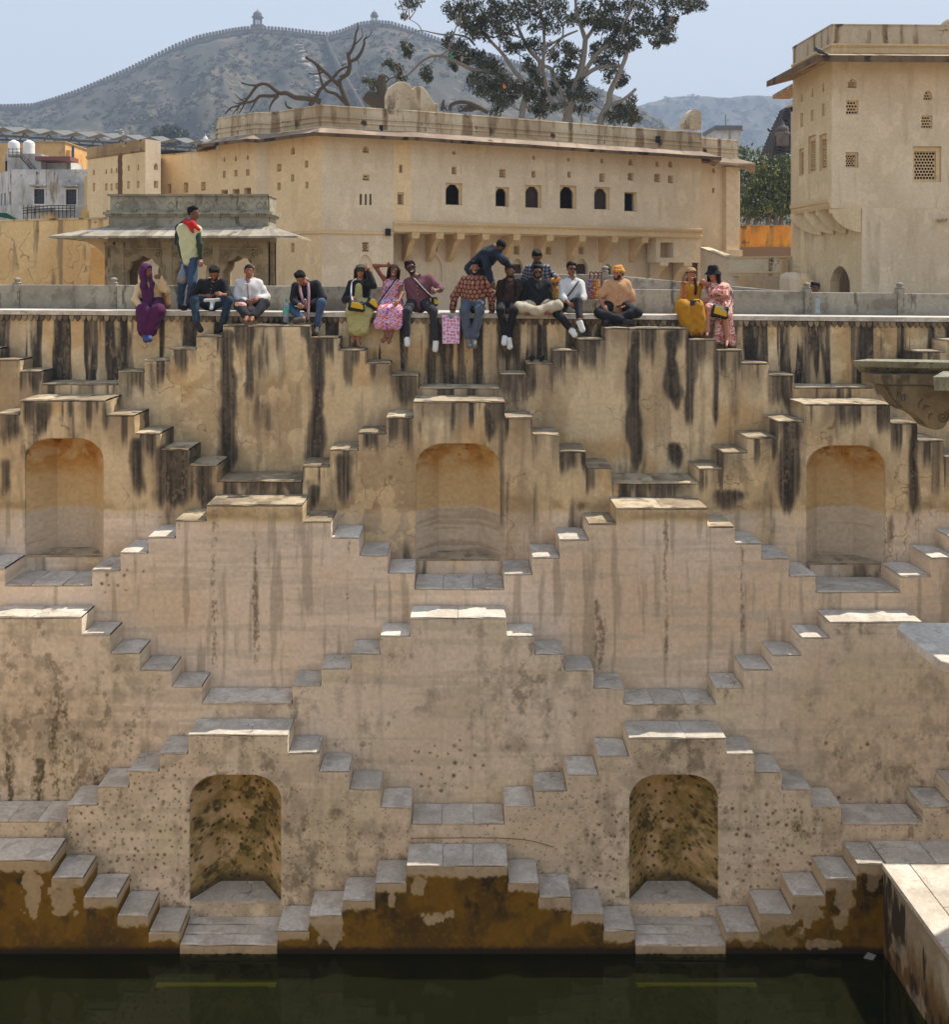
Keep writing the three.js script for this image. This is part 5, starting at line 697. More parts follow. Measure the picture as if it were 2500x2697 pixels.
// ---------------------------------------------------------------- between the mansion and the palace
{
  const o = thing('orange_wall', 'bright orange plaster wall below the trees between mansion and palace', 'wall'); mesh('wall', [box(xAt(1425, 62), xAt(1600, 62), EYE - 1.8, yAt(439, 62), -62.5, -62)].map((g) => boxUV(g, 1 / 9)), M9(wallPaint([232, 160, 62], [216, 142, 54], 0.8, 440)), o); mesh('base_band', boxUV(box(xAt(1425, 61.9), xAt(1600, 61.9), EYE - 1.8, yAt(481, 61.9), -62, -61.85), 1 / 9), mat(0x8a7058, 0.95), o); mesh('coping', box(xAt(1425, 62), xAt(1600, 62), yAt(439, 62), yAt(437.8, 62), -62.6, -61.9), mGrime, o); mesh('hole', box(xAt(1541, 61.95), xAt(1550, 61.95), yAt(480, 61.95), yAt(469.5, 61.95), -62, -61.93), mDark, o);
  const r = thing('ramp_wall', 'stained ochre ramp and gallery wall joining the mansion to the palace', 'wall'), yG = EYE - 1.8;
  facade(r, [1420, 43], [1562, 41.5], yAt(537, 43), yAt(502, 43), mGrime, [], { name: 'wall' }); mesh('coping', sweep(plan([[1420, 43], [1562, 41.5]]), [[-0.5, yAt(502, 43)], [0.06, yAt(502, 43)], [0.06, yAt(499.5, 43)], [-0.5, yAt(499, 43)]]), mTrim, r); mesh('moulding', sweep(plan([[1420, 43], [1562, 41.5]]), [[0, yAt(532, 43)], [0.06, yAt(532, 43)], [0.06, yAt(529, 43)], [0, yAt(528, 43)]]), mTrim, r);
  facade(r, [1415, 45.5], [1562, 44], yG, yAt(537, 43), mFront, [], { name: 'lower_wall', thick: 0.3 });
  const S = seg([1364, 48.5], [1422, 43]), s = new THREE.Shape(), q = (x, y) => S.uv(x, y); s.moveTo(...q(1364, 600)); s.lineTo(...q(1422, 600)); s.lineTo(...q(1422, 503)); s.lineTo(...q(1366, 481)); s.lineTo(...q(1364, 481)); s.closePath(); const g = uvScale(new THREE.ExtrudeGeometry(s, { depth: 0.4, bevelEnabled: false }), 1 / 9); g.translate(0, 0, -0.4); g.applyMatrix4(S.m); mesh('stair_wall', g, mFront, r);
  { const a = S.put(...S.uv(1364, 480.5), 0.05), c = S.put(...S.uv(1422, 502.5), 0.05), a2 = S.put(...S.uv(1364, 480.5), -0.45), c2 = S.put(...S.uv(1422, 502.5), -0.45), dn = V(0, -0.06, 0); mesh('coping', hexa([a, c, c2, a2].map((p) => p.clone().add(dn)), [a, c, c2, a2]), mGrime, r); }
  mesh('pier', boxUV(box(xAt(1517, 42), xAt(1530, 42), yAt(537, 42), yAt(505, 42), -42.3, -41.65), 1 / 9), mTrim, r);
  const bt = thing('rounded_buttress', 'small round-topped ochre buttress beside the palace foot', 'buttress'), p = at(1546, 560, 38.6), cg = new THREE.CapsuleGeometry(0.3, 0.9, 6, 14); cg.rotateX(Math.PI / 2); cg.scale(1, 1, 1); const mk = []; for (const dx of [-0.12, 0.22]) { const c = cg.clone(); c.translate(p.x + dx, yAt(543, 38.6) - 0.02 - dx * 0.1, p.z); mk.push(c); mk.push(box(p.x + dx - 0.3, p.x + dx + 0.3, EYE - 1.8, yAt(543, 38.6), p.z - 0.5, p.z + 0.72)); } mesh('body', mk.slice(0, 2).map((x) => boxUV(x, 1 / 9)), mFront, bt); mesh('cap', mk.slice(2).map((x) => { const y = boxUV(x, 1 / 9); y.translate(0, -0.02, 0.02); return y; }), mWarm, bt);
  // dark temple spire
  const t = thing('temple_spire', 'dark stone temple spire half hidden by the palace at the right', 'temple'), d = 95, c = at(1547, 300, d), u = d / F, tm = M9(wallPaint([66, 60, 56], [48, 44, 42], 1, 470)), pr = [];
  const hw = (y) => { const k = clamp((y - 215) / 88); return (24 + 33 * Math.pow(k, 0.9)) * u; };
  const lay = []; for (let y = 213; y < 380; y += 6) { const w = hw(y), w2 = w * 0.72; lay.push(box(c.x - w, c.x + w, yAt(y + 4.6, d), yAt(y, d), c.z - w2, c.z + w2), box(c.x - w2, c.x + w2, yAt(y + 4.4, d), yAt(y - 0.2, d), c.z - w, c.z + w), box(c.x - w * 0.93, c.x + w * 0.93, yAt(y + 6, d), yAt(y + 4, d), c.z - w * 0.9, c.z + w * 0.9)); } mesh('tower', lay.map((x) => boxUV(x, 1 / 9)), tm, t);
  const dome = lathe([[0.001, 16], [23, 16], [23.5, 8], [19, 7], [18, 3], [22, 2], [20, -3], [14, -9], [6, -13], [3, -14], [4.5, -17], [2, -19], [3, -21], [0.8, -23], [0.5, -28], [0.001, -28]].map(([r, y]) => [r * u, -y * u]), 20); dome.translate(c.x, yAt(213, d), c.z); mesh('dome', dome, M9(wallPaint([150, 144, 132], [110, 104, 96], 1, 480)), t);
  const tur = lathe([[0.001, 40], [11, 40], [11, 22], [14, 20], [13, 16], [9, 14], [12, 12], [10, 6], [5, 3], [3, 1], [4, -1], [1, -4], [0.5, -9], [0.001, -9]].map(([r, y]) => [r * u, -y * u]), 14); tur.translate(xAt(1531, d - 5), yAt(238, d - 5), -d + 4); mesh('turret', tur, M9(wallPaint([110, 100, 92], [84, 76, 70], 1, 490)), t);
  const sb = tag(mesh('crow', [tube([at(1499, 255, 92), at(1496.5, 252.5, 92)], [0.12, 0.1], 6), tube([at(1499, 255, 92), at(1502, 258, 92)], [0.1, 0.03], 5), new THREE.SphereGeometry(0.1, 8, 6).translate(...at(1496, 251.3, 92))], mat(0x1a1a1c)), 'small dark bird perched on the left shoulder of the temple spire', 'bird');
  const fb = thing('flat_roofed_block', 'distant grey flat-roofed block with a mast beyond the mansion roof end', 'building'), fd = 110; mesh('wall', boxUV(box(xAt(1393, fd), xAt(1442, fd), EYE, yAt(252, fd), -fd - 5, -fd), 1 / 9), mGrey, fb); mesh('roof', box(xAt(1391, fd), xAt(1444, fd), yAt(252, fd), yAt(245, fd), -fd - 5.2, -fd + 0.4), mat(0x6c6c6c), fb); mesh('canopy', box(xAt(1442, fd), xAt(1449, fd), yAt(253.5, fd), yAt(252, fd), -fd - 3, -fd), mat(0x8a8a86), fb); mesh('mast', tube([at(1413, 246, fd), at(1413, 222, fd)], 0.06, 5), mat(0x777777), fb);
  const ws = thing('white_cupola', 'tiny white domed cupola in the distance left of the mansion roof', 'cupola'), wd = 150, wp = at(400, 272, wd), wu = wd / F; const cup = lathe([[0.001, 12], [4.5, 12], [4.5, 4], [5.5, 3], [5, -1], [4, -4], [2, -6.5], [0.6, -8], [0.4, -12], [0.001, -12]].map(([r, y]) => [r * wu, -y * wu]), 14); cup.translate(wp.x, wp.y, wp.z); mesh('body', cup, mat(0xd8d4cc), ws); mesh('base', box(wp.x - 0.55, wp.x + 0.55, wp.y - 4, wp.y - 0.9, wp.z - 0.5, wp.z + 0.5), mat(0xd0ccc4), ws);
}
// ---------------------------------------------------------------- hills, their scrub, the fort wall and its pavilions
const ridgeA = [[-400, 222], [-200, 214], [0, 210], [65, 208], [100, 198], [150, 181], [200, 160], [250, 138], [300, 113], [340, 93], [380, 77], [400, 72], [450, 62], [480, 58], [520, 58], [560, 61], [600, 66], [640, 70], [665, 64], [700, 50], [730, 46], [760, 48], [800, 60], [850, 79], [900, 96], [960, 112], [1030, 132], [1100, 152], [1150, 164], [1200, 182], [1245, 205], [1290, 235], [1400, 300], [1700, 420]];
const ridgeB = [[700, 330], [900, 290], [1100, 232], [1180, 214], [1240, 203], [1265, 195], [1290, 188], [1330, 184], [1370, 183], [1420, 184], [1455, 180], [1500, 183], [1550, 186], [1650, 196], [1900, 220], [2300, 260]];
const yOn = (r, x) => { for (let i = 0; i < r.length - 1; i++) if (x <= r[i + 1][0]) { const t = (x - r[i][0]) / (r[i + 1][0] - r[i][0]); return lerp(r[i][1], r[i + 1][1], clamp(t)); } return r[r.length - 1][1]; };
function hillTex(k) {
  return paint(1024, 512, (u, v) => {
    const x = u * 60, y = v * 26, big = fbm(x * 0.35 + k, y * 0.5, 5), med = fbm(x * 1.4 + k, y * 1.8, 5), fine = fbm(x * 6, y * 7 + k, 3);
    let c = mix3([74, 68, 52], [62, 60, 44], sst(0.35, 0.65, big)); c = mix3(c, [80, 66, 52], 0.7 * sst(0.5, 0.66, med)); c = mix3(c, [48, 54, 34], 0.7 * sst(0.54, 0.66, fbm(x * 2.2 + 50, y * 2.6 + k, 4)));
    const rock = fbm(x * 0.5 + 20 + k, y * 0.7, 4), g2 = fbm(x * 4 + y * 1.5, y * 5, 4); c = mix3(c, [140, 124, 102], 0.6 * sst(0.60, 0.66, rock) * sst(0.46, 0.58, g2)); return c.map((q) => q * (0.88 + 0.24 * fine));
  });
}
function hill(name, ridge, dTop, dFoot, x0, x1, k) {
  const nx = 240, ny = 46, P = [], U = [], I = [], pts = [];
  for (let j = 0; j <= ny; j++) for (let i = 0; i <= nx; i++) {
    const xd = lerp(x0, x1, i / nx), t = j / ny, yr = yOn(ridge, xd); let d, h; const H = yAt(yr, dTop) - (EYE - 4);
    if (t < 0.86) { const s = t / 0.86; d = lerp(dFoot, dTop, s) ; h = EYE - 4 + H * (0.30 * s + 0.70 * Math.pow(s, 1.35)); h += (fbm(xd * 0.012 + k, s * 5, 5) - 0.5) * 26 * Math.sin(Math.PI * s) * H / 90 + (fbm(xd * 0.05 + k, s * 22, 3) - 0.5) * 0.05 * H * (1 - s * 0.8); }
    else { const s = (t - 0.86) / 0.14; d = dTop + s * 300; h = EYE - 4 + H * (1 - 0.5 * s); }
    const p = V((xd - CX) / F * d, h, -d); pts.push(p); P.push(p.x, p.y, p.z); U.push(p.x / (dTop * 0.9), (d + h) / (dTop * 0.4));
  }
  for (let j = 0; j < ny; j++) for (let i = 0; i < nx; i++) { const a = j * (nx + 1) + i, b = a + 1, c = a + nx + 1, e = c + 1; I.push(a, b, c, b, e, c); }
  const g = new THREE.BufferGeometry(); g.setAttribute('position', new THREE.Float32BufferAttribute(P, 3)); g.setAttribute('uv', new THREE.Float32BufferAttribute(U, 2)); g.setIndex(I); g.computeVertexNormals();
  mesh(name, g, new THREE.MeshStandardMaterial({ map: hillTex(k), roughness: 1 }), null, 'structure');
  return (xd, s) => { const fi = clamp((xd - x0) / (x1 - x0)) * nx, j = Math.min(ny - 1, Math.floor(s * 0.86 * ny)), i = Math.min(nx - 1, Math.floor(fi)); return pts[j * (nx + 1) + i].clone().lerp(pts[(j + 1) * (nx + 1) + i + 1], rnd()); };
}
const onA = hill('hill', ridgeA, 700, 310, -400, 1700, 3), onB = hill('far_hill', ridgeB, 1500, 1000, 700, 2300, 77);
function leafBlob(n, r, leaf) {                                                    // a clump of small leaf faces
  const P = []; for (let i = 0; i < n; i++) { const a = V(rr(-1, 1), rr(-1, 1), rr(-1, 1)); if (a.length() > 1) { i--; continue; } a.multiplyScalar(r); a.y *= 0.8; const u = V(rr(-1, 1), rr(-1, 1), rr(-1, 1)).normalize().multiplyScalar(leaf), w = V(rr(-1, 1), rr(-1, 1), rr(-1, 1)).cross(u).normalize().multiplyScalar(leaf * 0.55); const b = a.clone().add(u), c = a.clone().add(w), e = a.clone().sub(w), f = a.clone().sub(u); P.push(...b, ...c, ...f, ...b, ...f, ...e); }
  const g = new THREE.BufferGeometry(); g.setAttribute('position', new THREE.Float32BufferAttribute(P, 3)); g.computeVertexNormals(); return g;
}
const leafMat = (c, t = 0) => new THREE.MeshPhysicalMaterial({ color: c, roughness: 0.55, side: THREE.DoubleSide, transmission: t, thickness: 0 });
function scatter(name, geo, m, spots, colors, parent) {
  const im = new THREE.InstancedMesh(geo, m, spots.length), M = new THREE.Matrix4(), q = new THREE.Quaternion(), c = new THREE.Color();
  spots.forEach(([p, s, e], i) => { q.setFromEuler(new THREE.Euler(rr(-0.3, 0.3), rr(0, 6.28), rr(-0.3, 0.3))); M.compose(p, q, e || V(s, s, s)); im.setMatrixAt(i, M); const k = colors[Math.floor(rnd() * colors.length)], f = rr(0.75, 1.2); c.setRGB(k[0] * f, k[1] * f, k[2] * f); im.setColorAt(i, c); });
  im.name = parent ? name : numbered(name); im.castShadow = im.receiveShadow = true; im.userData.kind = 'stuff'; (parent || scene).add(im); return im;
}
{
  const S = []; for (let i = 0; i < 9000; i++) { const xd = rr(-300, 1300), s = rr(0.02, 0.985); if (fbm(xd * 0.02, s * 9, 3) < 0.40) continue; const p = onA(xd, s), k = 2.1 * rr(0.4, 1.0) * (rnd() < 0.10 ? 1.8 : 1); p.y += k * 0.2; S.push([p, k, V(k * 1.2, k * rr(0.6, 0.9), k)]); }
  const o = scatter('scrub', leafBlob(46, 1, 0.34), new THREE.MeshStandardMaterial({ roughness: 1, side: THREE.DoubleSide }), S, [[0.11, 0.10, 0.06], [0.14, 0.112, 0.075], [0.09, 0.095, 0.05], [0.145, 0.112, 0.084], [0.12, 0.118, 0.06]]); tag(o, 'dry olive and brown scrub covering the near hillside', 'scrub');
  const S2 = []; for (let i = 0; i < 1600; i++) { const xd = rr(800, 2000), s = rr(0.1, 0.98), p = onB(xd, s), k = rr(3, 8); S2.push([p, k, V(k * 1.2, k * 0.7, k)]); }
  const o2 = scatter('scrub', leafBlob(40, 1, 0.36), new THREE.MeshStandardMaterial({ roughness: 1, side: THREE.DoubleSide }), S2, [[0.10, 0.10, 0.06], [0.13, 0.115, 0.08], [0.08, 0.09, 0.05]]); tag(o2, 'hazy scrub covering the far blue hill at the right', 'scrub');
  const rk = new THREE.IcosahedronGeometry(1, 1); { const p = rk.attributes.position; for (let i = 0; i < p.count; i++) { const f = 0.75 + 0.5 * hash(Math.round(p.getX(i) * 50), Math.round(p.getY(i) * 50 + p.getZ(i) * 77)); p.setXYZ(i, p.getX(i) * f, p.getY(i) * f, p.getZ(i) * f); } rk.computeVertexNormals(); }
  const S3 = []; for (const [xa, xb, sa, sb, n] of [[575, 640, 0.72, 0.93, 40], [225, 265, 0.45, 0.60, 22], [150, 185, 0.18, 0.36, 16], [0, 45, 0.3, 0.55, 14], [650, 690, 0.6, 0.85, 12]]) for (let i = 0; i < n; i++) { const t = rnd(), p = onA(lerp(xa, xb, t) + rr(-8, 8), lerp(sb, sa, t) + rr(-0.03, 0.03)), k = 2 * rr(0.5, 1.5); S3.push([p, k, V(k * 1.7, k * 0.8, k)]); }
  const o3 = scatter('rock_outcrop', rk, mat(0xffffff, 0.95), S3, [[0.32, 0.27, 0.22], [0.26, 0.225, 0.185]]); tag(o3, 'pale rock outcrops breaking through the near hillside', 'rocks');
}
{
  const wm = M9(wallPaint([128, 116, 100], [102, 92, 80], 1, 520)), merlon = (x, y, z, w, h, ang) => { const s = new THREE.Shape(); s.moveTo(-w / 2, -0.3); s.lineTo(w / 2, -0.3); s.lineTo(w / 2, h * 0.55); s.quadraticCurveTo(w / 2, h, 0, h); s.quadraticCurveTo(-w / 2, h, -w / 2, h * 0.55); s.closePath(); const g = new THREE.ExtrudeGeometry(s, { depth: 0.9, bevelEnabled: false, curveSegments: 4 }); g.rotateY(ang); g.translate(x, y, z); return g; };
  const wall = (label, pts, hgt, step, mh) => {                                   // pts: picture x, y of the wall top, depth
    const t = thing('fort_wall', label, 'fort wall'), w = [], m = [];
    for (let i = 0; i < pts.length - 1; i++) { const [xa, ya, da] = pts[i], [xb, yb, db] = pts[i + 1], a = at(xa, ya, da), b = at(xb, yb, db), dn = V(0, -hgt, 0), th = V(0, 0, -2.4); w.push(boxUV(hexa([a.clone().add(dn), b.clone().add(dn), b.clone().add(dn).add(th), a.clone().add(dn).add(th)], [a, b, b.clone().add(th), a.clone().add(th)]), 1 / 9)); const L = Math.hypot(b.x - a.x, b.z - a.z), n = Math.max(1, Math.round(Math.max(L, Math.abs(b.y - a.y) * 0.7) / step)); for (let k = 0; k < n; k++) { const f = (k + 0.5) / n; m.push(merlon(lerp(a.x, b.x, f), lerp(a.y, b.y, f), lerp(a.z, b.z, f), step * 0.82, mh, Math.atan2(-(b.z - a.z), b.x - a.x))); } }
    mesh('wall', w, wm, t); const mm = mesh('merlon_row', m, wm, t, 'stuff');
  };
  const dR = 694; wall('long crenellated fort wall following the ridge of the near hill', ridgeA.filter(([x]) => x > -250 && x <= 1100).map(([x, y]) => [x, y - 1, dR]), 9, 2.4, 2.4);
  wall('stepped fort wall running down the near hillside behind the bare tree', [[636, 70, 326], [640, 88, 318], [648, 106, 309], [655, 118, 301], [663, 133, 290], [675, 155, 272], [690, 180, 255], [705, 206, 240], [725, 240, 222]].map(([x, y, d]) => [x, y, d * 2.1]), 8, 2.3, 2.1);
  const cm = M9(wallPaint([112, 102, 90], [92, 84, 74], 1, 540));
  const chhatri = (label, xd, yBase, k, d, pl) => {
    const t = thing('hilltop_pavilion', label, 'pavilion', 'domed pavilions on the ridge'), p = at(xd, yBase, d), u = d / F * k; t.position.copy(p);
    mesh('base', [box(-11 * u, 13 * u, -6 * u, 12 * u * pl, -9 * u, 9 * u), box(-12 * u, 14 * u, 12 * u * pl - 1.2 * u, 12 * u * pl, -10 * u, 10 * u)], cm, t); const y0 = 12 * u * pl, yc = y0 + 16 * u;
    for (let i = 0; i < 8; i++) { const a = (i + 0.5) / 8 * 6.2832; const c = mesh('column', lathe([[0.001, 0], [1.5 * u, 0], [1.1 * u, 2 * u], [1.0 * u, 12 * u], [1.7 * u, 16 * u], [0.001, 16 * u]], 8), cm, t); c.position.set(8.2 * u * Math.cos(a), y0, 8.2 * u * Math.sin(a)); }
    const e = new THREE.CylinderGeometry(9.6 * u, 9.6 * u, 3 * u, 8); e.translate(0, yc - 0.5 * u, 0); mesh('lintel', e, cm, t); const ev = new THREE.CylinderGeometry(9 * u, 12.6 * u, 1.6 * u, 8); ev.translate(0, yc + 1.4 * u, 0); mesh('eave', ev, cm, t);
    mesh('dome', lathe([[8.6, 1.6], [8.6, 3.2], [8.9, 5], [8.3, 8], [6.2, 10.8], [3.2, 12.6], [1.2, 13.3], [1.6, 14.2], [0.6, 15], [0.4, 18], [0.001, 18]].map(([r, y]) => [r * u, yc + y * u]), 18), cm, t); };
  chhatri('larger domed hilltop pavilion on the ridge above the mansion', 501.5, 60, 0.98, 698, 0.85); chhatri('smaller domed hilltop pavilion on the ridge left of the big tree', 729, 48, 0.72, 700, 0.55);
}
// ---------------------------------------------------------------- trees
const barkTex = paint(512, 512, tile((u, v) => { const n = fbm(u * 9, v * 26, 5), m = fbm(u * 5, v * 5, 4), f = fbm(u * 50, v * 50, 2); return mix3(mix3([160, 151, 138], [108, 100, 90], n), [78, 70, 60], sst(0.52, 0.7, m)).map((q) => q * (0.88 + 0.24 * f)); }));
const bark = new THREE.MeshStandardMaterial({ map: barkTex, roughness: 0.92, bumpMap: bumpTex, bumpScale: 0.03 });
const barkDead = new THREE.MeshStandardMaterial({ map: barkTex, color: 0x9a9288, roughness: 0.95 });
const T = (px, py, d) => at(694.9 + 0.384 * px, 0.384 * py, d);
function limb(pts, r0, r1, d, map = T, seg = 7) { const c = smooth(pts.map(([x, y, z = 0]) => map(x, y, d + z)), 5), n = c.length, kf = map === T && d > 58 ? 0.62 : 1; r0 *= kf; r1 *= kf; return tube(c, c.map((_, i) => lerp(r0, r1, Math.pow(i / (n - 1), 0.8)) * (0.94 + 0.12 * vn(i * 0.9, r0 * 40))), seg); }
const leafShape = (() => { const s = new THREE.Shape(); s.moveTo(0, -1); s.quadraticCurveTo(0.62, -0.2, 0, 1); s.quadraticCurveTo(-0.62, -0.2, 0, -1); const g = new THREE.ShapeGeometry(s, 2); const p = g.attributes.position; for (let i = 0; i < p.count; i++) p.setZ(i, 0.22 * Math.abs(p.getX(i))); g.computeVertexNormals(); return g; })();
function leaves(parent, clusters, size, colors, name = 'crown') {                   // clusters: [centre, radius, count]
  const total = clusters.reduce((a, c) => a + c[2], 0), im = new THREE.InstancedMesh(leafShape, leafMat(0xffffff), total), M = new THREE.Matrix4(), q = new THREE.Quaternion(), c = new THREE.Color(); let n = 0;
  for (const [p, r, cnt] of clusters) { const ca = rr(-1.2, 1.2), cs = Math.cos(ca), sn = Math.sin(ca), lx = rr(0.9, 1.5), ly = rr(0.5, 0.95); for (let i = 0; i < cnt; i++) { const o = V(rr(-1, 1), rr(-1, 1), rr(-1, 1)).normalize().multiplyScalar(r * Math.pow(rnd(), 0.55)); { const ax = o.x * lx, ay = o.y * ly; o.x = ax * cs - ay * sn; o.y = ax * sn + ay * cs; } q.setFromEuler(new THREE.Euler(rr(-1.2, 1.2), rr(0, 6.28), rr(-1.2, 1.2))); const s = size * rr(0.7, 1.25); M.compose(p.clone().add(o), q, V(s, s, s)); im.setMatrixAt(n, M); const k = colors[Math.floor(rnd() * colors.length)], f = rr(0.7, 1.25); c.setRGB(k[0] * f, k[1] * f, k[2] * f); im.setColorAt(n++, c); } }
  im.name = name; im.castShadow = im.receiveShadow = true; im.userData.kind = 'stuff'; parent.add(im);
}
{
  const d = 62, t = thing('fig_tree', 'large spreading leafy tree with pale forked limbs rising behind the mansion roof', 'tree');
  mesh('trunk', [limb([[1060, 760], [1062, 640], [1075, 560], [1110, 440], [1140, 340], [1155, 250], [1160, 190]], 0.62, 0.26, d), limb([[830, 700], [835, 600], [850, 520], [880, 440], [930, 320], [880, 260], [840, 190], [810, 120]], 0.4, 0.16, d), limb([[1230, 700], [1240, 600], [1280, 520], [1285, 470], [1330, 370], [1360, 300], [1372, 260]], 0.44, 0.2, d - 1)], bark, t);
  const L = (pts, a, b, dd = d) => mesh('limb', limb(pts, a, b, dd), bark, t);
  L([[1160, 200], [1135, 130], [1115, 70], [1108, -20], [1090, -120]], 0.26, 0.12); L([[1155, 205], [1195, 150], [1225, 80], [1240, 10], [1250, -80]], 0.24, 0.1); L([[1120, 420], [1170, 340], [1220, 270], [1300, 200], [1330, 130], [1370, 90], [1400, 20], [1420, -60]], 0.3, 0.09);
  L([[1110, 440], [1160, 380], [1220, 345], [1340, 335]], 0.26, 0.2); L([[1010, 560], [960, 440], [945, 330], [960, 240], [1010, 210], [1060, 180], [1120, 155]], 0.28, 0.1); L([[930, 330], [985, 350], [1000, 400], [1040, 480], [1060, 560]], 0.2, 0.26);
  L([[945, 340], [950, 200], [945, 130], [935, 60], [1000, -20]], 0.2, 0.08); L([[975, 320], [990, 250], [1040, 190], [1045, 140], [1000, 60]], 0.15, 0.06); L([[720, 250], [680, 210], [630, 150], [600, 90], [580, 10], [560, -60]], 0.2, 0.08); L([[880, 460], [800, 360], [760, 300], [720, 250]], 0.24, 0.18);
  L([[640, 360], [580, 350], [510, 315], [430, 285], [380, 285], [330, 310], [290, 350], [250, 385], [200, 410], [150, 440]], 0.24, 0.08, d + 0.5); L([[770, 380], [700, 370], [640, 360]], 0.22, 0.24, d + 0.5); L([[430, 175], [380, 165], [330, 155], [280, 165], [255, 190], [250, 240]], 0.09, 0.03); L([[600, 230], [560, 190], [500, 175], [430, 175]], 0.12, 0.09); L([[330, 155], [310, 125], [280, 105], [245, 90]], 0.07, 0.025); L([[430, 280], [470, 240], [490, 180], [510, 130], [545, 145]], 0.12, 0.04); L([[390, 290], [400, 300], [360, 330], [320, 350]], 0.08, 0.05);
  L([[1280, 530], [1320, 520], [1370, 490], [1415, 450]], 0.22, 0.15, d - 1); L([[1372, 265], [1370, 220], [1345, 180], [1350, 120], [1380, 60], [1385, -40]], 0.18, 0.07, d - 1); L([[1370, 230], [1430, 170], [1500, 165], [1560, 150], [1600, 120]], 0.13, 0.03); L([[1345, 130], [1290, 60], [1260, 0], [1240, -60]], 0.12, 0.05); L([[1430, 165], [1440, 90], [1480, 40], [1560, 0], [1660, -20]], 0.1, 0.03); L([[1100, 110], [1050, 60], [1050, 0]], 0.1, 0.04); L([[800, 120], [770, 60], [800, 0], [790, -60]], 0.11, 0.05); L([[820, 410], [830, 330], [825, 270]], 0.08, 0.04); L([[920, 440], [915, 370], [945, 290]], 0.1, 0.05); L([[700, 90], [690, 190], [740, 170], [830, 190]], 0.06, 0.1);
  L([[900, 460], [860, 470], [830, 560]], 0.12, 0.2); L([[1140, 620], [1145, 540]], 0.12, 0.07); L([[1090, 620], [1060, 540], [1010, 490]], 0.26, 0.14);
  // root stock and sprigs on the roof at the left
  const cl = [], C = (x, y, r, n, z = 0) => cl.push([T(x, y, d + z), r * 0.384 * d / F * 1.0, n]);
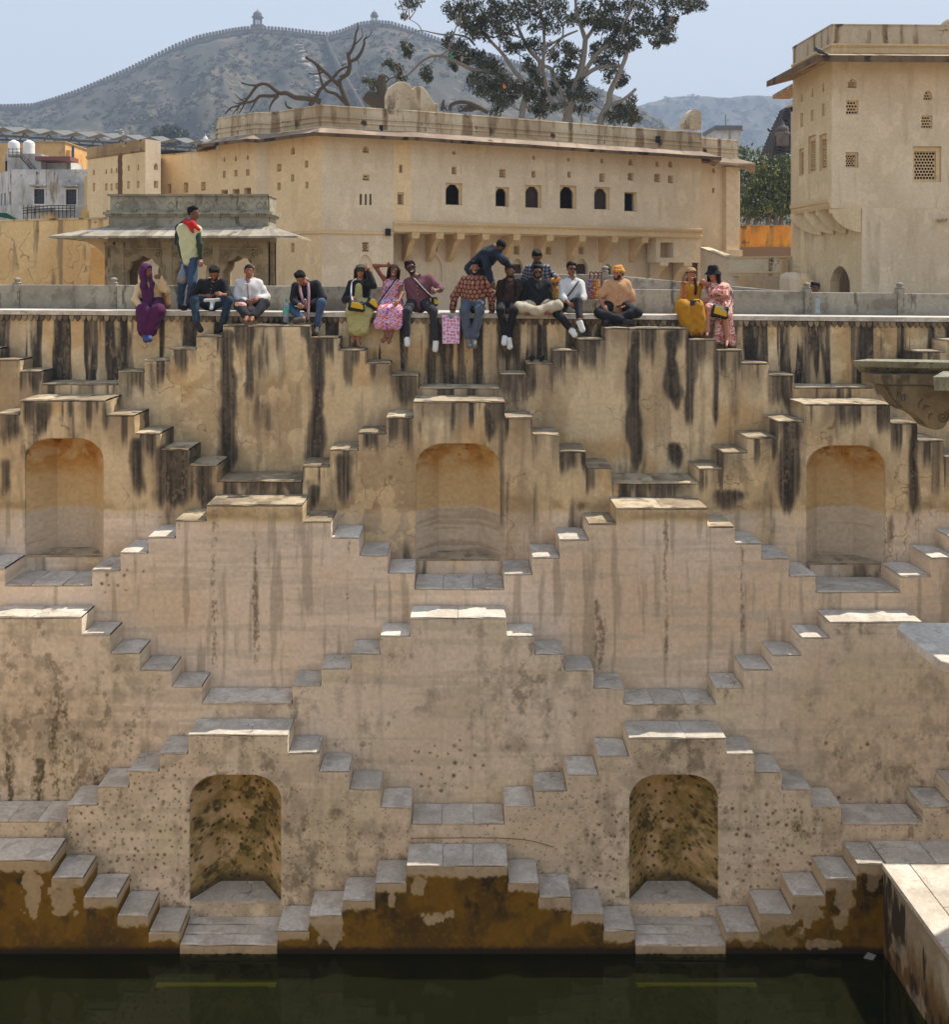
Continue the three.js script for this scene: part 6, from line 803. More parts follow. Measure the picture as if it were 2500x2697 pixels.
  for (const [x, y, r, n] of [[240, 20, 36, 30], [300, 15, 40, 50], [265, 5, 30, 25], [240, 85, 22, 34], [255, 230, 26, 46], [265, 270, 26, 50], [240, 250, 18, 24], [175, 330, 34, 60], [150, 320, 20, 22], [215, 345, 26, 34], [350, 370, 36, 66], [360, 400, 24, 30], [60, 410, 26, 40], [90, 430, 30, 46], [130, 450, 26, 34], [225, 390, 30, 44],
    [460, 200, 40, 60], [490, 240, 44, 90], [530, 230, 44, 90], [500, 300, 36, 70], [490, 340, 26, 36], [560, 300, 50, 110], [610, 280, 50, 110], [650, 320, 56, 130], [700, 340, 60, 150], [640, 410, 60, 140], [700, 440, 70, 190], [760, 430, 60, 140], [620, 450, 46, 80], [590, 400, 40, 60], [740, 500, 56, 120], [720, 540, 46, 90], [800, 470, 56, 120], [860, 440, 46, 90], [880, 480, 40, 80], [930, 510, 56, 130], [980, 470, 46, 90], [950, 560, 46, 70], [700, 500, 40, 60], [900, 560, 34, 50],
    [460, 40, 36, 50], [500, 60, 40, 70], [540, 100, 46, 80], [520, 30, 46, 80], [560, 60, 46, 70], [600, 30, 50, 70], [640, 90, 50, 100], [670, 70, 50, 90], [620, 120, 46, 70], [590, 160, 46, 70], [560, 140, 36, 50], [640, 170, 46, 70], [690, 130, 46, 70], [700, 20, 60, 90], [760, 40, 60, 90], [730, 90, 44, 60], [790, 80, 50, 70], [840, 30, 56, 90], [900, 20, 56, 90], [860, 80, 50, 70], [930, 90, 40, 50], [980, 30, 50, 80], [1030, 30, 46, 70], [1040, 90, 40, 50], [960, 110, 44, 60], [990, 140, 44, 60], [900, 140, 40, 50], [760, 150, 44, 60], [720, 160, 40, 50],
    [760, 210, 50, 80], [800, 240, 46, 80], [850, 230, 44, 70], [900, 220, 40, 60], [940, 250, 44, 70], [870, 330, 34, 50], [890, 350, 30, 36], [910, 390, 34, 46], [930, 420, 30, 36], [1000, 280, 40, 60], [1060, 240, 46, 70], [1090, 260, 46, 80], [1070, 310, 50, 90], [1040, 350, 40, 60], [1090, 330, 36, 50], [1020, 420, 44, 70], [1060, 420, 50, 90], [1110, 430, 44, 70], [1140, 440, 36, 60], [1090, 480, 46, 70], [1150, 490, 40, 50], [1190, 490, 34, 40], [1110, 550, 40, 50], [1160, 550, 34, 36], [1010, 540, 40, 40],
    [1090, 100, 40, 60], [1130, 60, 46, 60], [1170, 110, 46, 80], [1180, 40, 50, 70], [1230, 90, 50, 100], [1260, 60, 46, 70], [1240, 140, 46, 70], [1290, 110, 50, 90], [1290, 30, 50, 70], [1340, 40, 50, 80], [1320, 150, 50, 90], [1360, 130, 46, 80], [1300, 210, 50, 90], [1250, 230, 44, 70], [1210, 250, 40, 60], [1330, 250, 44, 80], [1380, 240, 40, 60], [1260, 290, 46, 80], [1220, 310, 46, 70], [1290, 330, 40, 60], [1280, 380, 36, 50], [1350, 390, 34, 46], [1330, 430, 26, 36], [1400, 200, 46, 70], [1390, 150, 40, 60], [1430, 100, 46, 70], [1480, 100, 50, 80], [1460, 40, 46, 60], [1400, 30, 50, 60], [1530, 140, 46, 80], [1560, 190, 44, 80], [1540, 210, 36, 50], [1510, 220, 30, 30], [1590, 200, 26, 34], [1590, 120, 40, 60], [1610, 100, 30, 40], [1560, 100, 40, 50], [1490, 160, 40, 50], [1450, 170, 34, 40], [1560, 60, 30, 30], [1610, 20, 44, 60], [1650, 20, 44, 60], [1690, 30, 34, 50], [1680, 55, 20, 24], [1740, 15, 40, 60], [1700, 0, 40, 50], [1560, 10, 40, 40], [1500, 0, 46, 50],
    [1340, 560, 56, 170], [1380, 590, 56, 150], [1310, 590, 46, 110], [1400, 560, 40, 70], [1395, 500, 26, 34], [1350, 410, 24, 30], [1420, 600, 30, 40], [860, 300, 26, 20]]) C(x, y, r * 1.12, Math.round(n * 3.1), rr(-1.8, 1.8));
  for (let i = 0; i < 46; i++) C(rr(480, 1640), rr(-260, -10), rr(40, 60), 90, rr(-2.5, 2.5));
  { // twigs from the nearest limb into each clump
    const lp = []; t.children.forEach((o) => { const q = o.geometry.attributes.position; for (let i = 0; i < q.count; i += 21) lp.push(V(q.getX(i), q.getY(i), q.getZ(i))); });
    const tw = []; for (const [c] of cl) { let best = null, bd = 9; for (const q of lp) { const e = q.distanceTo(c) + 0.25 * Math.max(0, q.y - c.y); if (e < bd) { bd = e; best = q; } } if (!best || bd > 3.2) continue; for (let k = 0; k < 2; k++) { const e = c.clone().add(V(rr(-0.5, 0.5), rr(-0.3, 0.5), rr(-0.4, 0.4))), m1 = best.clone().lerp(e, 0.4).add(V(rr(-0.18, 0.18), rr(-0.12, 0.2), rr(-0.15, 0.15))), m2 = best.clone().lerp(e, 0.75).add(V(rr(-0.14, 0.14), rr(-0.1, 0.14), 0)); tw.push(tube([best, m1, m2, e], [0.045, 0.034, 0.022, 0.01], 4)); } } mesh('twigs', tw, bark, t, 'stuff');
  }
  leaves(t, cl, 0.15, [[0.032, 0.042, 0.018], [0.045, 0.056, 0.022], [0.058, 0.066, 0.024], [0.024, 0.03, 0.015], [0.11, 0.105, 0.045], [0.05, 0.05, 0.024]]);
  // stump with sprigs, bare roots, on the roof line
  const s = thing('tree_stump', 'dark gnarled tree stump with a few leafy shoots beside the hump-backed gable', 'tree stump'), dd = 50;
  mesh('stump', [limb([[135, 560], [135, 480], [122, 430], [128, 385]], 0.42, 0.22, dd), limb([[140, 545], [110, 520], [70, 500], [45, 482]], 0.5, 0.3, dd), limb([[120, 520], [90, 495], [60, 490]], 0.4, 0.3, dd)], barkDead, s);
  mesh('shoot', [limb([[135, 460], [100, 420], [60, 405], [35, 410]], 0.07, 0.02, dd), limb([[135, 430], [165, 400], [215, 385]], 0.06, 0.02, dd), limb([[165, 400], [140, 380], [115, 375]], 0.05, 0.015, dd)], barkDead, s); leaves(s, [[T(55, 405, dd), 0.34, 36], [T(90, 430, dd), 0.36, 44], [T(125, 455, dd), 0.3, 34], [T(150, 465, dd), 0.2, 18]], 0.11, [[0.08, 0.1, 0.03], [0.06, 0.08, 0.03], [0.12, 0.13, 0.05]]);
  const r = thing('bent_branch', 'bare bent branch arching over the mansion parapet with a tangle of twigs', 'branch'); mesh('branch', [limb([[474, 560], [476, 535], [510, 518], [560, 520], [610, 540], [665, 570]], 0.09, 0.14, 52), limb([[440, 550], [438, 520], [442, 505]], 0.14, 0.04, 52)], barkDead, r); const tw = []; for (let i = 0; i < 26; i++) tw.push(limb([[rr(510, 590), 565], [rr(515, 620), rr(535, 555)], [rr(515, 640), rr(528, 560)]], 0.03, 0.012, 52, T, 4)); for (let i = 0; i < 10; i++) tw.push(limb([[rr(420, 460), 560], [rr(412, 462), rr(520, 550)]], 0.03, 0.012, 52, T, 4)); mesh('twigs', tw, barkDead, r, 'stuff');
  // kites caught in the tree
  for (const [x, y, c, lab] of [[480, 285, 0x0b8a48, 'torn green paper kite caught in the left of the big tree'], [748, 438, 0xd8682c, 'small orange paper kite caught low in the big tree']]) { const p = T(x, y, 60.4), k = new THREE.Shape(); k.moveTo(0, 0.17); k.lineTo(0.12, 0.02); k.lineTo(0.1, -0.13); k.lineTo(-0.04, -0.15); k.lineTo(-0.13, -0.02); k.closePath(); const g = new THREE.ExtrudeGeometry(k, { depth: 0.012, bevelEnabled: false }); g.rotateY(0.4); g.rotateZ(0.2); const o = tag(mesh('kite', g, mat(c, 0.7, { side: THREE.DoubleSide }), null), lab, 'kite'); o.position.copy(p); }
}
{
  // bare tree on the roof at the left
  const B = (px, py, d) => at(414 + 0.2 * px, 0.2 * py, d), d = 52, t = thing('bare_tree', 'leafless grey tree with twisted limbs sprawling over the left mansion roof', 'tree'), L = (pts, a, b) => mesh('limb', limb(pts, a, b, d, B, 6), barkDead, t);
  mesh('trunk', limb([[1340, 1060], [1310, 1000], [1270, 900], [1235, 800], [1240, 770]], 0.16, 0.12, d, B), barkDead, t);
  L([[1310, 1020], [1250, 960], [1190, 910], [1120, 890], [1075, 830], [1050, 760], [1035, 690], [1010, 640]], 0.13, 0.05); L([[1240, 760], [1310, 720], [1335, 650], [1330, 590], [1318, 510]], 0.15, 0.1); L([[1330, 600], [1400, 570], [1450, 500], [1475, 430], [1480, 380], [1500, 365]], 0.12, 0.045); L([[1320, 540], [1360, 480], [1385, 400], [1395, 330], [1415, 270], [1405, 225]], 0.1, 0.03); L([[1385, 430], [1430, 390], [1460, 345], [1452, 280]], 0.05, 0.02); L([[1500, 370], [1530, 345], [1552, 315]], 0.04, 0.015); L([[1490, 370], [1500, 330]], 0.035, 0.015); L([[1400, 570], [1420, 600], [1420, 640]], 0.05, 0.015);
  L([[1230, 830], [1180, 780], [1120, 720], [1070, 680], [1020, 630], [960, 590], [905, 555]], 0.13, 0.09); L([[1075, 700], [1030, 715], [980, 720], [930, 715]], 0.06, 0.03); L([[1040, 690], [1040, 660]], 0.05, 0.03); L([[940, 1030], [1000, 960], [1040, 880], [1100, 820], [1170, 760], [1220, 700], [1280, 660], [1320, 650]], 0.13, 0.06); L([[1250, 640], [1280, 630], [1300, 615]], 0.05, 0.02);
  L([[1050, 990], [1000, 970], [900, 955], [800, 945], [720, 905], [650, 905], [600, 870], [550, 830], [500, 815], [440, 830], [360, 930], [310, 990], [240, 1030], [175, 1050], [120, 1110]], 0.2, 0.04); L([[490, 815], [430, 830], [350, 825], [280, 805]], 0.09, 0.05); L([[640, 930], [560, 935], [460, 935], [420, 970], [350, 995], [310, 995]], 0.12, 0.07); L([[640, 930], [590, 980], [560, 1040], [555, 1085]], 0.1, 0.03); L([[440, 945], [410, 1000], [360, 1085]], 0.07, 0.03); L([[315, 1000], [290, 1050], [255, 1105]], 0.06, 0.03); L([[260, 1030], [220, 1080], [190, 1115]], 0.05, 0.02); L([[300, 985], [250, 950], [215, 915]], 0.05, 0.02); L([[290, 1000], [230, 1005], [195, 985]], 0.045, 0.02); L([[340, 950], [290, 965], [265, 975]], 0.04, 0.02); L([[1000, 920], [960, 900], [930, 870]], 0.05, 0.015); L([[770, 1060], [720, 1030], [710, 985]], 0.09, 0.04); L([[180, 1050], [165, 1080]], 0.03, 0.012); L([[985, 960], [950, 935], [930, 915]], 0.06, 0.02); L([[250, 1040], [240, 1105]], 0.035, 0.015);
}
{
  // dense trees beyond the orange wall
  const t = thing('leafy_tree', 'dense dark green tree behind the orange wall between mansion and palace', 'tree'), d = 72, cl = []; mesh('trunk', [[1470, 1455], [1495, 1500], [1520, 1528], [1455, 1440], [1510, 1540]].map(([a, b]) => limb([[a, 445], [a + 4, 400], [b, 350]], 0.22, 0.1, d, (x, y, dd) => at(x, y, dd), 6)), bark, t);
  const top = (x) => x < 1465 ? lerp(286, 292, (x - 1420) / 45) : x < 1500 ? lerp(292, 312, (x - 1465) / 35) : lerp(312, 305, (x - 1500) / 50);
  for (let i = 0; i < 420; i++) { const x = rr(1415, 1570), y = rr(top(x), 415), p = at(x, y, d + rr(-2.2, 2.2)); cl.push([p, rr(0.35, 0.75), Math.round(rr(26, 46))]); } for (let i = 0; i < 60; i++) { const x = rr(1430, 1565), p = at(x, rr(405, 437), d + rr(-1, 2)); cl.push([p, 0.5, 16]); }
  leaves(t, cl, 0.17, [[0.10, 0.135, 0.032], [0.15, 0.18, 0.04], [0.07, 0.095, 0.028], [0.32, 0.32, 0.08], [0.045, 0.06, 0.02]]);
  const g = thing('round_tree', 'small dark rounded tree at the foot of the near hill above the solar canopy', 'tree'), gd = 290, gc = []; for (let i = 0; i < 90; i++) { const a = rr(0, 6.28), r = Math.sqrt(rnd()); gc.push([at(330 + 32 * r * Math.cos(a), 264 + 18 * r * Math.sin(a), gd + rr(-3, 3)), 1.4, 24]); } leaves(g, gc, 0.7, [[0.035, 0.05, 0.022], [0.028, 0.042, 0.02]]); mesh('trunk', limb([[330, 300], [331, 280], [330, 262]], 0.7, 0.35, gd, (x, y, dd) => at(x, y, dd)), bark, g);
}
// ---------------------------------------------------------------- people: smooth-joined tapered limbs meshed on a grid
const seg3 = (a, b, ra, rb = ra, k = 0.03) => ({ a, b, ra, rb, k });
const ball = (c, r, k = 0.02) => ({ e: true, a: c, r: r.isVector3 ? r : V(r, r, r), k });
function sdist(p, x, y, z) {
  if (p.e) { const dx = (x - p.a.x) / p.r.x, dy = (y - p.a.y) / p.r.y, dz = (z - p.a.z) / p.r.z, l = Math.sqrt(dx * dx + dy * dy + dz * dz); return (l - 1) * Math.min(p.r.x, p.r.y, p.r.z) * (l < 1 ? 1 : 1 + 0.0 * l); }
  const ax = x - p.a.x, ay = y - p.a.y, az = z - p.a.z, bx = p.b.x - p.a.x, by = p.b.y - p.a.y, bz = p.b.z - p.a.z, bb = bx * bx + by * by + bz * bz, t = bb > 0 ? clamp((ax * bx + ay * by + az * bz) / bb) : 0;
  const dx = ax - bx * t, dy = ay - by * t, dz = az - bz * t; return Math.sqrt(dx * dx + dy * dy + dz * dz) - lerp(p.ra, p.rb, t);
}
function netMesh(prims, cell, { cut = [], keep = null, fold = 0, margin = 0.07 } = {}) {
  const lo = V(1e9, 1e9, 1e9), hi = V(-1e9, -1e9, -1e9), bounds = (p) => { const r = p.e ? p.r : V(1, 1, 1).multiplyScalar(Math.max(p.ra, p.rb)); const l = p.a.clone().sub(r), h = p.a.clone().add(r); if (!p.e) { l.min(p.b.clone().sub(r)); h.max(p.b.clone().add(r)); } return [l, h]; };
  for (const p of prims) { const [l, h] = bounds(p); lo.min(l); hi.max(h); }
  const pad = 2.5 * cell + 0.012 + fold; lo.subScalar(pad); hi.addScalar(pad);
  const nx = Math.ceil((hi.x - lo.x) / cell) + 1, ny = Math.ceil((hi.y - lo.y) / cell) + 1, nz = Math.ceil((hi.z - lo.z) / cell) + 1, G = new Float32Array(nx * ny * nz).fill(1), id = (i, j, k) => (k * ny + j) * nx + i;
  const over = (p, m, fn) => { const [l, h] = bounds(p); const i0 = Math.max(0, Math.floor((l.x - m - lo.x) / cell)), i1 = Math.min(nx - 1, Math.ceil((h.x + m - lo.x) / cell)), j0 = Math.max(0, Math.floor((l.y - m - lo.y) / cell)), j1 = Math.min(ny - 1, Math.ceil((h.y + m - lo.y) / cell)), k0 = Math.max(0, Math.floor((l.z - m - lo.z) / cell)), k1 = Math.min(nz - 1, Math.ceil((h.z + m - lo.z) / cell)); for (let k = k0; k <= k1; k++) for (let j = j0; j <= j1; j++) for (let i = i0; i <= i1; i++) fn(id(i, j, k), lo.x + i * cell, lo.y + j * cell, lo.z + k * cell); };
  for (const p of prims) over(p, margin, (q, x, y, z) => { const d = sdist(p, x, y, z), g = G[q], h = Math.max(p.k - Math.abs(d - g), 0) / p.k; G[q] = Math.min(d, g) - h * h * p.k * 0.25; });
  if (fold) for (let k = 0; k < nz; k++) for (let j = 0; j < ny; j++) for (let i = 0; i < nx; i++) { const q = id(i, j, k); if (Math.abs(G[q]) < 0.06) { const x = lo.x + i * cell, y = lo.y + j * cell, z = lo.z + k * cell; G[q] += fold * (Math.sin(x * 34 + 2.2 * Math.sin(y * 17 + z * 21)) * 0.6 + 0.4 * Math.sin(y * 43 + z * 31 + 2 * Math.sin(x * 23))); } }
  for (const p of cut) over(p, 0.05, (q, x, y, z) => { G[q] = Math.max(G[q], -sdist(p, x, y, z)); });
  if (keep) for (let k = 0; k < nz; k++) for (let j = 0; j < ny; j++) for (let i = 0; i < nx; i++) { const q = id(i, j, k); if (G[q] < 0.06) G[q] = Math.max(G[q], keep(lo.x + i * cell, lo.y + j * cell, lo.z + k * cell)); }
  const P = [], I = [], vid = new Int32Array(nx * ny * nz).fill(-1), off = [0, 1, nx, nx + 1, nx * ny, nx * ny + 1, nx * ny + nx, nx * ny + nx + 1], E = [[0, 1], [2, 3], [4, 5], [6, 7], [0, 2], [1, 3], [4, 6], [5, 7], [0, 4], [1, 5], [2, 6], [3, 7]];
  for (let k = 0; k < nz - 1; k++) for (let j = 0; j < ny - 1; j++) for (let i = 0; i < nx - 1; i++) {
    const b = id(i, j, k); let m = 0; for (let c = 0; c < 8; c++) if (G[b + off[c]] < 0) m |= 1 << c; if (m === 0 || m === 255) continue;
    let x = 0, y = 0, z = 0, n = 0; for (const [u, v] of E) { const a = G[b + off[u]], c = G[b + off[v]]; if ((a < 0) === (c < 0)) continue; const t = a / (a - c); x += lerp(u & 1, v & 1, t); y += lerp(u >> 1 & 1, v >> 1 & 1, t); z += lerp(u >> 2, v >> 2, t); n++; }
    vid[b] = P.length / 3; P.push(lo.x + (i + x / n) * cell, lo.y + (j + y / n) * cell, lo.z + (k + z / n) * cell);
  }
  const quad = (a, b, c, d, f) => { if (a < 0 || b < 0 || c < 0 || d < 0) return; f ? I.push(a, b, c, a, c, d) : I.push(a, c, b, a, d, c); };
  for (let k = 1; k < nz - 1; k++) for (let j = 1; j < ny - 1; j++) for (let i = 1; i < nx - 1; i++) {
    const b = id(i, j, k), s = G[b] < 0;
    if (s !== G[b + 1] < 0) quad(vid[b], vid[b - nx], vid[b - nx - nx * ny], vid[b - nx * ny], !s);
    if (s !== G[b + nx] < 0) quad(vid[b], vid[b - nx * ny], vid[b - nx * ny - 1], vid[b - 1], !s);
    if (s !== G[b + nx * ny] < 0) quad(vid[b], vid[b - 1], vid[b - 1 - nx], vid[b - nx], !s);
  }
  for (let q = 0; q < I.length; q += 3) { const t = I[q + 1]; I[q + 1] = I[q + 2]; I[q + 2] = t; }
  const g = new THREE.BufferGeometry(); g.setAttribute('position', new THREE.Float32BufferAttribute(P, 3)); g.setIndex(I); g.computeVertexNormals();
  const uv = new Float32Array(P.length / 3 * 2); for (let i = 0; i < P.length / 3; i++) { uv[2 * i] = P[3 * i] + 0.5 * P[3 * i + 2]; uv[2 * i + 1] = P[3 * i + 1] + 0.3 * P[3 * i + 2]; } g.setAttribute('uv', new THREE.BufferAttribute(uv, 2)); return g;
}
function colourise(g, fn) { const p = g.attributes.position, c = new Float32Array(p.count * 3); for (let i = 0; i < p.count; i++) { const q = fn(p.getX(i), p.getY(i), p.getZ(i)); c[3 * i] = q[0]; c[3 * i + 1] = q[1]; c[3 * i + 2] = q[2]; } g.setAttribute('color', new THREE.BufferAttribute(c, 3)); return g; }
// ---- head, hair and hands in their own frames (face towards +z; fingers along +y, palm +z, thumb +x)
const skull = (o = 0) => [ball(V(0, 0.032, -0.012), V(0.075 + o, 0.086 + o, 0.094 + o)), ball(V(0, -0.036, 0.022), V(0.059 + o, 0.076 + o, 0.064 + o), 0.03)];
const headGeo = colourise(netMesh([...skull(), ball(V(0, -0.088, 0.052), 0.024), seg3(V(0, 0.012, 0.078), V(0, -0.026, 0.100), 0.008, 0.013, 0.012), seg3(V(-0.011, -0.03, 0.09), V(0.011, -0.03, 0.09), 0.009, 0.009, 0.008), seg3(V(-0.036, 0.026, 0.07), V(0.036, 0.026, 0.07), 0.012, 0.012, 0.015), ball(V(-0.078, -0.002, -0.004), V(0.011, 0.031, 0.019), 0.008), ball(V(0.078, -0.002, -0.004), V(0.011, 0.031, 0.019), 0.008), seg3(V(-0.02, -0.059, 0.078), V(0.02, -0.059, 0.078), 0.009, 0.009, 0.01), ball(V(-0.031, 0.006, 0.072), 0.013, 0.006), ball(V(0.031, 0.006, 0.072), 0.013, 0.006), seg3(V(0, -0.07, -0.018), V(0, -0.19, -0.035), 0.052, 0.056, 0.03)], 0.0055, { cut: [ball(V(-0.031, 0.008, 0.098), V(0.017, 0.009, 0.014)), ball(V(0.031, 0.008, 0.098), V(0.017, 0.009, 0.014))] }), (x, y, z) => {
  const ax = Math.abs(x), e = Math.hypot((ax - 0.031) / 0.016, (y - 0.007) / 0.008); if (z > 0.06 && e < 1) return Math.hypot(ax - 0.031, y - 0.007) < 0.0065 ? [0.08, 0.06, 0.05] : [1.6, 1.9, 2.2];
  if (z > 0.055 && Math.abs(y - 0.029 - 0.004 * Math.cos(ax * 60)) < 0.006 && ax > 0.012 && ax < 0.052) return [0.15, 0.12, 0.1];
  if (z > 0.06 && Math.abs(y + 0.060) < 0.010 && ax < 0.026) return [0.85, 0.55, 0.5]; return [1, 1, 1];
});
const smileGeo = colourise(netMesh([seg3(V(-0.018, -0.056, 0.083), V(0.018, -0.056, 0.083), 0.006, 0.006, 0.01), seg3(V(-0.02, -0.055, 0.083), V(0, -0.060, 0.087), 0.005, 0.006, 0.01)], 0.003), () => [1, 1, 1]);
const noiseHair = (x, y, z) => 0.004 * Math.sin(x * 210 + 3 * Math.sin(z * 90)) * Math.sin(y * 160 + z * 140);
const HAIR = {
  short: netMesh(skull(0.010), 0.0055, { fold: 0.004, keep: (x, y, z) => Math.max(0.070 - y - 1.05 * Math.max(0, 0.055 - z) - 2 * noiseHair(x, y, z), -0.03 - y) }),
  full: netMesh([...skull(0.012), ball(V(0.015, 0.098, 0.03), V(0.058, 0.034, 0.05)), ball(V(-0.03, 0.1, 0.0), V(0.05, 0.035, 0.05)), ball(V(0, 0.075, -0.05), V(0.074, 0.056, 0.056))], 0.0055, { fold: 0.008, keep: (x, y, z) => Math.max(0.072 - y - 1.1 * Math.max(0, 0.058 - z) - 2.5 * noiseHair(x, y, z), -0.035 - y) }),
  tied: netMesh([...skull(0.009), ball(V(0, -0.01, -0.12), V(0.045, 0.05, 0.035)), seg3(V(0, -0.02, -0.125), V(-0.06, -0.16, -0.10), 0.03, 0.016)], 0.006, { keep: (x, y, z) => Math.max(0.06 - y - 1.0 * Math.max(0, 0.06 - z), z > 0.02 ? -0.02 - y : -1) }),
  long: netMesh([...skull(0.013), seg3(V(-0.085, 0.02, -0.01), V(-0.105, -0.24, -0.0), 0.035, 0.022), seg3(V(0.085, 0.02, -0.01), V(0.105, -0.25, 0.0), 0.035, 0.025), seg3(V(0, 0.02, -0.085), V(0, -0.27, -0.10), 0.075, 0.06), seg3(V(0.07, 0, -0.05), V(0.08, -0.26, -0.06), 0.045, 0.04), seg3(V(-0.07, 0, -0.05), V(-0.08, -0.25, -0.06), 0.045, 0.04)], 0.007, { fold: 0.004, keep: (x, y, z) => Math.min(0.068 - y - 0.9 * Math.max(0, 0.055 - z) > 0 ? 1 : -1, Math.abs(x) > 0.066 || z < -0.03 ? -1 : 1) * 0.5 + 0.0 }),
};
const BEARD = netMesh([...skull(0.005), ball(V(0, -0.090, 0.052), 0.028)], 0.0055, { keep: (x, y, z) => Math.max(y + 0.046 + 0.35 * Math.max(0, 0.06 - Math.abs(x)) * (z > 0.05 ? 1 : 0) - (Math.abs(x) > 0.045 ? 0.04 : 0), 0.0 - z - 0.004, z > 0.05 && Math.abs(x) < 0.021 && y > -0.066 && y < -0.050 ? 1 : -1) });
const MOUSTACHE = netMesh([seg3(V(-0.026, -0.050, 0.080), V(0, -0.044, 0.090), 0.005, 0.007, 0.01), seg3(V(0.026, -0.050, 0.080), V(0, -0.044, 0.090), 0.005, 0.007, 0.01)], 0.004);
function handGeo(curls, spread, thumb) {                                           // curl of each finger at its joints, from index to little finger
  const pr = [seg3(V(0, 0, 0), V(0.0, 0.03, 0), 0.024, 0.024, 0.02)], L = [[0.042, 0.026, 0.02], [0.047, 0.029, 0.022], [0.043, 0.027, 0.021], [0.033, 0.021, 0.018]];
  for (let i = 0; i < 4; i++) {
    const bx = 0.030 - i * 0.020, base = V(bx, 0.088 - Math.abs(i - 1.2) * 0.004, 0); pr.push(seg3(V(bx * 0.55, 0.015, 0), base, 0.0145, 0.012, 0.018));
    let p = base, a = 0; const sp = (1.5 - i) * spread; for (let j = 0; j < 3; j++) { a += curls[i] * [0.9, 1.1, 0.7][j]; const q = p.clone().add(V(Math.sin(sp) * Math.cos(a), Math.cos(a) * Math.cos(sp), Math.sin(a)).multiplyScalar(L[i][j])); pr.push(seg3(p, q, 0.0098 - j * 0.0009, 0.009 - j * 0.0011, 0.004)); p = q; }
  }
  const t0 = V(0.02, 0.02, 0.006), t1 = V(0.044, 0.052, 0.014), t2 = V(0.056 - 0.03 * thumb, 0.078, 0.018 + 0.018 * thumb), t3 = V(0.062 - 0.06 * thumb, 0.1, 0.02 + 0.022 * thumb); pr.push(seg3(t0, t1, 0.017, 0.013, 0.02), seg3(t1, t2, 0.012, 0.0105, 0.008), seg3(t2, t3, 0.0105, 0.009, 0.006));
  return colourise(netMesh(pr, 0.0042, { margin: 0.03 }), () => [1, 1, 1]);
}
const HANDS = { relax: handGeo([0.32, 0.4, 0.45, 0.5], 0.08, 0.3), grip: handGeo([1.15, 1.2, 1.2, 1.2], 0.0, 1), flat: handGeo([0.1, 0.12, 0.12, 0.15], 0.12, 0), hold: handGeo([0.7, 0.75, 0.75, 0.8], 0.05, 0.8), peace: handGeo([0.04, 0.04, 1.35, 1.35], 0.22, 1), point: handGeo([0.1, 1.2, 1.3, 1.3], 0.05, 0.8) };
const mirrored = (g) => { const m = g.clone(); m.scale(-1, 1, 1); const I = m.index.array; for (let i = 0; i < I.length; i += 3) { const t = I[i]; I[i] = I[i + 1]; I[i + 1] = t; } m.computeVertexNormals(); return m; };
const HANDS_L = Object.fromEntries(Object.entries(HANDS).map(([k, g]) => [k, mirrored(g)]));
// ---- cloth
const cloth = (c, rough = 0.9, ex = {}) => new THREE.MeshPhysicalMaterial({ color: new THREE.Color(c), roughness: rough, sheen: 0.15, sheenRoughness: 0.6, ...ex });
const printTex = (w, h, base, fn) => paint(w, h, (u, v) => fn(u, v, base));
const printed = (tex, k) => { tex.repeat.set(k, k); return new THREE.MeshPhysicalMaterial({ map: tex, roughness: 0.9 }); };
const flowerTex = paint(256, 256, (u, v) => { let c = [222, 196, 226]; const [d, id] = spots(u * 4, v * 4, 0.55), r = 0.30 + 0.12 * id; const a = fbm(u * 30, v * 30, 2); if (d < r && (a > 0.36)) c = id < 0.6 ? [176, 44, 84] : [206, 92, 130]; if (d < 0.09) c = [230, 190, 90]; const [e] = spots(u * 9 + 3, v * 9 + 5, 0.8); if (d > r && e < 0.16) c = [190, 70, 120]; return c; });
const paisleyTex = paint(256, 256, (u, v) => { let c = [92, 34, 26]; const x = u * 5, y = v * 5, xi = Math.floor(x + (Math.floor(y) % 2) * 0.5), fx = x + (Math.floor(y) % 2) * 0.5 - xi - 0.5, fy = y - Math.floor(y) - 0.5, d = Math.hypot(fx * 1.15, fy); if (d < 0.42 && d > 0.30) c = [176, 132, 104]; else if (d < 0.26 && fbm(u * 60, v * 60, 2) > 0.45) c = [186, 140, 112]; return c; });
const dressTex = paint(256, 256, (u, v) => { let c = [226, 214, 232]; const w = fbm(u * 9, v * 9, 4), e = Math.abs(w - 0.5); if (e < 0.035) c = [176, 40, 70]; if (w > 0.60) c = [206, 84, 60]; if (w < 0.36) c = [150, 70, 150]; return c; });
const dotTex = paint(256, 256, (u, v) => { let c = [176, 168, 112]; const [d, id] = spots(u * 12, v * 12, 0.7); if (d < 0.17) c = id < 0.6 ? [82, 84, 50] : [196, 150, 60]; return c; });
const checkTex = paint(128, 128, (u, v) => { const a = (u * 4) % 1 < 0.4, b = (v * 4) % 1 < 0.4; return a && b ? [30, 32, 40] : a || b ? [70, 74, 86] : [130, 134, 144]; });
const floralTex = paint(256, 256, (u, v) => { let c = [224, 186, 170]; const w = fbm(u * 10 + 4, v * 10, 4); if (w > 0.58) c = [170, 84, 76]; if (w < 0.37) c = [186, 120, 104]; return c; });
const knitTex = paint(256, 256, (u, v) => { const a = Math.abs(((u * 10 + v * 8) % 1) - 0.5), b = Math.abs(((u * 10 - v * 8 + 20) % 1) - 0.5), k = a < 0.14 || b < 0.14 ? 1 : 0.84; return [206 * k, 206 * k, 160 * k]; });
const scarfTex = paint(128, 128, (u, v) => ((Math.floor(u * 8) + Math.floor(v * 8)) % 2 ? [226, 216, 214] : Math.floor(u * 8 / 4) % 2 ? [150, 30, 50] : [30, 30, 44]));
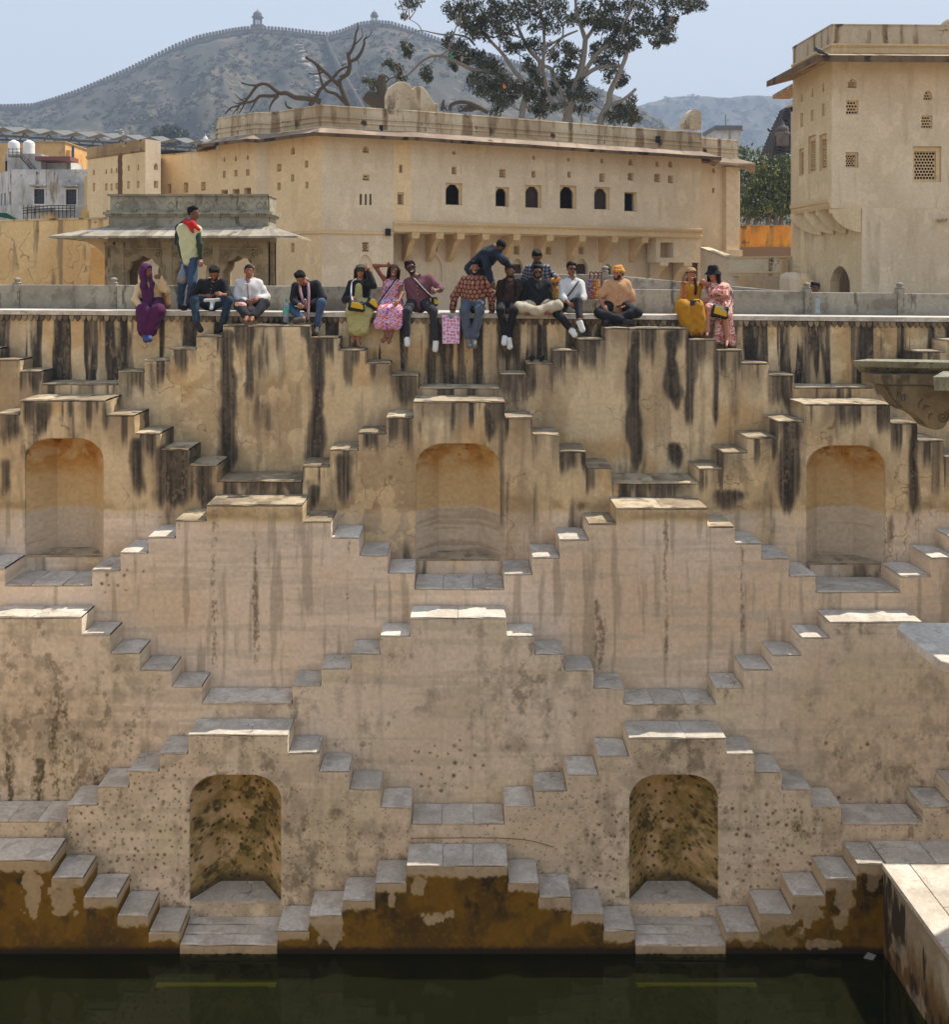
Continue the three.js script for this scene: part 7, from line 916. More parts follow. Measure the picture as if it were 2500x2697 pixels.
const rajTex = paint(256, 256, (u, v) => { const w = fbm(u * 6 + 9, v * 6, 3); let c = w < 0.4 ? [40, 130, 60] : w < 0.5 ? [236, 120, 20] : w < 0.6 ? [214, 40, 30] : [240, 180, 30]; const [d] = spots(u * 12, v * 12, 0.6); if (d < 0.14) c = [240, 230, 200]; return c; });
const JEANS = cloth(0x2c3d52), BLACK = cloth(0x111217), HAIRM = new THREE.MeshPhysicalMaterial({ color: 0x110d0b, roughness: 0.78, specularIntensity: 0.5 }), BEARDM = new THREE.MeshPhysicalMaterial({ color: 0x241812, roughness: 0.85 }), DARKGLASS = new THREE.MeshPhysicalMaterial({ color: 0x08080a, roughness: 0.12 }), WHITESHOE = cloth(0xd8d8d4, 0.7), DARKSHOE = cloth(0x15161a, 0.7);
const Z = { 1: [243.9, 384.4, 0.22], 2: [635.7, 443.5, 0.172], 3: [864.9, 443.5, 0.224], 4: [1256.6, 473.1, 0.2] };
const EYEP = V(0, EYE, 0);
function basis(x, y, z, pos, s = 1) { return new THREE.Matrix4().makeBasis(x.clone().multiplyScalar(s), y.clone().multiplyScalar(s), z.clone().multiplyScalar(s)).setPosition(pos); }
function person(o) {
  const [ox, oy, sc] = Z[o.z], px = (q, d) => at(ox + sc * q[0], oy + sc * q[1], d);
  const reach = (p, q, len, sign) => {                                             // the point on the line of sight of q that lies one bone length from p, in front of it or behind
    const dir = px(q, 1).sub(EYEP).normalize(), w = p.clone().sub(EYEP), b = w.dot(dir), c = w.lengthSq() - len * len, D = b * b - c; if (D <= 0) return EYEP.clone().addScaledVector(dir, b); return EYEP.clone().addScaledVector(dir, b + (sign < 0 ? 1 : -1) * Math.sqrt(D));
  };
  const k = o.k || 1; const hips = px(o.hips, o.d), neck = px(o.neck, o.d - (o.lean || 0)), S = o.sh.map((q) => { const s = px(q, o.d - (o.lean || 0) + 0.02 - (q[2] || 0)).lerp(neck, 0.13); s.y -= 0.03 * k; return s; });
  const side = S[1].clone().sub(S[0]).setY(0).normalize(), hd = o.hipdir || 0, hw = (o.hipw || 0.095) * k, hside = V(Math.cos(hd), 0, Math.sin(hd));
  const H = [hips.clone().addScaledVector(hside, -hw), hips.clone().addScaledVector(hside, hw)];
  const arms = o.arms.map((a, i) => { const e = reach(S[i], a.e, 0.275 * k, a.e[2] ?? 1), w = reach(e, a.w, 0.24 * k, a.w[2] ?? 1), h = a.h ? reach(w, a.h, 0.17 * k, a.h[2] ?? 1) : w.clone().add(w.clone().sub(e).setLength(0.17)); return { e, w, h, pose: a.pose || 'relax', palm: a.palm }; });
  const legs = (o.legs || []).map((l, i) => { const kn = reach(H[i], l.k, (o.thigh || 0.42) * k, l.k[2] ?? 1), an = reach(kn, l.a, (o.shin || 0.4) * k, l.a[2] ?? -1), t = l.t ? reach(an, l.t, 0.17 * k, l.t[2] ?? 1) : an.clone().add(V(0, -0.06, 0.15)); return { kn, an, t }; });
  const g = thing('person', o.label, 'person', null, [hips.x, hips.y, hips.z]), loc = (geo) => { geo.translate(-hips.x, -hips.y, -hips.z); return geo; }, add = (n, geo, m, lab) => { const q = mesh(n, loc(geo), m, g); if (lab) q.userData.label = lab; return q; };
  const b = o.bulk || 1, chest = neck.clone().lerp(hips, 0.34), mid = hips.clone().lerp(neck, 0.12);
  const torso = (f, lowEnd = 0) => { const base = hips.clone().lerp(neck, lowEnd), h0 = H[0].clone().lerp(S[0], lowEnd), h1 = H[1].clone().lerp(S[1], lowEnd); return [seg3(base, chest, 0.115 * b * k + f, 0.112 * b * k + f, 0.06), seg3(h0, S[0].clone().lerp(hips, 0.22).lerp(neck, 0.12), 0.082 * b * k + f, 0.088 * b * k + f, 0.06), seg3(h1, S[1].clone().lerp(hips, 0.22).lerp(neck, 0.12), 0.082 * b * k + f, 0.088 * b * k + f, 0.06), seg3(S[0], S[1], 0.05 * k + f, 0.05 * k + f, 0.05), seg3(S[0], neck.clone().add(V(0, 0.01, -0.015)), 0.042 * k + f, 0.044 * k + f * 0.6, 0.04), seg3(S[1], neck.clone().add(V(0, 0.01, -0.015)), 0.042 * k + f, 0.044 * k + f * 0.6, 0.04)]; };
  const uArm = (i, f, t = 1) => seg3(S[i], S[i].clone().lerp(arms[i].e, t), 0.050 * k * b + f, 0.042 * k * b + f, 0.03), fArm = (i, f, t = 1) => seg3(arms[i].e, arms[i].e.clone().lerp(arms[i].w, t), 0.040 * k + f, lerp(0.040, 0.028, t) * k + f, 0.02);
  const thigh = (i, f, t = 1) => seg3(H[i], H[i].clone().lerp(legs[i].kn, t), 0.086 * k * b + f, 0.062 * k + f, 0.03), shin = (i, f, t = 1) => seg3(legs[i].kn, legs[i].kn.clone().lerp(legs[i].an, t), 0.058 * k + f, lerp(0.058, 0.038, t) * k + f, 0.03);
  // body: one continuous skin with head and hands
  const head = px(o.head, o.d - (o.lean || 0) - (o.hz || 0)), up = head.clone().sub(neck).normalize();
  const R = new THREE.Euler(o.pitch || 0, o.yaw || 0, o.roll || 0, 'YXZ'), hm = new THREE.Matrix4().makeRotationFromEuler(R).setPosition(head), hs = (o.hs || 1) * k; hm.multiply(new THREE.Matrix4().makeScale(hs, hs, hs));
  const hp = [V(0, -0.10, -0.02).applyMatrix4(hm)], pr = [...torso(0), seg3(neck, hp[0], 0.056 * k, 0.052 * k, 0.03)];
  for (let i = 0; i < 2; i++) { pr.push(uArm(i, 0), fArm(i, 0)); if (legs[i]) pr.push(thigh(i, 0), shin(i, 0), seg3(legs[i].an, legs[i].t, 0.036 * k, 0.026 * k, 0.03)); }
  const parts = [colourise(netMesh(pr, 0.018), () => [1, 1, 1]), headGeo.clone().applyMatrix4(hm)];
  arms.forEach((a, i) => { const y = a.h.clone().sub(a.w).normalize(); let z = (a.palm ? V(...a.palm) : V(0, -0.4, -0.6).addScaledVector(side, i ? -0.7 : 0.7)).clone(); z.addScaledVector(y, -z.dot(y)).normalize(); const x = V().crossVectors(y, z); const geo = (i ? HANDS_L : HANDS)[a.pose].clone(); const f = i ? 1 : 1; const inward = V().crossVectors(y, z); geo.applyMatrix4(basis(inward, y, z, a.w, k)); parts.push(geo); });
  const skin = new THREE.MeshPhysicalMaterial({ color: new THREE.Color(o.skin || 0x7a4c33).multiplyScalar(1.35), roughness: 0.55, vertexColors: true });
  mesh('body', loc(merge(parts)), skin, g);
  const onHead = (n, geo, m, lab) => add(n, geo.clone().applyMatrix4(hm), m, lab);
  if (o.smile) onHead('teeth', smileGeo, mat(0xe6ded2, 0.4));
  if (o.hair) onHead('hair', HAIR[o.hair], HAIRM); if (o.beard) onHead('beard', BEARD, BEARDM); if (o.moustache) onHead('moustache', MOUSTACHE, HAIRM);
  if (o.glasses) {
    const dark = o.glasses === 'dark' || o.glasses === 'white', fr = [], ln = []; for (const s of [-1, 1]) { const t = new THREE.TorusGeometry(0.026, 0.0035, 6, 16); t.scale(1.05, dark ? 0.85 : 0.75, 1); t.translate(s * 0.034, 0.006, 0.094); fr.push(t, tube([V(s * 0.062, 0.012, 0.088), V(s * 0.080, 0.008, 0.0)], 0.003, 5)); const c = new THREE.SphereGeometry(0.026, 12, 8); c.scale(1.05, dark ? 0.85 : 0.75, 0.16); c.translate(s * 0.034, 0.006, 0.094); ln.push(c); }
    fr.push(tube([V(-0.01, 0.010, 0.1), V(0.01, 0.010, 0.1)], 0.0035, 5)); const f = onHead('glasses', merge(fr), o.glasses === 'white' ? mat(0xe8e8e8, 0.4) : o.glasses === 'clear' ? mat(0x8a8078, 0.3) : DARKGLASS); if (dark) ln.forEach((c) => { const q = mesh('lens', loc(c.applyMatrix4(hm)), DARKGLASS, f); });
  }
  // clothes
  const T = o.top; if (T) {
    const f = T.f || 0.02, p = [...torso(f, T.low ?? -0.04)]; for (let i = 0; i < 2; i++) { const s = T.sleeve; if (s === 'cap') p.push(uArm(i, f * 0.9, 0.35)); else if (s === 'short') p.push(uArm(i, f + 0.006, 0.8)); else if (s === 'elbow') p.push(uArm(i, f), fArm(i, f, 0.3)); else if (s === 'long') p.push(uArm(i, f), fArm(i, f, 0.94)); }
    const fwd = V().crossVectors(side, V(0, 1, 0)).normalize(), cut = []; cut.push(seg3(neck.clone().add(V(0, 0.03, 0)), hp[0], 0.064 * k, 0.07 * k)); if (T.v) cut.push(seg3(neck.clone().addScaledVector(fwd, 0.12), neck.clone().lerp(hips, T.v).addScaledVector(fwd, 0.15), 0.06, 0.012)); if (T.open) cut.push(seg3(neck.clone().addScaledVector(fwd, 0.16), hips.clone().addScaledVector(fwd, 0.18), 0.075, 0.10)); if (T.offShoulder) for (const s of S) cut.push(ball(s.clone().add(V(0, 0.07, 0)), 0.075));
    add(T.name || 'shirt', netMesh(p, 0.0155, { fold: 0.0095, cut }), T.m);
    if (T.collar) { const q = []; for (let i = 0; i <= 14; i++) { const a = i / 14 * 5.2 - 2.6 - Math.PI / 2 + Math.PI; const c = neck.clone().add(V(0, 0.035 - 0.02 * Math.cos(a - Math.PI / 2), 0)).addScaledVector(side, 0.068 * Math.sin(a + Math.PI / 2)).addScaledVector(fwd, 0.066 * Math.cos(a + Math.PI / 2) + 0.0); q.push(c); } add('collar', tube(q, 0.016, 6), T.collarM || T.m); }
    if (T.buttons) for (let i = 1; i <= 5; i++) { const c = neck.clone().lerp(hips, i / 6.2).addScaledVector(fwd, 0.115 * b * k + f + 0.004); const s = new THREE.SphereGeometry(0.006, 6, 5); s.translate(c.x, c.y, c.z); add('button', s, T.buttons); }
  }
  if (o.inner) { const f = o.inner.f || 0.012, p = torso(f, -0.02); if (o.inner.sleeve) for (let i = 0; i < 2; i++) p.push(uArm(i, f), fArm(i, f, 0.92)); add(o.inner.name, netMesh(p, 0.018, { fold: 0.004, cut: [seg3(neck.clone().add(V(0, 0.03, 0)), hp[0], 0.066, 0.07)] }), o.inner.m); }
  const B = o.bottom; if (B && legs.length) {
    const f = B.f || 0.016; let p = [seg3(H[0], H[1], 0.098 * k * b + f, 0.098 * k * b + f, 0.05), seg3(hips, mid, 0.112 * k * b + f, 0.108 * k * b + f, 0.05)];
    if (B.kind === 'shorts') for (let i = 0; i < 2; i++) p.push(thigh(i, f, 0.7)); else if (B.kind === 'trousers') for (let i = 0; i < 2; i++) p.push(thigh(i, f), shin(i, f + (B.wide || 0), B.len || 0.92));
    else { // skirt: cloth over the thighs that hangs from the knees and flares to its hem
      const K = legs.map((l) => l.kn), hem = (B.hem || [[0, 0], [0, 0]]).map((q) => px(q, o.d - (q[2] ?? 0.42))); p.push(seg3(H[0], K[0], 0.10 + f, 0.078 + f, 0.08), seg3(H[1], K[1], 0.10 + f, 0.078 + f, 0.08), seg3(hips, K[0].clone().lerp(K[1], 0.5), 0.11 + f, 0.075 + f, 0.09), seg3(K[0], K[1], 0.07 + f, 0.07 + f, 0.08)); const n = 5; for (let i = 0; i < n; i++) { const t = i / (n - 1), a = K[0].clone().lerp(K[1], t), c = hem[0].clone().lerp(hem[1], t); p.push(seg3(a, c, 0.07 + f, (B.flare || 0.055) + f, 0.05)); }
    }
    const kp = B.kind === 'skirt' && B.hemY ? (() => { const yy = px([0, B.hemY], o.d - 0.4).y; return (x, y, z) => yy + 0.012 * Math.sin(x * 40 + z * 30) - y; })() : null;
    add(B.name || (B.kind === 'skirt' ? 'skirt' : 'trousers'), netMesh(p, 0.017, { fold: B.fold || 0.0095, keep: kp }), B.m);
  }
  if (o.shoes) legs.forEach((l, i) => { const dir = l.t.clone().sub(l.an).normalize(), heel = l.an.clone().addScaledVector(dir, 0.005).add(V(0, -0.03, 0)), toe = l.t.clone().addScaledVector(dir, -0.025), p = o.sandals ? [seg3(heel.clone().add(V(0, -0.02, 0)), toe.clone().add(V(0, -0.025, 0)), 0.022, 0.02, 0.02), seg3(l.t.clone().lerp(l.an, 0.3).addScaledVector(side, -0.035), l.t.clone().lerp(l.an, 0.3).addScaledVector(side, 0.035), 0.02)] : [seg3(heel, toe, 0.042 * k, 0.045 * k, 0.03), seg3(l.an.clone().addScaledVector(dir, 0.03), heel, 0.044 * k, 0.042 * k, 0.03), seg3(l.an.clone().lerp(l.t, 0.4), toe, 0.044 * k, 0.043 * k, 0.03)]; const q = add('shoe', netMesh(p, 0.012), o.shoes); if (!o.sandals) { const dn = V(0, -1, 0).addScaledVector(dir, dir.y).normalize(); mesh('sole', loc(netMesh([seg3(heel.clone().addScaledVector(dn, 0.03).addScaledVector(dir, -0.01), toe.clone().addScaledVector(dn, 0.022).addScaledVector(dir, 0.005), 0.027 * k, 0.025 * k, 0.02)], 0.012)), o.soleM || mat(0xbcbab4, 0.8), q); } });
  return { g, loc, add, px, head, hm, neck, hips, S, H, arms, legs, side, onHead, fwd: V().crossVectors(side, V(0, 1, 0)).normalize() };
}
function strap(pts, w, m, name, p) { return p.add(name, tube(smooth(pts, 4), w, 5), m); }
// ---- the eighteen people of the photograph, left to right
const LD = LEDGE_D + 0.22;                                                          // depth at which they sit
{ // 1
  const m = cloth(0x4a1040), cream = cloth(0xcdb084), p = person({ z: 1, d: LD, label: 'seated woman in a purple headscarf and trousers with a cream sweater, hand to her chin', skin: 0x6a4029, head: [190, 655], yaw: 1.0, hs: 1.02, neck: [200, 745], hips: [225, 925], sh: [[112, 790], [300, 785]], arms: [{ e: [85, 900, 1], w: [140, 965, 1], h: [185, 975, 1], pose: 'relax' }, { e: [370, 820, 1], w: [312, 712, 1], h: [262, 682, 1], pose: 'grip' }], legs: [{ k: [160, 1000, 1], a: [172, 1205, 1], t: [185, 1268, 1] }, { k: [290, 1000, 1], a: [208, 1205, 1], t: [215, 1262, 1] }], hair: 'short', top: { m: cream, sleeve: 'long', name: 'sweater', low: -0.12 }, bottom: { kind: 'trousers', m, wide: 0.04, f: 0.03, len: 0.86 }, shoes: cloth(0x3a4a78, 0.7) });
  // headscarf and its long fall over the chest
  p.add('headscarf', netMesh([ball(V(0, 0.04, -0.02).applyMatrix4(p.hm), V(0.105, 0.112, 0.112)), seg3(V(0, 0.0, -0.09).applyMatrix4(p.hm), p.neck.clone().add(V(-0.05, -0.03, -0.07)), 0.085, 0.08, 0.05), seg3(V(-0.085, -0.02, 0.0).applyMatrix4(p.hm), p.px([165, 790], LD - 0.12), 0.05, 0.06, 0.05), seg3(p.px([165, 790], LD - 0.12), p.px([205, 960], LD - 0.2), 0.062, 0.07, 0.05), seg3(p.px([235, 760], LD - 0.12), p.px([225, 950], LD - 0.2), 0.035, 0.05, 0.05), seg3(V(0.075, -0.04, 0.0).applyMatrix4(p.hm), p.px([235, 760], LD - 0.12), 0.03, 0.035, 0.05)], 0.013, { fold: 0.007, cut: [ball(V(0, -0.01, 0.12).applyMatrix4(p.hm), V(0.075, 0.1, 0.085))] }), m);
  const sc = p.px([355, 880], LD + 0.08); p.add('shawl', netMesh([seg3(p.px([330, 820], LD + 0.1), p.px([365, 950], LD + 0.08), 0.05, 0.07, 0.03), seg3(p.px([375, 830], LD + 0.12), p.px([385, 945], LD + 0.08), 0.03, 0.035, 0.03)], 0.014, { fold: 0.005 }), cloth(0x7d5a3c));
}
{ // 2
  const p = person({ z: 1, d: 16.55, label: 'standing young man in pale knit vest over green sleeves, red scarf and jeans', skin: 0x5e3c26, bulk: 0.86, head: [605, 140], yaw: 1.35, neck: [578, 232], hips: [575, 545], sh: [[482, 262, -0.06], [645, 275, 0.08]], lean: 0, hipw: 0.075, hipdir: 0.5, arms: [{ e: [478, 405, -1], w: [505, 540, 1], h: [514, 590, 1], pose: 'grip' }, { e: [662, 415, 1], w: [666, 545, 1], h: [672, 600, 1], pose: 'relax' }], thigh: 0.44, shin: 0.43, legs: [{ k: [505, 755, 1], a: [488, 950, -1], t: [530, 985, 1] }, { k: [592, 755, 1], a: [565, 940, -1], t: [600, 975, 1] }], hair: 'full', inner: { name: 'shirt', m: cloth(0x2c3a2c), sleeve: true, f: 0.014 }, top: { m: printed(knitTex, 3.2), sleeve: 'none', name: 'sweater_vest', f: 0.026, low: -0.06 }, bottom: { kind: 'trousers', m: cloth(0x33475f), f: 0.018, len: 0.97 }, shoes: DARKSHOE });
  const red = cloth(0xb81c16); p.add('scarf', netMesh([seg3(p.neck.clone().add(V(-0.07, 0.03, 0.05)), p.neck.clone().add(V(0.06, 0.0, 0.09)), 0.045, 0.05, 0.04), seg3(p.neck.clone().add(V(0.05, 0, 0.09)), p.px([650, 280], 16.42), 0.05, 0.03, 0.03), seg3(p.neck.clone().add(V(0.0, -0.02, 0.11)), p.px([600, 305], 16.4), 0.045, 0.025, 0.03), seg3(p.neck.clone().add(V(-0.07, 0.03, 0.05)), p.neck.clone().add(V(-0.02, 0.03, -0.07)), 0.04, 0.04, 0.03)], 0.012, { fold: 0.006 }), red);
  p.add('shoulder_cloth', netMesh([seg3(p.px([545, 200], 16.68), p.px([470, 262], 16.76), 0.045, 0.05, 0.04), seg3(p.px([470, 262], 16.78), p.px([458, 400], 16.8), 0.05, 0.05, 0.04)], 0.014, { fold: 0.005 }), cloth(0x182344));
  // clear bag of snacks in his hand
  const b = thing('snack_bag', 'clear plastic bag of snacks held by the standing man', 'bag'), c = p.px([506, 700], 16.42), r = 0.085; b.position.copy(c);
  const prof = lathe([[0.001, -0.12], [0.06, -0.118], [0.085, -0.09], [0.088, -0.03], [0.07, 0.05], [0.035, 0.13], [0.012, 0.19], [0.02, 0.22], [0.001, 0.222]], 18); mesh('bag', prof, new THREE.MeshPhysicalMaterial({ color: 0xe8eef2, roughness: 0.2, transmission: 0.85, thickness: 0, side: THREE.DoubleSide }), b); const sn = []; for (let i = 0; i < 46; i++) { const a = rr(0, 6.28), q = Math.sqrt(rnd()) * 0.062, t = new THREE.TorusGeometry(0.016, 0.007, 5, 8, 4.4); t.rotateX(rr(0, 3)); t.rotateY(rr(0, 3)); t.translate(q * Math.cos(a), rr(-0.1, -0.01), q * Math.sin(a)); sn.push(t); } mesh('snacks', sn, mat(0x9a5f2e, 0.8), b, 'stuff');
}
{ // 3
  const p = person({ z: 1, d: LD, label: 'seated man in a black shirt and jeans looking down at the phone in his hands', skin: 0x7a4b33, head: [790, 672], pitch: 0.62, hz: 0.06, lean: 0.12, neck: [785, 745], hips: [760, 930], sh: [[668, 740], [885, 740]], arms: [{ e: [590, 870, 1], w: [712, 868, 1], h: [775, 862, 1], pose: 'hold' }, { e: [912, 865, 1], w: [858, 858, 1], h: [800, 845, 1], pose: 'hold' }], legs: [{ k: [612, 905, 1], a: [632, 1105, 1], t: [672, 1180, 1] }, { k: [915, 905, 1], a: [862, 1110, 1], t: [838, 1180, 1] }], hair: 'full', beard: true, top: { m: BLACK, sleeve: 'elbow', v: 0.16, collar: true, buttons: mat(0xb8b8b8) }, bottom: { kind: 'trousers', m: cloth(0x24384a), len: 0.93 }, shoes: DARKSHOE });
  tag(mesh('phone', (() => { const q = p.px([790, 850], LD - 0.52), g = box(-0.036, 0.036, -0.004, 0.004, -0.075, 0.075); g.rotateX(0.5); g.translate(q.x, q.y, q.z); return g; })(), DARKGLASS), 'dark phone in the hands of the man in the black shirt', 'phone');
  const t = p.px([770, 930], LD - 0.40); tag(mesh('cloth_bundle', netMesh([seg3(t.clone().add(V(-0.12, 0.04, 0)), t.clone().add(V(0.12, 0.05, 0)), 0.03, 0.03, 0.03), seg3(t, t.clone().add(V(-0.0, -0.09, 0.06)), 0.04, 0.035, 0.03)], 0.012, { fold: 0.005 }), cloth(0xc2c4c8)), 'crumpled white cloth on the lap of the man in the black shirt', 'cloth');
}
{ // 4
  const m = cloth(0xc6c2c0), p = person({ z: 1, d: LD, label: 'seated woman in a pale hooded jacket and black trousers with tied-back hair', skin: 0x7d4c36, head: [1095, 652], yaw: 0.25, neck: [1092, 738], hips: [1110, 925], sh: [[1008, 748], [1188, 748]], bulk: 1.12, arms: [{ e: [978, 885, 1], w: [1062, 915, 1], h: [1110, 930, 1] }, { e: [1250, 880, 1], w: [1185, 890, 1], h: [1130, 915, 1] }], legs: [{ k: [1005, 950, 1], a: [1075, 1055, 1], t: [1065, 1088, 1] }, { k: [1235, 940, 1], a: [1125, 1060, 1], t: [1115, 1090, 1] }], hair: 'tied', top: { m, sleeve: 'long', name: 'hooded_jacket', f: 0.026, low: -0.1, v: 0.1 }, bottom: { kind: 'trousers', m: cloth(0x17171c), wide: 0.015, len: 0.9 }, shoes: cloth(0x7a5c40, 0.8), sandals: true });
  p.add('hood', netMesh([seg3(p.neck.clone().add(V(-0.1, 0.02, -0.02)), p.neck.clone().add(V(0.1, 0.02, -0.02)), 0.04, 0.04, 0.03), seg3(p.neck.clone().add(V(-0.09, 0.02, 0)), p.neck.clone().add(V(-0.05, -0.05, 0.12)), 0.035, 0.02, 0.03), seg3(p.neck.clone().add(V(0.09, 0.02, 0)), p.neck.clone().add(V(0.05, -0.05, 0.12)), 0.035, 0.02, 0.03)], 0.012), m);
  const f = p.fwd; p.add('zip', tube([0.1, 0.4, 0.7, 0.95].map((t) => p.neck.clone().lerp(p.hips, t).addScaledVector(f, 0.16)), 0.005, 4), mat(0x3a3a40)); for (const s of [-1, 1]) p.add('drawstring', tube([p.neck.clone().add(V(s * 0.05, -0.06, 0.155)), p.neck.clone().add(V(s * 0.06, -0.24, 0.175))], 0.005, 4), mat(0xe4e0dc));
  tag(mesh('patterned_bag', netMesh([seg3(p.px([985, 940], LD - 0.52), p.px([1050, 955], LD - 0.54), 0.04, 0.05, 0.03)], 0.012, { fold: 0.008 }), printed(floralTex, 6)), 'small patterned pouch on the knee of the woman in the hooded jacket', 'bag');
}
{ // 5
  const p = person({ z: 1, d: LD, label: 'seated man in a black jacket and checked scarf bending over a green phone', skin: 0x8a5a3e, head: [1552, 712], pitch: 0.75, yaw: -0.35, hz: 0.14, lean: 0.14, neck: [1592, 772], hips: [1640, 940], sh: [[1505, 775], [1705, 760]], arms: [{ e: [1492, 905, 1], w: [1520, 950, 1], h: [1560, 965, 1], pose: 'hold' }, { e: [1745, 890, 1], w: [1640, 950, 1], h: [1590, 970, 1], pose: 'hold' }], legs: [{ k: [1455, 975, 1], a: [1575, 1070, 1], t: [1490, 1092, 1] }, { k: [1738, 930, 1], a: [1695, 1150, 1], t: [1685, 1205, 1] }], hair: 'full', inner: { name: 't_shirt', m: cloth(0x20242c) }, top: { m: cloth(0x0c0d12), sleeve: 'long', name: 'jacket', f: 0.032, open: true, low: -0.04 }, bottom: { kind: 'trousers', m: cloth(0x3d5068), len: 0.92 }, shoes: cloth(0x4a4038, 0.8) });
  const sm = printed(scarfTex, 6); for (const [s, x0, x1] of [[-1, 1555, 1590], [1, 1625, 1620]]) strap([p.neck.clone().add(V(s * 0.05, 0.05, -0.03)), p.neck.clone().add(V(s * 0.07, 0, 0.1)), p.px([x0 + s * 0, 850], LD - 0.34), p.px([x1, 950], LD - 0.40), p.px([x1, s > 0 ? 1080 : 900], LD - 0.47)], 0.026, sm, 'scarf', p);
  tag(mesh('phone', (() => { const q = p.px([1538, 962], LD - 0.52), g = box(-0.075, 0.075, -0.004, 0.004, -0.036, 0.036); g.rotateX(0.6); g.rotateZ(-0.15); g.translate(q.x, q.y + 0.01, q.z); return g; })(), mat(0x5ac2a0, 0.3)), 'green phone in the hands of the man in the black jacket', 'phone');
}
{ // 6
  const p = person({ z: 2, d: LD, label: 'seated woman in cap, sunglasses, black cardigan and yellow-green dress raising two fingers', skin: 0x8c5a42, head: [385, 492], pitch: -0.12, yaw: 0.05, neck: [372, 595], hips: [370, 850], k: 0.97, sh: [[275, 632], [468, 615]], arms: [{ e: [215, 810, 1], w: [272, 805, 1], h: [330, 790, 1], pose: 'grip' }, { e: [525, 645, 1], w: [472, 500, 1], h: [460, 400, 1], pose: 'peace', palm: [0, 0, 1] }], legs: [{ k: [285, 950, 1], a: [300, 1235, 1], t: [290, 1290, 1] }, { k: [460, 950, 1], a: [350, 1260, 1], t: [365, 1325, 1] }], hair: 'long', glasses: 'dark', inner: { name: 'dress_top', m: printed(dotTex, 3), f: 0.014 }, top: { m: BLACK, sleeve: 'long', name: 'cardigan', f: 0.03, open: true, low: -0.02 }, bottom: { kind: 'skirt', m: printed(dotTex.clone(), 3), name: 'dress', hem: [[300, 1150], [420, 1150]], flare: 0.085, fold: 0.011 }, shoes: cloth(0x6a5244, 0.8), sandals: true });
  const c = cloth(0x3a3e2c); p.onHead('cap', netMesh([ball(V(0, 0.062, -0.012), V(0.094, 0.075, 0.108)), seg3(V(-0.05, 0.062, 0.085), V(0.05, 0.062, 0.085), 0.02, 0.02, 0.02), seg3(V(-0.045, 0.056, 0.13), V(0.045, 0.056, 0.13), 0.014, 0.014, 0.03), seg3(V(0, 0.06, 0.08), V(0, 0.055, 0.135), 0.016, 0.012, 0.03)], 0.007, { keep: (x, y) => 0.042 - y }), c);
}
const yb = { yellow: cloth(0xd2a60c, 0.6), black: cloth(0x14151a, 0.6), strap: cloth(0x22232a, 0.7), white: cloth(0xd8d8d8) };
function sling(label, c, w, h, t, turn, tilt = 0) {                                 // black bag with a yellow flap panel
  const b = thing('sling_bag', label, 'bag', null, [c.x, c.y, c.z]); b.rotation.set(0, turn, tilt); const body = netMesh([seg3(V(-w, -h * 0.6, 0), V(w, -h * 0.6, 0), t, t, 0.03), seg3(V(-w * 0.95, h * 0.6, 0), V(w * 0.95, h * 0.6, 0), t * 0.8, t * 0.8, 0.03), seg3(V(-w, -h * 0.6, 0), V(-w, h * 0.6, 0), t * 0.85, t * 0.75, 0.03), seg3(V(w, -h * 0.6, 0), V(w, h * 0.6, 0), t * 0.85, t * 0.75, 0.03), seg3(V(0, -h * 0.5, 0), V(0, h * 0.5, 0), t, t * 0.8, 0.03)], 0.011); mesh('body', body, yb.black, b);
  const s = new THREE.Shape(); s.moveTo(-w * 0.98, -h * 0.35); s.lineTo(w * 1.05, -h * 0.55); s.lineTo(w * 0.95, h * 0.15); s.lineTo(-w * 0.1, h * 0.72); s.lineTo(-w * 0.95, h * 0.55); s.closePath(); const g = new THREE.ExtrudeGeometry(s, { depth: 0.01, bevelEnabled: true, bevelThickness: 0.004, bevelSize: 0.004, bevelSegments: 1 }); g.translate(0, 0, t * 0.98); mesh('flap', g, yb.yellow, b); mesh('zip', tube([V(-w, h * 0.66, t * 0.9), V(w, h * 0.56, t * 0.9)], 0.005, 4), mat(0x888888, 0.4), b); return b;
}
{ const q = (x, y, d) => at(635.7 + 0.172 * x, 443.5 + 0.172 * y, d); const b = sling('black and yellow sling bag on the lap of the woman in sunglasses', q(342, 880, LD - 0.60), 0.10, 0.085, 0.045, 0.2, -0.12); const o = b.position; mesh('strap', tube(smooth([q(295, 830, LD - 0.57), q(300, 740, LD - 0.32), q(310, 620, LD - 0.20), q(320, 580, 16.02)].map((v) => v.sub(o)), 4), 0.012, 5), yb.white, b);
  const b2 = sling('black and yellow sling bag between the woman in the cap and the pink dress', q(520, 850, LD - 0.40), 0.08, 0.08, 0.04, 0.6, -0.5); }
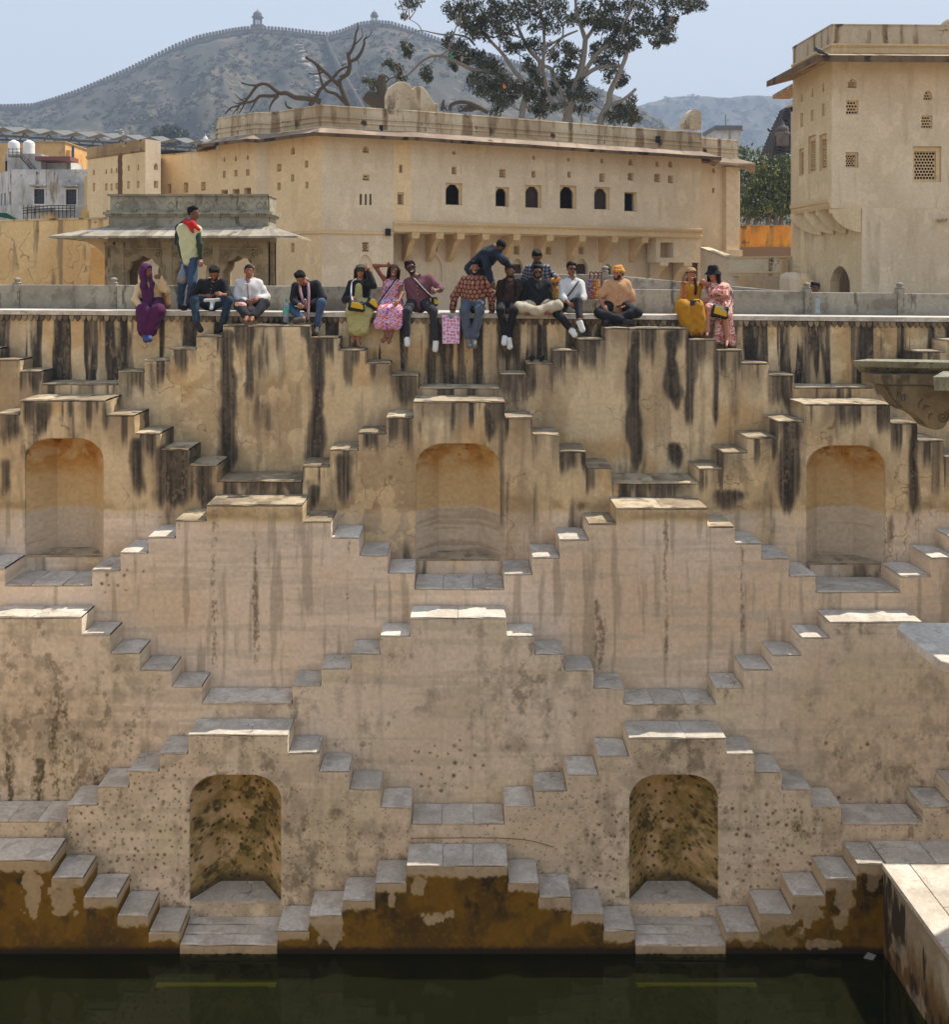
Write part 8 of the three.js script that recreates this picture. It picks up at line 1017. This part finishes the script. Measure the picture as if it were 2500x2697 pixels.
{ // 7
  const m = printed(dressTex, 4), p = person({ z: 2, d: LD, label: 'smiling seated woman in pink and white sleeveless dress, one arm over her head', skin: 0x70452f, head: [762, 488], yaw: 0.05, roll: -0.12, smile: true, neck: [755, 580], hips: [725, 850], k: 0.97, sh: [[675, 606], [836, 622]], arms: [{ e: [548, 425, 1], w: [680, 425, 1], h: [760, 400, 1], pose: 'peace', palm: [0, 0.2, 1] }, { e: [850, 745, 1], w: [815, 830, 1], h: [775, 850, 1] }], legs: [{ k: [640, 950, 1], a: [680, 1215, 1], t: [630, 1285, 1] }, { k: [800, 950, 1], a: [720, 1225, 1], t: [705, 1300, 1] }], hair: 'long', inner: { name: 'dress_top', m, f: 0.016 }, bottom: { kind: 'skirt', m, name: 'dress', hem: [[590, 1085], [800, 1085]], flare: 0.085, fold: 0.011 }, shoes: cloth(0x8a6a50, 0.8), sandals: true });
  strap([p.px([800, 575], LD + 0.02), p.px([770, 600], LD - 0.14), p.px([690, 715], LD - 0.17), p.px([600, 830], LD - 0.2), p.px([575, 850], LD - 0.28)], 0.013, yb.black, 'bag_strap', p); strap([p.px([812, 580], LD + 0.02), p.px([784, 604], LD - 0.14), p.px([704, 719], LD - 0.172), p.px([612, 836], LD - 0.2)], 0.006, yb.white, 'bag_strap', p);
}
{ // 8
  const m = cloth(0x6e444c), p = person({ z: 2, d: LD, label: 'bearded seated man in a mauve shirt and dark trousers with sunglasses, head tilted', skin: 0x5a3826, head: [955, 452], roll: 0.34, yaw: 0.1, neck: [1022, 560], hips: [1040, 845], hs: 1.05, sh: [[915, 600], [1190, 555]], bulk: 1.05, arms: [{ e: [955, 790, 1], w: [1040, 655, 1], h: [1065, 600, 1], pose: 'point', palm: [-0.4, 0, -1] }, { e: [1290, 690, 1], w: [1245, 705, 1], h: [1195, 730, 1], pose: 'hold' }], legs: [{ k: [905, 950, 1], a: [912, 1240, 1], t: [915, 1325, 1] }, { k: [1205, 940, 1], a: [1240, 1270, 1], t: [1230, 1390, 1] }], hair: 'full', beard: true, glasses: 'dark', smile: true, top: { m, sleeve: 'elbow', v: 0.14, collar: true, buttons: mat(0xd8ccd0), low: -0.08 }, bottom: { kind: 'trousers', m: cloth(0x2a2b30) }, shoes: WHITESHOE });
  strap([p.px([960, 560], LD + 0.04), p.px([1000, 590], LD - 0.15), p.px([1070, 670], LD - 0.18), p.px([1170, 770], LD - 0.17), p.px([1225, 820], LD - 0.1)], 0.013, yb.black, 'bag_strap', p); strap([p.px([972, 556], LD + 0.04), p.px([1012, 586], LD - 0.152), p.px([1082, 664], LD - 0.182), p.px([1182, 764], LD - 0.172)], 0.006, yb.white, 'bag_strap', p); p.add('wristband', new THREE.TorusGeometry(0.036, 0.008, 6, 14).rotateX(1.2).translate(...p.arms[0].w.clone().lerp(p.arms[0].e, 0.12)), mat(0xc85a14));
  sling('small black and yellow bag at the hip of the man in the mauve shirt', p.px([1222, 835], LD - 0.1), 0.03, 0.08, 0.035, 0.7, 0.1);
}
{ // 9 with the flowered bag
  const p = person({ z: 3, d: LD, label: 'seated man with glasses in a maroon printed shirt and grey jeans leaning on both hands', skin: 0x80523a, head: [264, 352], neck: [265, 425], hips: [250, 650], hs: 1.05, sh: [[165, 448], [362, 448]], bulk: 1.08, arms: [{ e: [88, 600, -1], w: [70, 722, 1], h: [68, 775, 1], pose: 'relax' }, { e: [408, 590, -1], w: [418, 725, 1], h: [410, 778, 1], pose: 'relax' }], legs: [{ k: [175, 720, 1], a: [210, 965, 1], t: [215, 1035, 1] }, { k: [310, 720, 1], a: [255, 965, 1], t: [265, 1035, 1] }], hair: 'full', moustache: true, beard: true, glasses: 'clear', smile: true, top: { m: printed(paisleyTex, 2.6), sleeve: 'long', v: 0.1, f: 0.026, low: -0.06 }, bottom: { kind: 'trousers', m: cloth(0x4c5460), wide: 0.012 }, shoes: cloth(0x6c6a62, 0.8) });
  const b = thing('flowered_bag', 'pink bag with red flowers hanging on the ledge wall beside the printed shirt', 'bag'), q = (x, y, d) => at(635.7 + 0.172 * x, 443.5 + 0.172 * y, d), a = q(1312, 985, LD - 0.36), c = q(1512, 1308, LD - 0.36), w = c.x - a.x, h = a.y - c.y; b.position.set(a.x, c.y, a.z);
  const s = new THREE.Shape(); s.moveTo(0.005, 0); s.lineTo(w - 0.01, 0.006); s.lineTo(w, h * 0.9); s.quadraticCurveTo(w * 0.85, h * 1.02, w * 0.72, h * 0.97); s.quadraticCurveTo(w * 0.55, h * 0.82, w * 0.36, h * 0.9); s.lineTo(w * 0.3, h); s.lineTo(-0.004, h); s.closePath(); const g = new THREE.ExtrudeGeometry(s, { depth: 0.03, bevelEnabled: true, bevelThickness: 0.012, bevelSize: 0.012, bevelOffset: -0.01, bevelSegments: 2 }); const ft = flowerTex.clone(); ft.needsUpdate = true; mesh('bag', g, printed(ft, 4.2), b);
}
{ // 10
  person({ z: 3, d: 16.75, label: 'man in a navy jacket standing behind the seated row and bending forward', skin: 0x4e3222, head: [488, 160], pitch: 0.95, yaw: 0.75, hz: 0.12, lean: 0.3, neck: [432, 165], hips: [285, 345], sh: [[345, 215, 0.08], [462, 215, 0.14]], arms: [{ e: [375, 345, 1], w: [412, 465, 1], h: [428, 535, 1] }, { e: [525, 285, 1], w: [558, 322, -1], h: [575, 352, -1] }], legs: [{ k: [270, 525, -1], a: [270, 690, -1], t: [290, 700, 1] }, { k: [320, 525, -1], a: [325, 690, -1], t: [340, 700, 1] }], hair: 'short', top: { m: cloth(0x16202f), sleeve: 'long', name: 'jacket', f: 0.03, low: -0.08 }, bottom: { kind: 'trousers', m: cloth(0x1b2430) }, shoes: DARKSHOE });
}
{ // 11
  const p = person({ z: 3, d: LD, label: 'seated man in a dark brown shirt and black trousers wearing a backpack, hands clasped', skin: 0x6a4230, head: [572, 375], neck: [574, 445], hips: [555, 660], pitch: 0.1, sh: [[484, 482], [652, 476]], arms: [{ e: [470, 610, -1], w: [525, 705, 1], h: [548, 740, 1], pose: 'hold' }, { e: [625, 620, 1], w: [580, 700, 1], h: [556, 742, 1], pose: 'hold' }], legs: [{ k: [490, 720, 1], a: [530, 935, 1], t: [520, 1010, 1] }, { k: [605, 720, 1], a: [560, 945, 1], t: [572, 1045, 1] }], hair: 'full', beard: true, glasses: 'clear', top: { m: cloth(0x33211b), sleeve: 'short', v: 0.2, collar: true }, bottom: { kind: 'trousers', m: BLACK }, shoes: WHITESHOE });
  for (const s of [0, 1]) strap([p.S[s].clone().lerp(p.neck, 0.35).add(V(0, 0.07, -0.06)), p.S[s].clone().lerp(p.neck, 0.35).add(V(0, 0.03, 0.1)), p.S[s].clone().lerp(p.hips, 0.45).add(V(s ? 0.03 : -0.03, 0, 0.13)), p.S[s].clone().lerp(p.hips, 0.8).add(V(s ? 0.05 : -0.05, 0, 0.06))], 0.018, BLACK, 'backpack_strap', p); p.add('backpack', netMesh([seg3(p.neck.clone().add(V(0, -0.1, -0.2)), p.hips.clone().add(V(0, 0.1, -0.22)), 0.11, 0.12, 0.03)], 0.02), BLACK);
}
{ // 12
  const p = person({ z: 3, d: LD, label: 'bearded cross-legged man in a black v-neck shirt, beige trousers and sunglasses', skin: 0x6e4530, head: [812, 385], neck: [812, 455], hips: [815, 672], hs: 1.05, sh: [[720, 480], [902, 474]], bulk: 1.05, arms: [{ e: [678, 622, -1], w: [775, 692, 1], h: [815, 722, 1], pose: 'hold' }, { e: [915, 622, -1], w: [852, 690, 1], h: [812, 735, 1], pose: 'hold' }], legs: [{ k: [650, 690, 1], a: [870, 735, 1], t: [930, 738, 1] }, { k: [985, 675, 1], a: [760, 742, 1], t: [700, 745, 1] }], hair: 'full', beard: true, glasses: 'dark', top: { m: BLACK, sleeve: 'elbow', v: 0.3, f: 0.026, low: -0.04 }, bottom: { kind: 'trousers', m: cloth(0xb5a78e), wide: 0.02, f: 0.022, len: 0.8 } });
  p.add('wristband', new THREE.TorusGeometry(0.036, 0.009, 6, 14).rotateY(1).translate(...p.arms[0].w), mat(0xd07a14));
}
{ // 13
  person({ z: 3, d: 16.72, label: 'man in a grey checked shirt looking down behind the cross-legged man', skin: 0x543626, head: [806, 252], pitch: 0.6, hz: 0.08, lean: 0.06, neck: [810, 320], hips: [812, 540], sh: [[722, 350], [900, 346]], arms: [{ e: [690, 455, -1], w: [740, 540, 1] }, { e: [955, 430, -1], w: [975, 432, 1], h: [1000, 420, 1], pose: 'hold' }], legs: [{ k: [760, 560, 1], a: [770, 690, -1], t: [775, 705, 1] }, { k: [865, 560, 1], a: [860, 690, -1], t: [865, 705, 1] }], thigh: 0.3, shin: 0.3, hair: 'full', moustache: true, top: { m: printed(checkTex, 4), sleeve: 'long', f: 0.024, collar: true }, bottom: { kind: 'trousers', m: cloth(0x22262c), len: 0.95 }, shoes: DARKSHOE });
}
{ // 14
  const m = cloth(0xc4c4c2), p = person({ z: 3, d: LD, label: 'seated man in a white shirt and black trousers, hands clasped round a raised knee', skin: 0x7a4c36, head: [1108, 358], yaw: 0.2, roll: -0.06, neck: [1105, 438], hips: [1085, 660], sh: [[1022, 482], [1192, 480]], arms: [{ e: [1030, 600, 1], w: [1092, 665, 1], h: [1150, 675, 1], pose: 'hold' }, { e: [1212, 595, 1], w: [1190, 655, 1], h: [1140, 678, 1], pose: 'hold' }], legs: [{ k: [985, 745, 1], a: [1105, 880, 1], t: [1140, 935, 1] }, { k: [1165, 640, 1], a: [1175, 800, 1], t: [1205, 895, 1] }], hair: 'full', moustache: true, glasses: 'dark', top: { m, sleeve: 'elbow', v: 0.2, collar: true, low: -0.05 }, bottom: { kind: 'trousers', m: BLACK, len: 0.86 }, shoes: WHITESHOE });
  strap([p.px([1175, 455], LD + 0.03), p.px([1160, 475], LD - 0.14), p.px([1100, 560], LD - 0.17), p.px([1040, 625], LD - 0.12), p.px([1010, 640], LD)], 0.013, yb.black, 'bag_strap', p);
}
{ // 15
  const p = person({ z: 3, d: LD, label: 'cross-legged man in an orange patterned turban and tan short-sleeved shirt', skin: 0x8a5a42, head: [1512, 405], yaw: -0.95, neck: [1512, 455], hips: [1500, 668], sh: [[1418, 482], [1592, 478]], bulk: 1.12, arms: [{ e: [1352, 600, 1], w: [1382, 672, 1], h: [1398, 728, 1], pose: 'relax' }, { e: [1640, 625, -1], w: [1570, 682, 1], h: [1515, 695, 1], pose: 'flat', palm: [0, 1, 0] }], legs: [{ k: [1345, 740, 1], a: [1560, 805, 1], t: [1640, 825, 1] }, { k: [1680, 735, 1], a: [1450, 800, 1], t: [1400, 820, 1] }], hair: 'short', beard: true, moustache: true, top: { m: cloth(0xb98d66), sleeve: 'short', v: 0.14, collar: true, buttons: mat(0x4a3a2c), low: -0.06, f: 0.026 }, bottom: { kind: 'trousers', m: cloth(0x14151c), len: 0.92, wide: 0.012 }, shoes: cloth(0x2a2622, 0.7) });
  const tm = printed(rajTex, 5); const tr = []; for (let i = 0; i < 4; i++) { const t = new THREE.TorusGeometry(0.078 - i * 0.012, 0.034, 8, 22); t.rotateX(Math.PI / 2 + 0.16 * (i % 2 ? 1 : -1)); t.scale(1, 1, 1.15); t.translate(0, 0.062 + i * 0.024, -0.008); tr.push(t); } const cp = new THREE.SphereGeometry(0.085, 16, 10); cp.scale(1, 0.75, 1.12); cp.translate(0, 0.1, -0.01); tr.push(cp); p.onHead('turban', merge(tr), tm);
  tag(mesh('phone', (() => { const q = p.px([1528, 683], LD - 0.46), g = box(-0.065, 0.065, -0.005, 0.005, -0.034, 0.034); g.rotateX(0.3); g.rotateZ(0.3); g.translate(q.x, q.y + 0.01, q.z); return g; })(), DARKGLASS), 'dark phone lying in the palm of the turbaned man', 'phone');
}
{ // 16
  const mu = cloth(0xb07a10), p = person({ z: 4, d: LD, label: 'smiling seated woman in a tan cap and mustard trousers raising her fingers', skin: 0x8c5638, head: [447, 305], smile: true, yaw: 0.05, neck: [455, 395], hips: [425, 570], k: 0.97, sh: [[368, 420], [535, 408]], arms: [{ e: [375, 525, 1], w: [372, 415, 1], h: [352, 335, 1], pose: 'peace', palm: [0, 0, 1] }, { e: [525, 495, -1], w: [480, 530, 1], h: [435, 520, 1], pose: 'hold' }], legs: [{ k: [365, 620, 1], a: [435, 850, 1], t: [445, 890, 1] }, { k: [495, 620, 1], a: [535, 855, 1], t: [550, 890, 1] }], hair: 'tied', inner: { name: 'top', m: mu, f: 0.012 }, bottom: { kind: 'trousers', m: mu, wide: 0.05, f: 0.03, len: 0.99, fold: 0.01 }, shoes: cloth(0x6a4a38), sandals: true });
  p.add('plait', tube(smooth([p.head.clone().add(V(0.07, -0.06, 0.0)), p.px([495, 420], LD - 0.11), p.px([490, 500], LD - 0.15)], 4), 0.022, 6), HAIRM); p.onHead('cap', netMesh([ball(V(0, 0.062, -0.012), V(0.094, 0.075, 0.108)), seg3(V(-0.05, 0.062, 0.085), V(0.05, 0.062, 0.085), 0.02, 0.02, 0.02), seg3(V(-0.04, 0.07, 0.125), V(0.04, 0.07, 0.125), 0.012, 0.012, 0.03)], 0.007, { keep: (x, y) => 0.046 - y }), cloth(0x9a7a56)); for (const s of [-1, 1]) p.onHead('earring', new THREE.SphereGeometry(0.011, 8, 6).translate(s * 0.083, -0.045, 0), mat(0xdedede, 0.3));
  p.add('waist_band', tube(smooth([p.px([320, 560], LD - 0.12), p.px([375, 580], LD - 0.2), p.px([430, 570], LD - 0.2)], 3), 0.016, 5), yb.black);
}
{ // 17
  const m = printed(floralTex, 4), p = person({ z: 4, d: LD, label: 'seated woman in a black bucket hat, white sunglasses and pink floral off-shoulder dress', skin: 0x96614a, head: [662, 300], yaw: -0.75, neck: [705, 395], hips: [735, 575], sh: [[615, 405], [795, 415]], bulk: 1.08, arms: [{ e: [560, 372, 1], w: [535, 395, -1], h: [515, 400, -1] }, { e: [790, 520, 1], w: [610, 550, 1], h: [545, 580, 1], pose: 'relax' }], legs: [{ k: [605, 640, 1], a: [605, 850, 1], t: [600, 895, 1] }, { k: [770, 690, 1], a: [795, 945, 1], t: [790, 1000, 1] }], hair: 'long', glasses: 'white', inner: { name: 'dress_top', m, f: 0.016 }, bottom: { kind: 'shorts', m, name: 'dress_lap' }, shoes: cloth(0x241c1a, 0.8), sandals: true });
  p.add('dress', netMesh([seg3(p.H[0], p.H[0].clone().lerp(p.legs[0].kn, 0.85), 0.10, 0.085, 0.06), seg3(p.H[1], p.legs[1].kn, 0.10, 0.08, 0.06), seg3(p.hips, p.px([800, 700], LD - 0.25), 0.1, 0.08, 0.06), seg3(p.px([800, 640], LD - 0.2), p.px([840, 960], LD - 0.32), 0.06, 0.085, 0.06), seg3(p.px([720, 680], LD - 0.25), p.px([690, 940], LD - 0.33), 0.05, 0.075, 0.06), seg3(p.px([760, 700], LD - 0.25), p.px([760, 960], LD - 0.27), 0.05, 0.07, 0.06)], 0.015, { fold: 0.010 }), m);
  p.add('ruffle', netMesh([seg3(p.S[0].clone().add(V(-0.02, -0.06, 0.03)), p.px([640, 470], LD - 0.16), 0.055, 0.05, 0.04), seg3(p.px([640, 470], LD - 0.16), p.px([740, 480], LD - 0.18), 0.05, 0.05, 0.04), seg3(p.px([740, 480], LD - 0.18), p.S[1].clone().add(V(0.03, -0.07, 0.03)), 0.05, 0.06, 0.04), seg3(p.S[1].clone().add(V(0.03, -0.07, 0.0)), p.px([830, 490], LD - 0.04), 0.06, 0.04, 0.04)], 0.012, { fold: 0.012 }), m);
  p.onHead('bucket_hat', lathe([[0.001, 0.165], [0.05, 0.162], [0.085, 0.145], [0.094, 0.1], [0.1, 0.06], [0.15, 0.005], [0.146, 0.0], [0.096, 0.05], [0.09, 0.09], [0.001, 0.14]], 22).rotateX(0.1), cloth(0x0c0d10, 0.95));
  const b = sling('black, yellow and silver bag hanging before the woman in the bucket hat', p.px([728, 665], LD - 0.42), 0.105, 0.12, 0.04, -0.1, -0.18); mesh('panel', hexa([V(0.0, -0.06, 0.042), V(0.09, -0.02, 0.042), V(0.095, -0.02, 0.03), V(0, -0.06, 0.03)], [V(-0.03, 0.05, 0.057), V(0.085, 0.04, 0.057), V(0.085, 0.04, 0.03), V(-0.03, 0.05, 0.03)]), mat(0xa8acb0, 0.5), b); const o = b.position; mesh('strap', tube(smooth([p.px([805, 600], LD - 0.36).sub(o), p.px([806, 520], LD - 0.2).sub(o), p.px([770, 430], LD - 0.02).sub(o), p.px([720, 390], LD + 0.08).sub(o)], 4), 0.009, 5), yb.strap, b); p.add('hat_cord', tube([p.px([640, 380], LD - 0.14), p.px([645, 520], LD - 0.16)], 0.006, 4), BLACK);
  tag(mesh('tablet', (() => { const q = p.px([485, 580], LD - 0.50), g = box(-0.085, 0.085, -0.045, 0.045, -0.005, 0.005); g.rotateX(-0.3); g.translate(q.x, q.y, q.z); return g; })(), DARKGLASS), 'black tablet held between the two women at the right', 'tablet');
}
{ // 18
  person({ z: 4, d: 18.3, label: 'dark-haired person behind the right parapet with only the head showing', skin: 0x4a2f22, head: [1655, 440], yaw: -0.5, pitch: 0.1, neck: [1660, 540], hips: [1660, 760], sh: [[1570, 570], [1750, 570]], arms: [{ e: [1560, 700, 1], w: [1610, 790, 1] }, { e: [1760, 700, 1], w: [1710, 790, 1] }], legs: [{ k: [1600, 780, 1], a: [1600, 940, 1] }, { k: [1720, 780, 1], a: [1720, 940, 1] }], hair: 'full', top: { m: cloth(0x50545a), sleeve: 'long' }, bottom: { kind: 'trousers', m: JEANS }, shoes: DARKSHOE });
}
// ---- things on the ledge
function bottle(label, x, yBase, d, h, capC, band) {
  const b = thing('water_bottle', label, 'bottle'), p = at(x, yBase, d); b.position.copy(p); const k = h / 0.3;
  mesh('bottle', lathe([[0.001, 0], [0.036, 0.002], [0.04, 0.012], [0.038, 0.05], [0.04, 0.06], [0.038, 0.1], [0.041, 0.12], [0.041, 0.19], [0.03, 0.235], [0.014, 0.262], [0.013, 0.28], [0.001, 0.28]].map(([r, y]) => [r * k, y * k]), 18), new THREE.MeshPhysicalMaterial({ color: 0xd6e4e6, roughness: 0.12, transmission: 0.8, thickness: 0, ior: 1.4 }), b); mesh('cap', lathe([[0.001, 0.272], [0.016, 0.272], [0.016, 0.3], [0.001, 0.3]].map(([r, y]) => [r * k, y * k]), 14), mat(capC, 0.5), b); if (band) mesh('label', lathe([[0.0418, 0.12], [0.0418, 0.185]].map(([r, y]) => [r * k, y * k]), 18), new THREE.MeshStandardMaterial({ color: band, roughness: 0.5, side: THREE.DoubleSide }), b);
}
bottle('clear plastic water bottle with a green band left of the man in the black jacket', 557, 627.5, 15.95, 0.4, 0x3aa07a, 0x4aa88c);
bottle('clear plastic water bottle standing against the right parapet', 1591.8, 609.5, 16.75, 0.31, 0x6a7a8a, 0);
{ const q = (x, y, d) => at(864.9 + 0.224 * x, 443.5 + 0.224 * y, d);
  [[1268, 'closed blue patterned umbrella hanging by its hook, leftmost of the three', [40, 70, 170]], [1305, 'closed multicoloured umbrella hanging by its hook, middle of the three', [200, 50, 60]], [1338, 'closed yellow and red umbrella hanging by its hook, nearest the turbaned man', [220, 160, 30]]].forEach(([x, label, c], i) => {
    const u = thing('umbrella', label, 'umbrella', 'umbrellas hung on the ramp parapet'), p = q(x, 440, 16.98); u.position.copy(p);
    const hk = []; for (let k = 0; k <= 10; k++) { const a = k / 10 * 3.3; hk.push(V(0.03 - 0.03 * Math.cos(a), 0.09 + 0.035 * Math.sin(a), 0)); } mesh('handle', tube([V(0, -0.02, 0), ...hk], 0.012, 7), mat(0x5a1e16, 0.4), u);
    const tx = paint(96, 96, (a, b) => { const w = fbm(a * 7 + i * 20, b * 7, 3), [d] = spots(a * 5 + i, b * 5, 0.8); return d < 0.2 ? [226, 200, 60] : w > 0.58 ? [200, 40, 50] : w < 0.4 ? [30, 120, 90] : c; }); tx.repeat.set(2, 2);
    const g = lathe([[0.001, 0.0], [0.03, -0.02], [0.05, -0.12], [0.052, -0.26], [0.03, -0.36], [0.012, -0.4], [0.001, -0.4]], 16), pp = g.attributes.position; for (let k = 0; k < pp.count; k++) { const a = Math.atan2(pp.getZ(k), pp.getX(k)), f = 1 + 0.22 * Math.sin(a * 8); pp.setX(k, pp.getX(k) * f); pp.setZ(k, pp.getZ(k) * f); } g.computeVertexNormals(); mesh('canopy', g, new THREE.MeshStandardMaterial({ map: tx, roughness: 0.7 }), u); mesh('tip', tube([V(0, -0.4, 0), V(0, -0.47, 0)], 0.007, 5), mat(0x222222), u); u.rotation.z = [0.02, -0.03, -0.1][i];
  });
  const pu = thing('puppet', 'bright patterned cloth puppet with an orange turban beside the man in the checked shirt', 'puppet'), p = q(965, 620, 16.55); pu.position.copy(p); const rt = rajTex.clone(); rt.needsUpdate = true; const bt = flowerTex.clone(); bt.needsUpdate = true;
  mesh('robe', netMesh([seg3(V(0, 0.03, 0), V(0, 0.2, 0), 0.085, 0.05, 0.03), seg3(V(-0.05, 0.02, 0), V(-0.02, 0.18, 0), 0.05, 0.04, 0.03), seg3(V(0.05, 0.02, 0), V(0.02, 0.18, 0), 0.05, 0.04, 0.03)], 0.012, { fold: 0.006 }), printed(rt, 7), pu); mesh('head', new THREE.SphereGeometry(0.05, 14, 10).translate(0, 0.27, 0), mat(0x8a5a3a), pu); mesh('turban', netMesh([ball(V(0, 0.335, 0), V(0.095, 0.055, 0.09)), seg3(V(-0.06, 0.33, 0.05), V(0.07, 0.36, 0.04), 0.03, 0.03, 0.02)], 0.012, { fold: 0.005 }), printed(rajTex.clone(), 6), pu);
  const sh = thing('sandals', 'pair of black sandals left on the narrow step below the cross-legged man', 'sandals'), s0 = at(1047, 704, DEPTH[0] - 0.03); sh.position.set(s0.x, s0.y + 0.005, -DEPTH[0] - 0.2); for (const s of [-1, 1]) mesh('sandal', netMesh([seg3(V(s * 0.085, 0.03, 0.06), V(s * 0.07, 0.03, -0.12), 0.034, 0.034, 0.02), seg3(V(s * 0.085 - 0.03, 0.045, 0.03), V(s * 0.085 + 0.03, 0.06, 0.02), 0.025, 0.025, 0.02)], 0.012), BLACK, sh);
}
renderer.render(scene, camera);
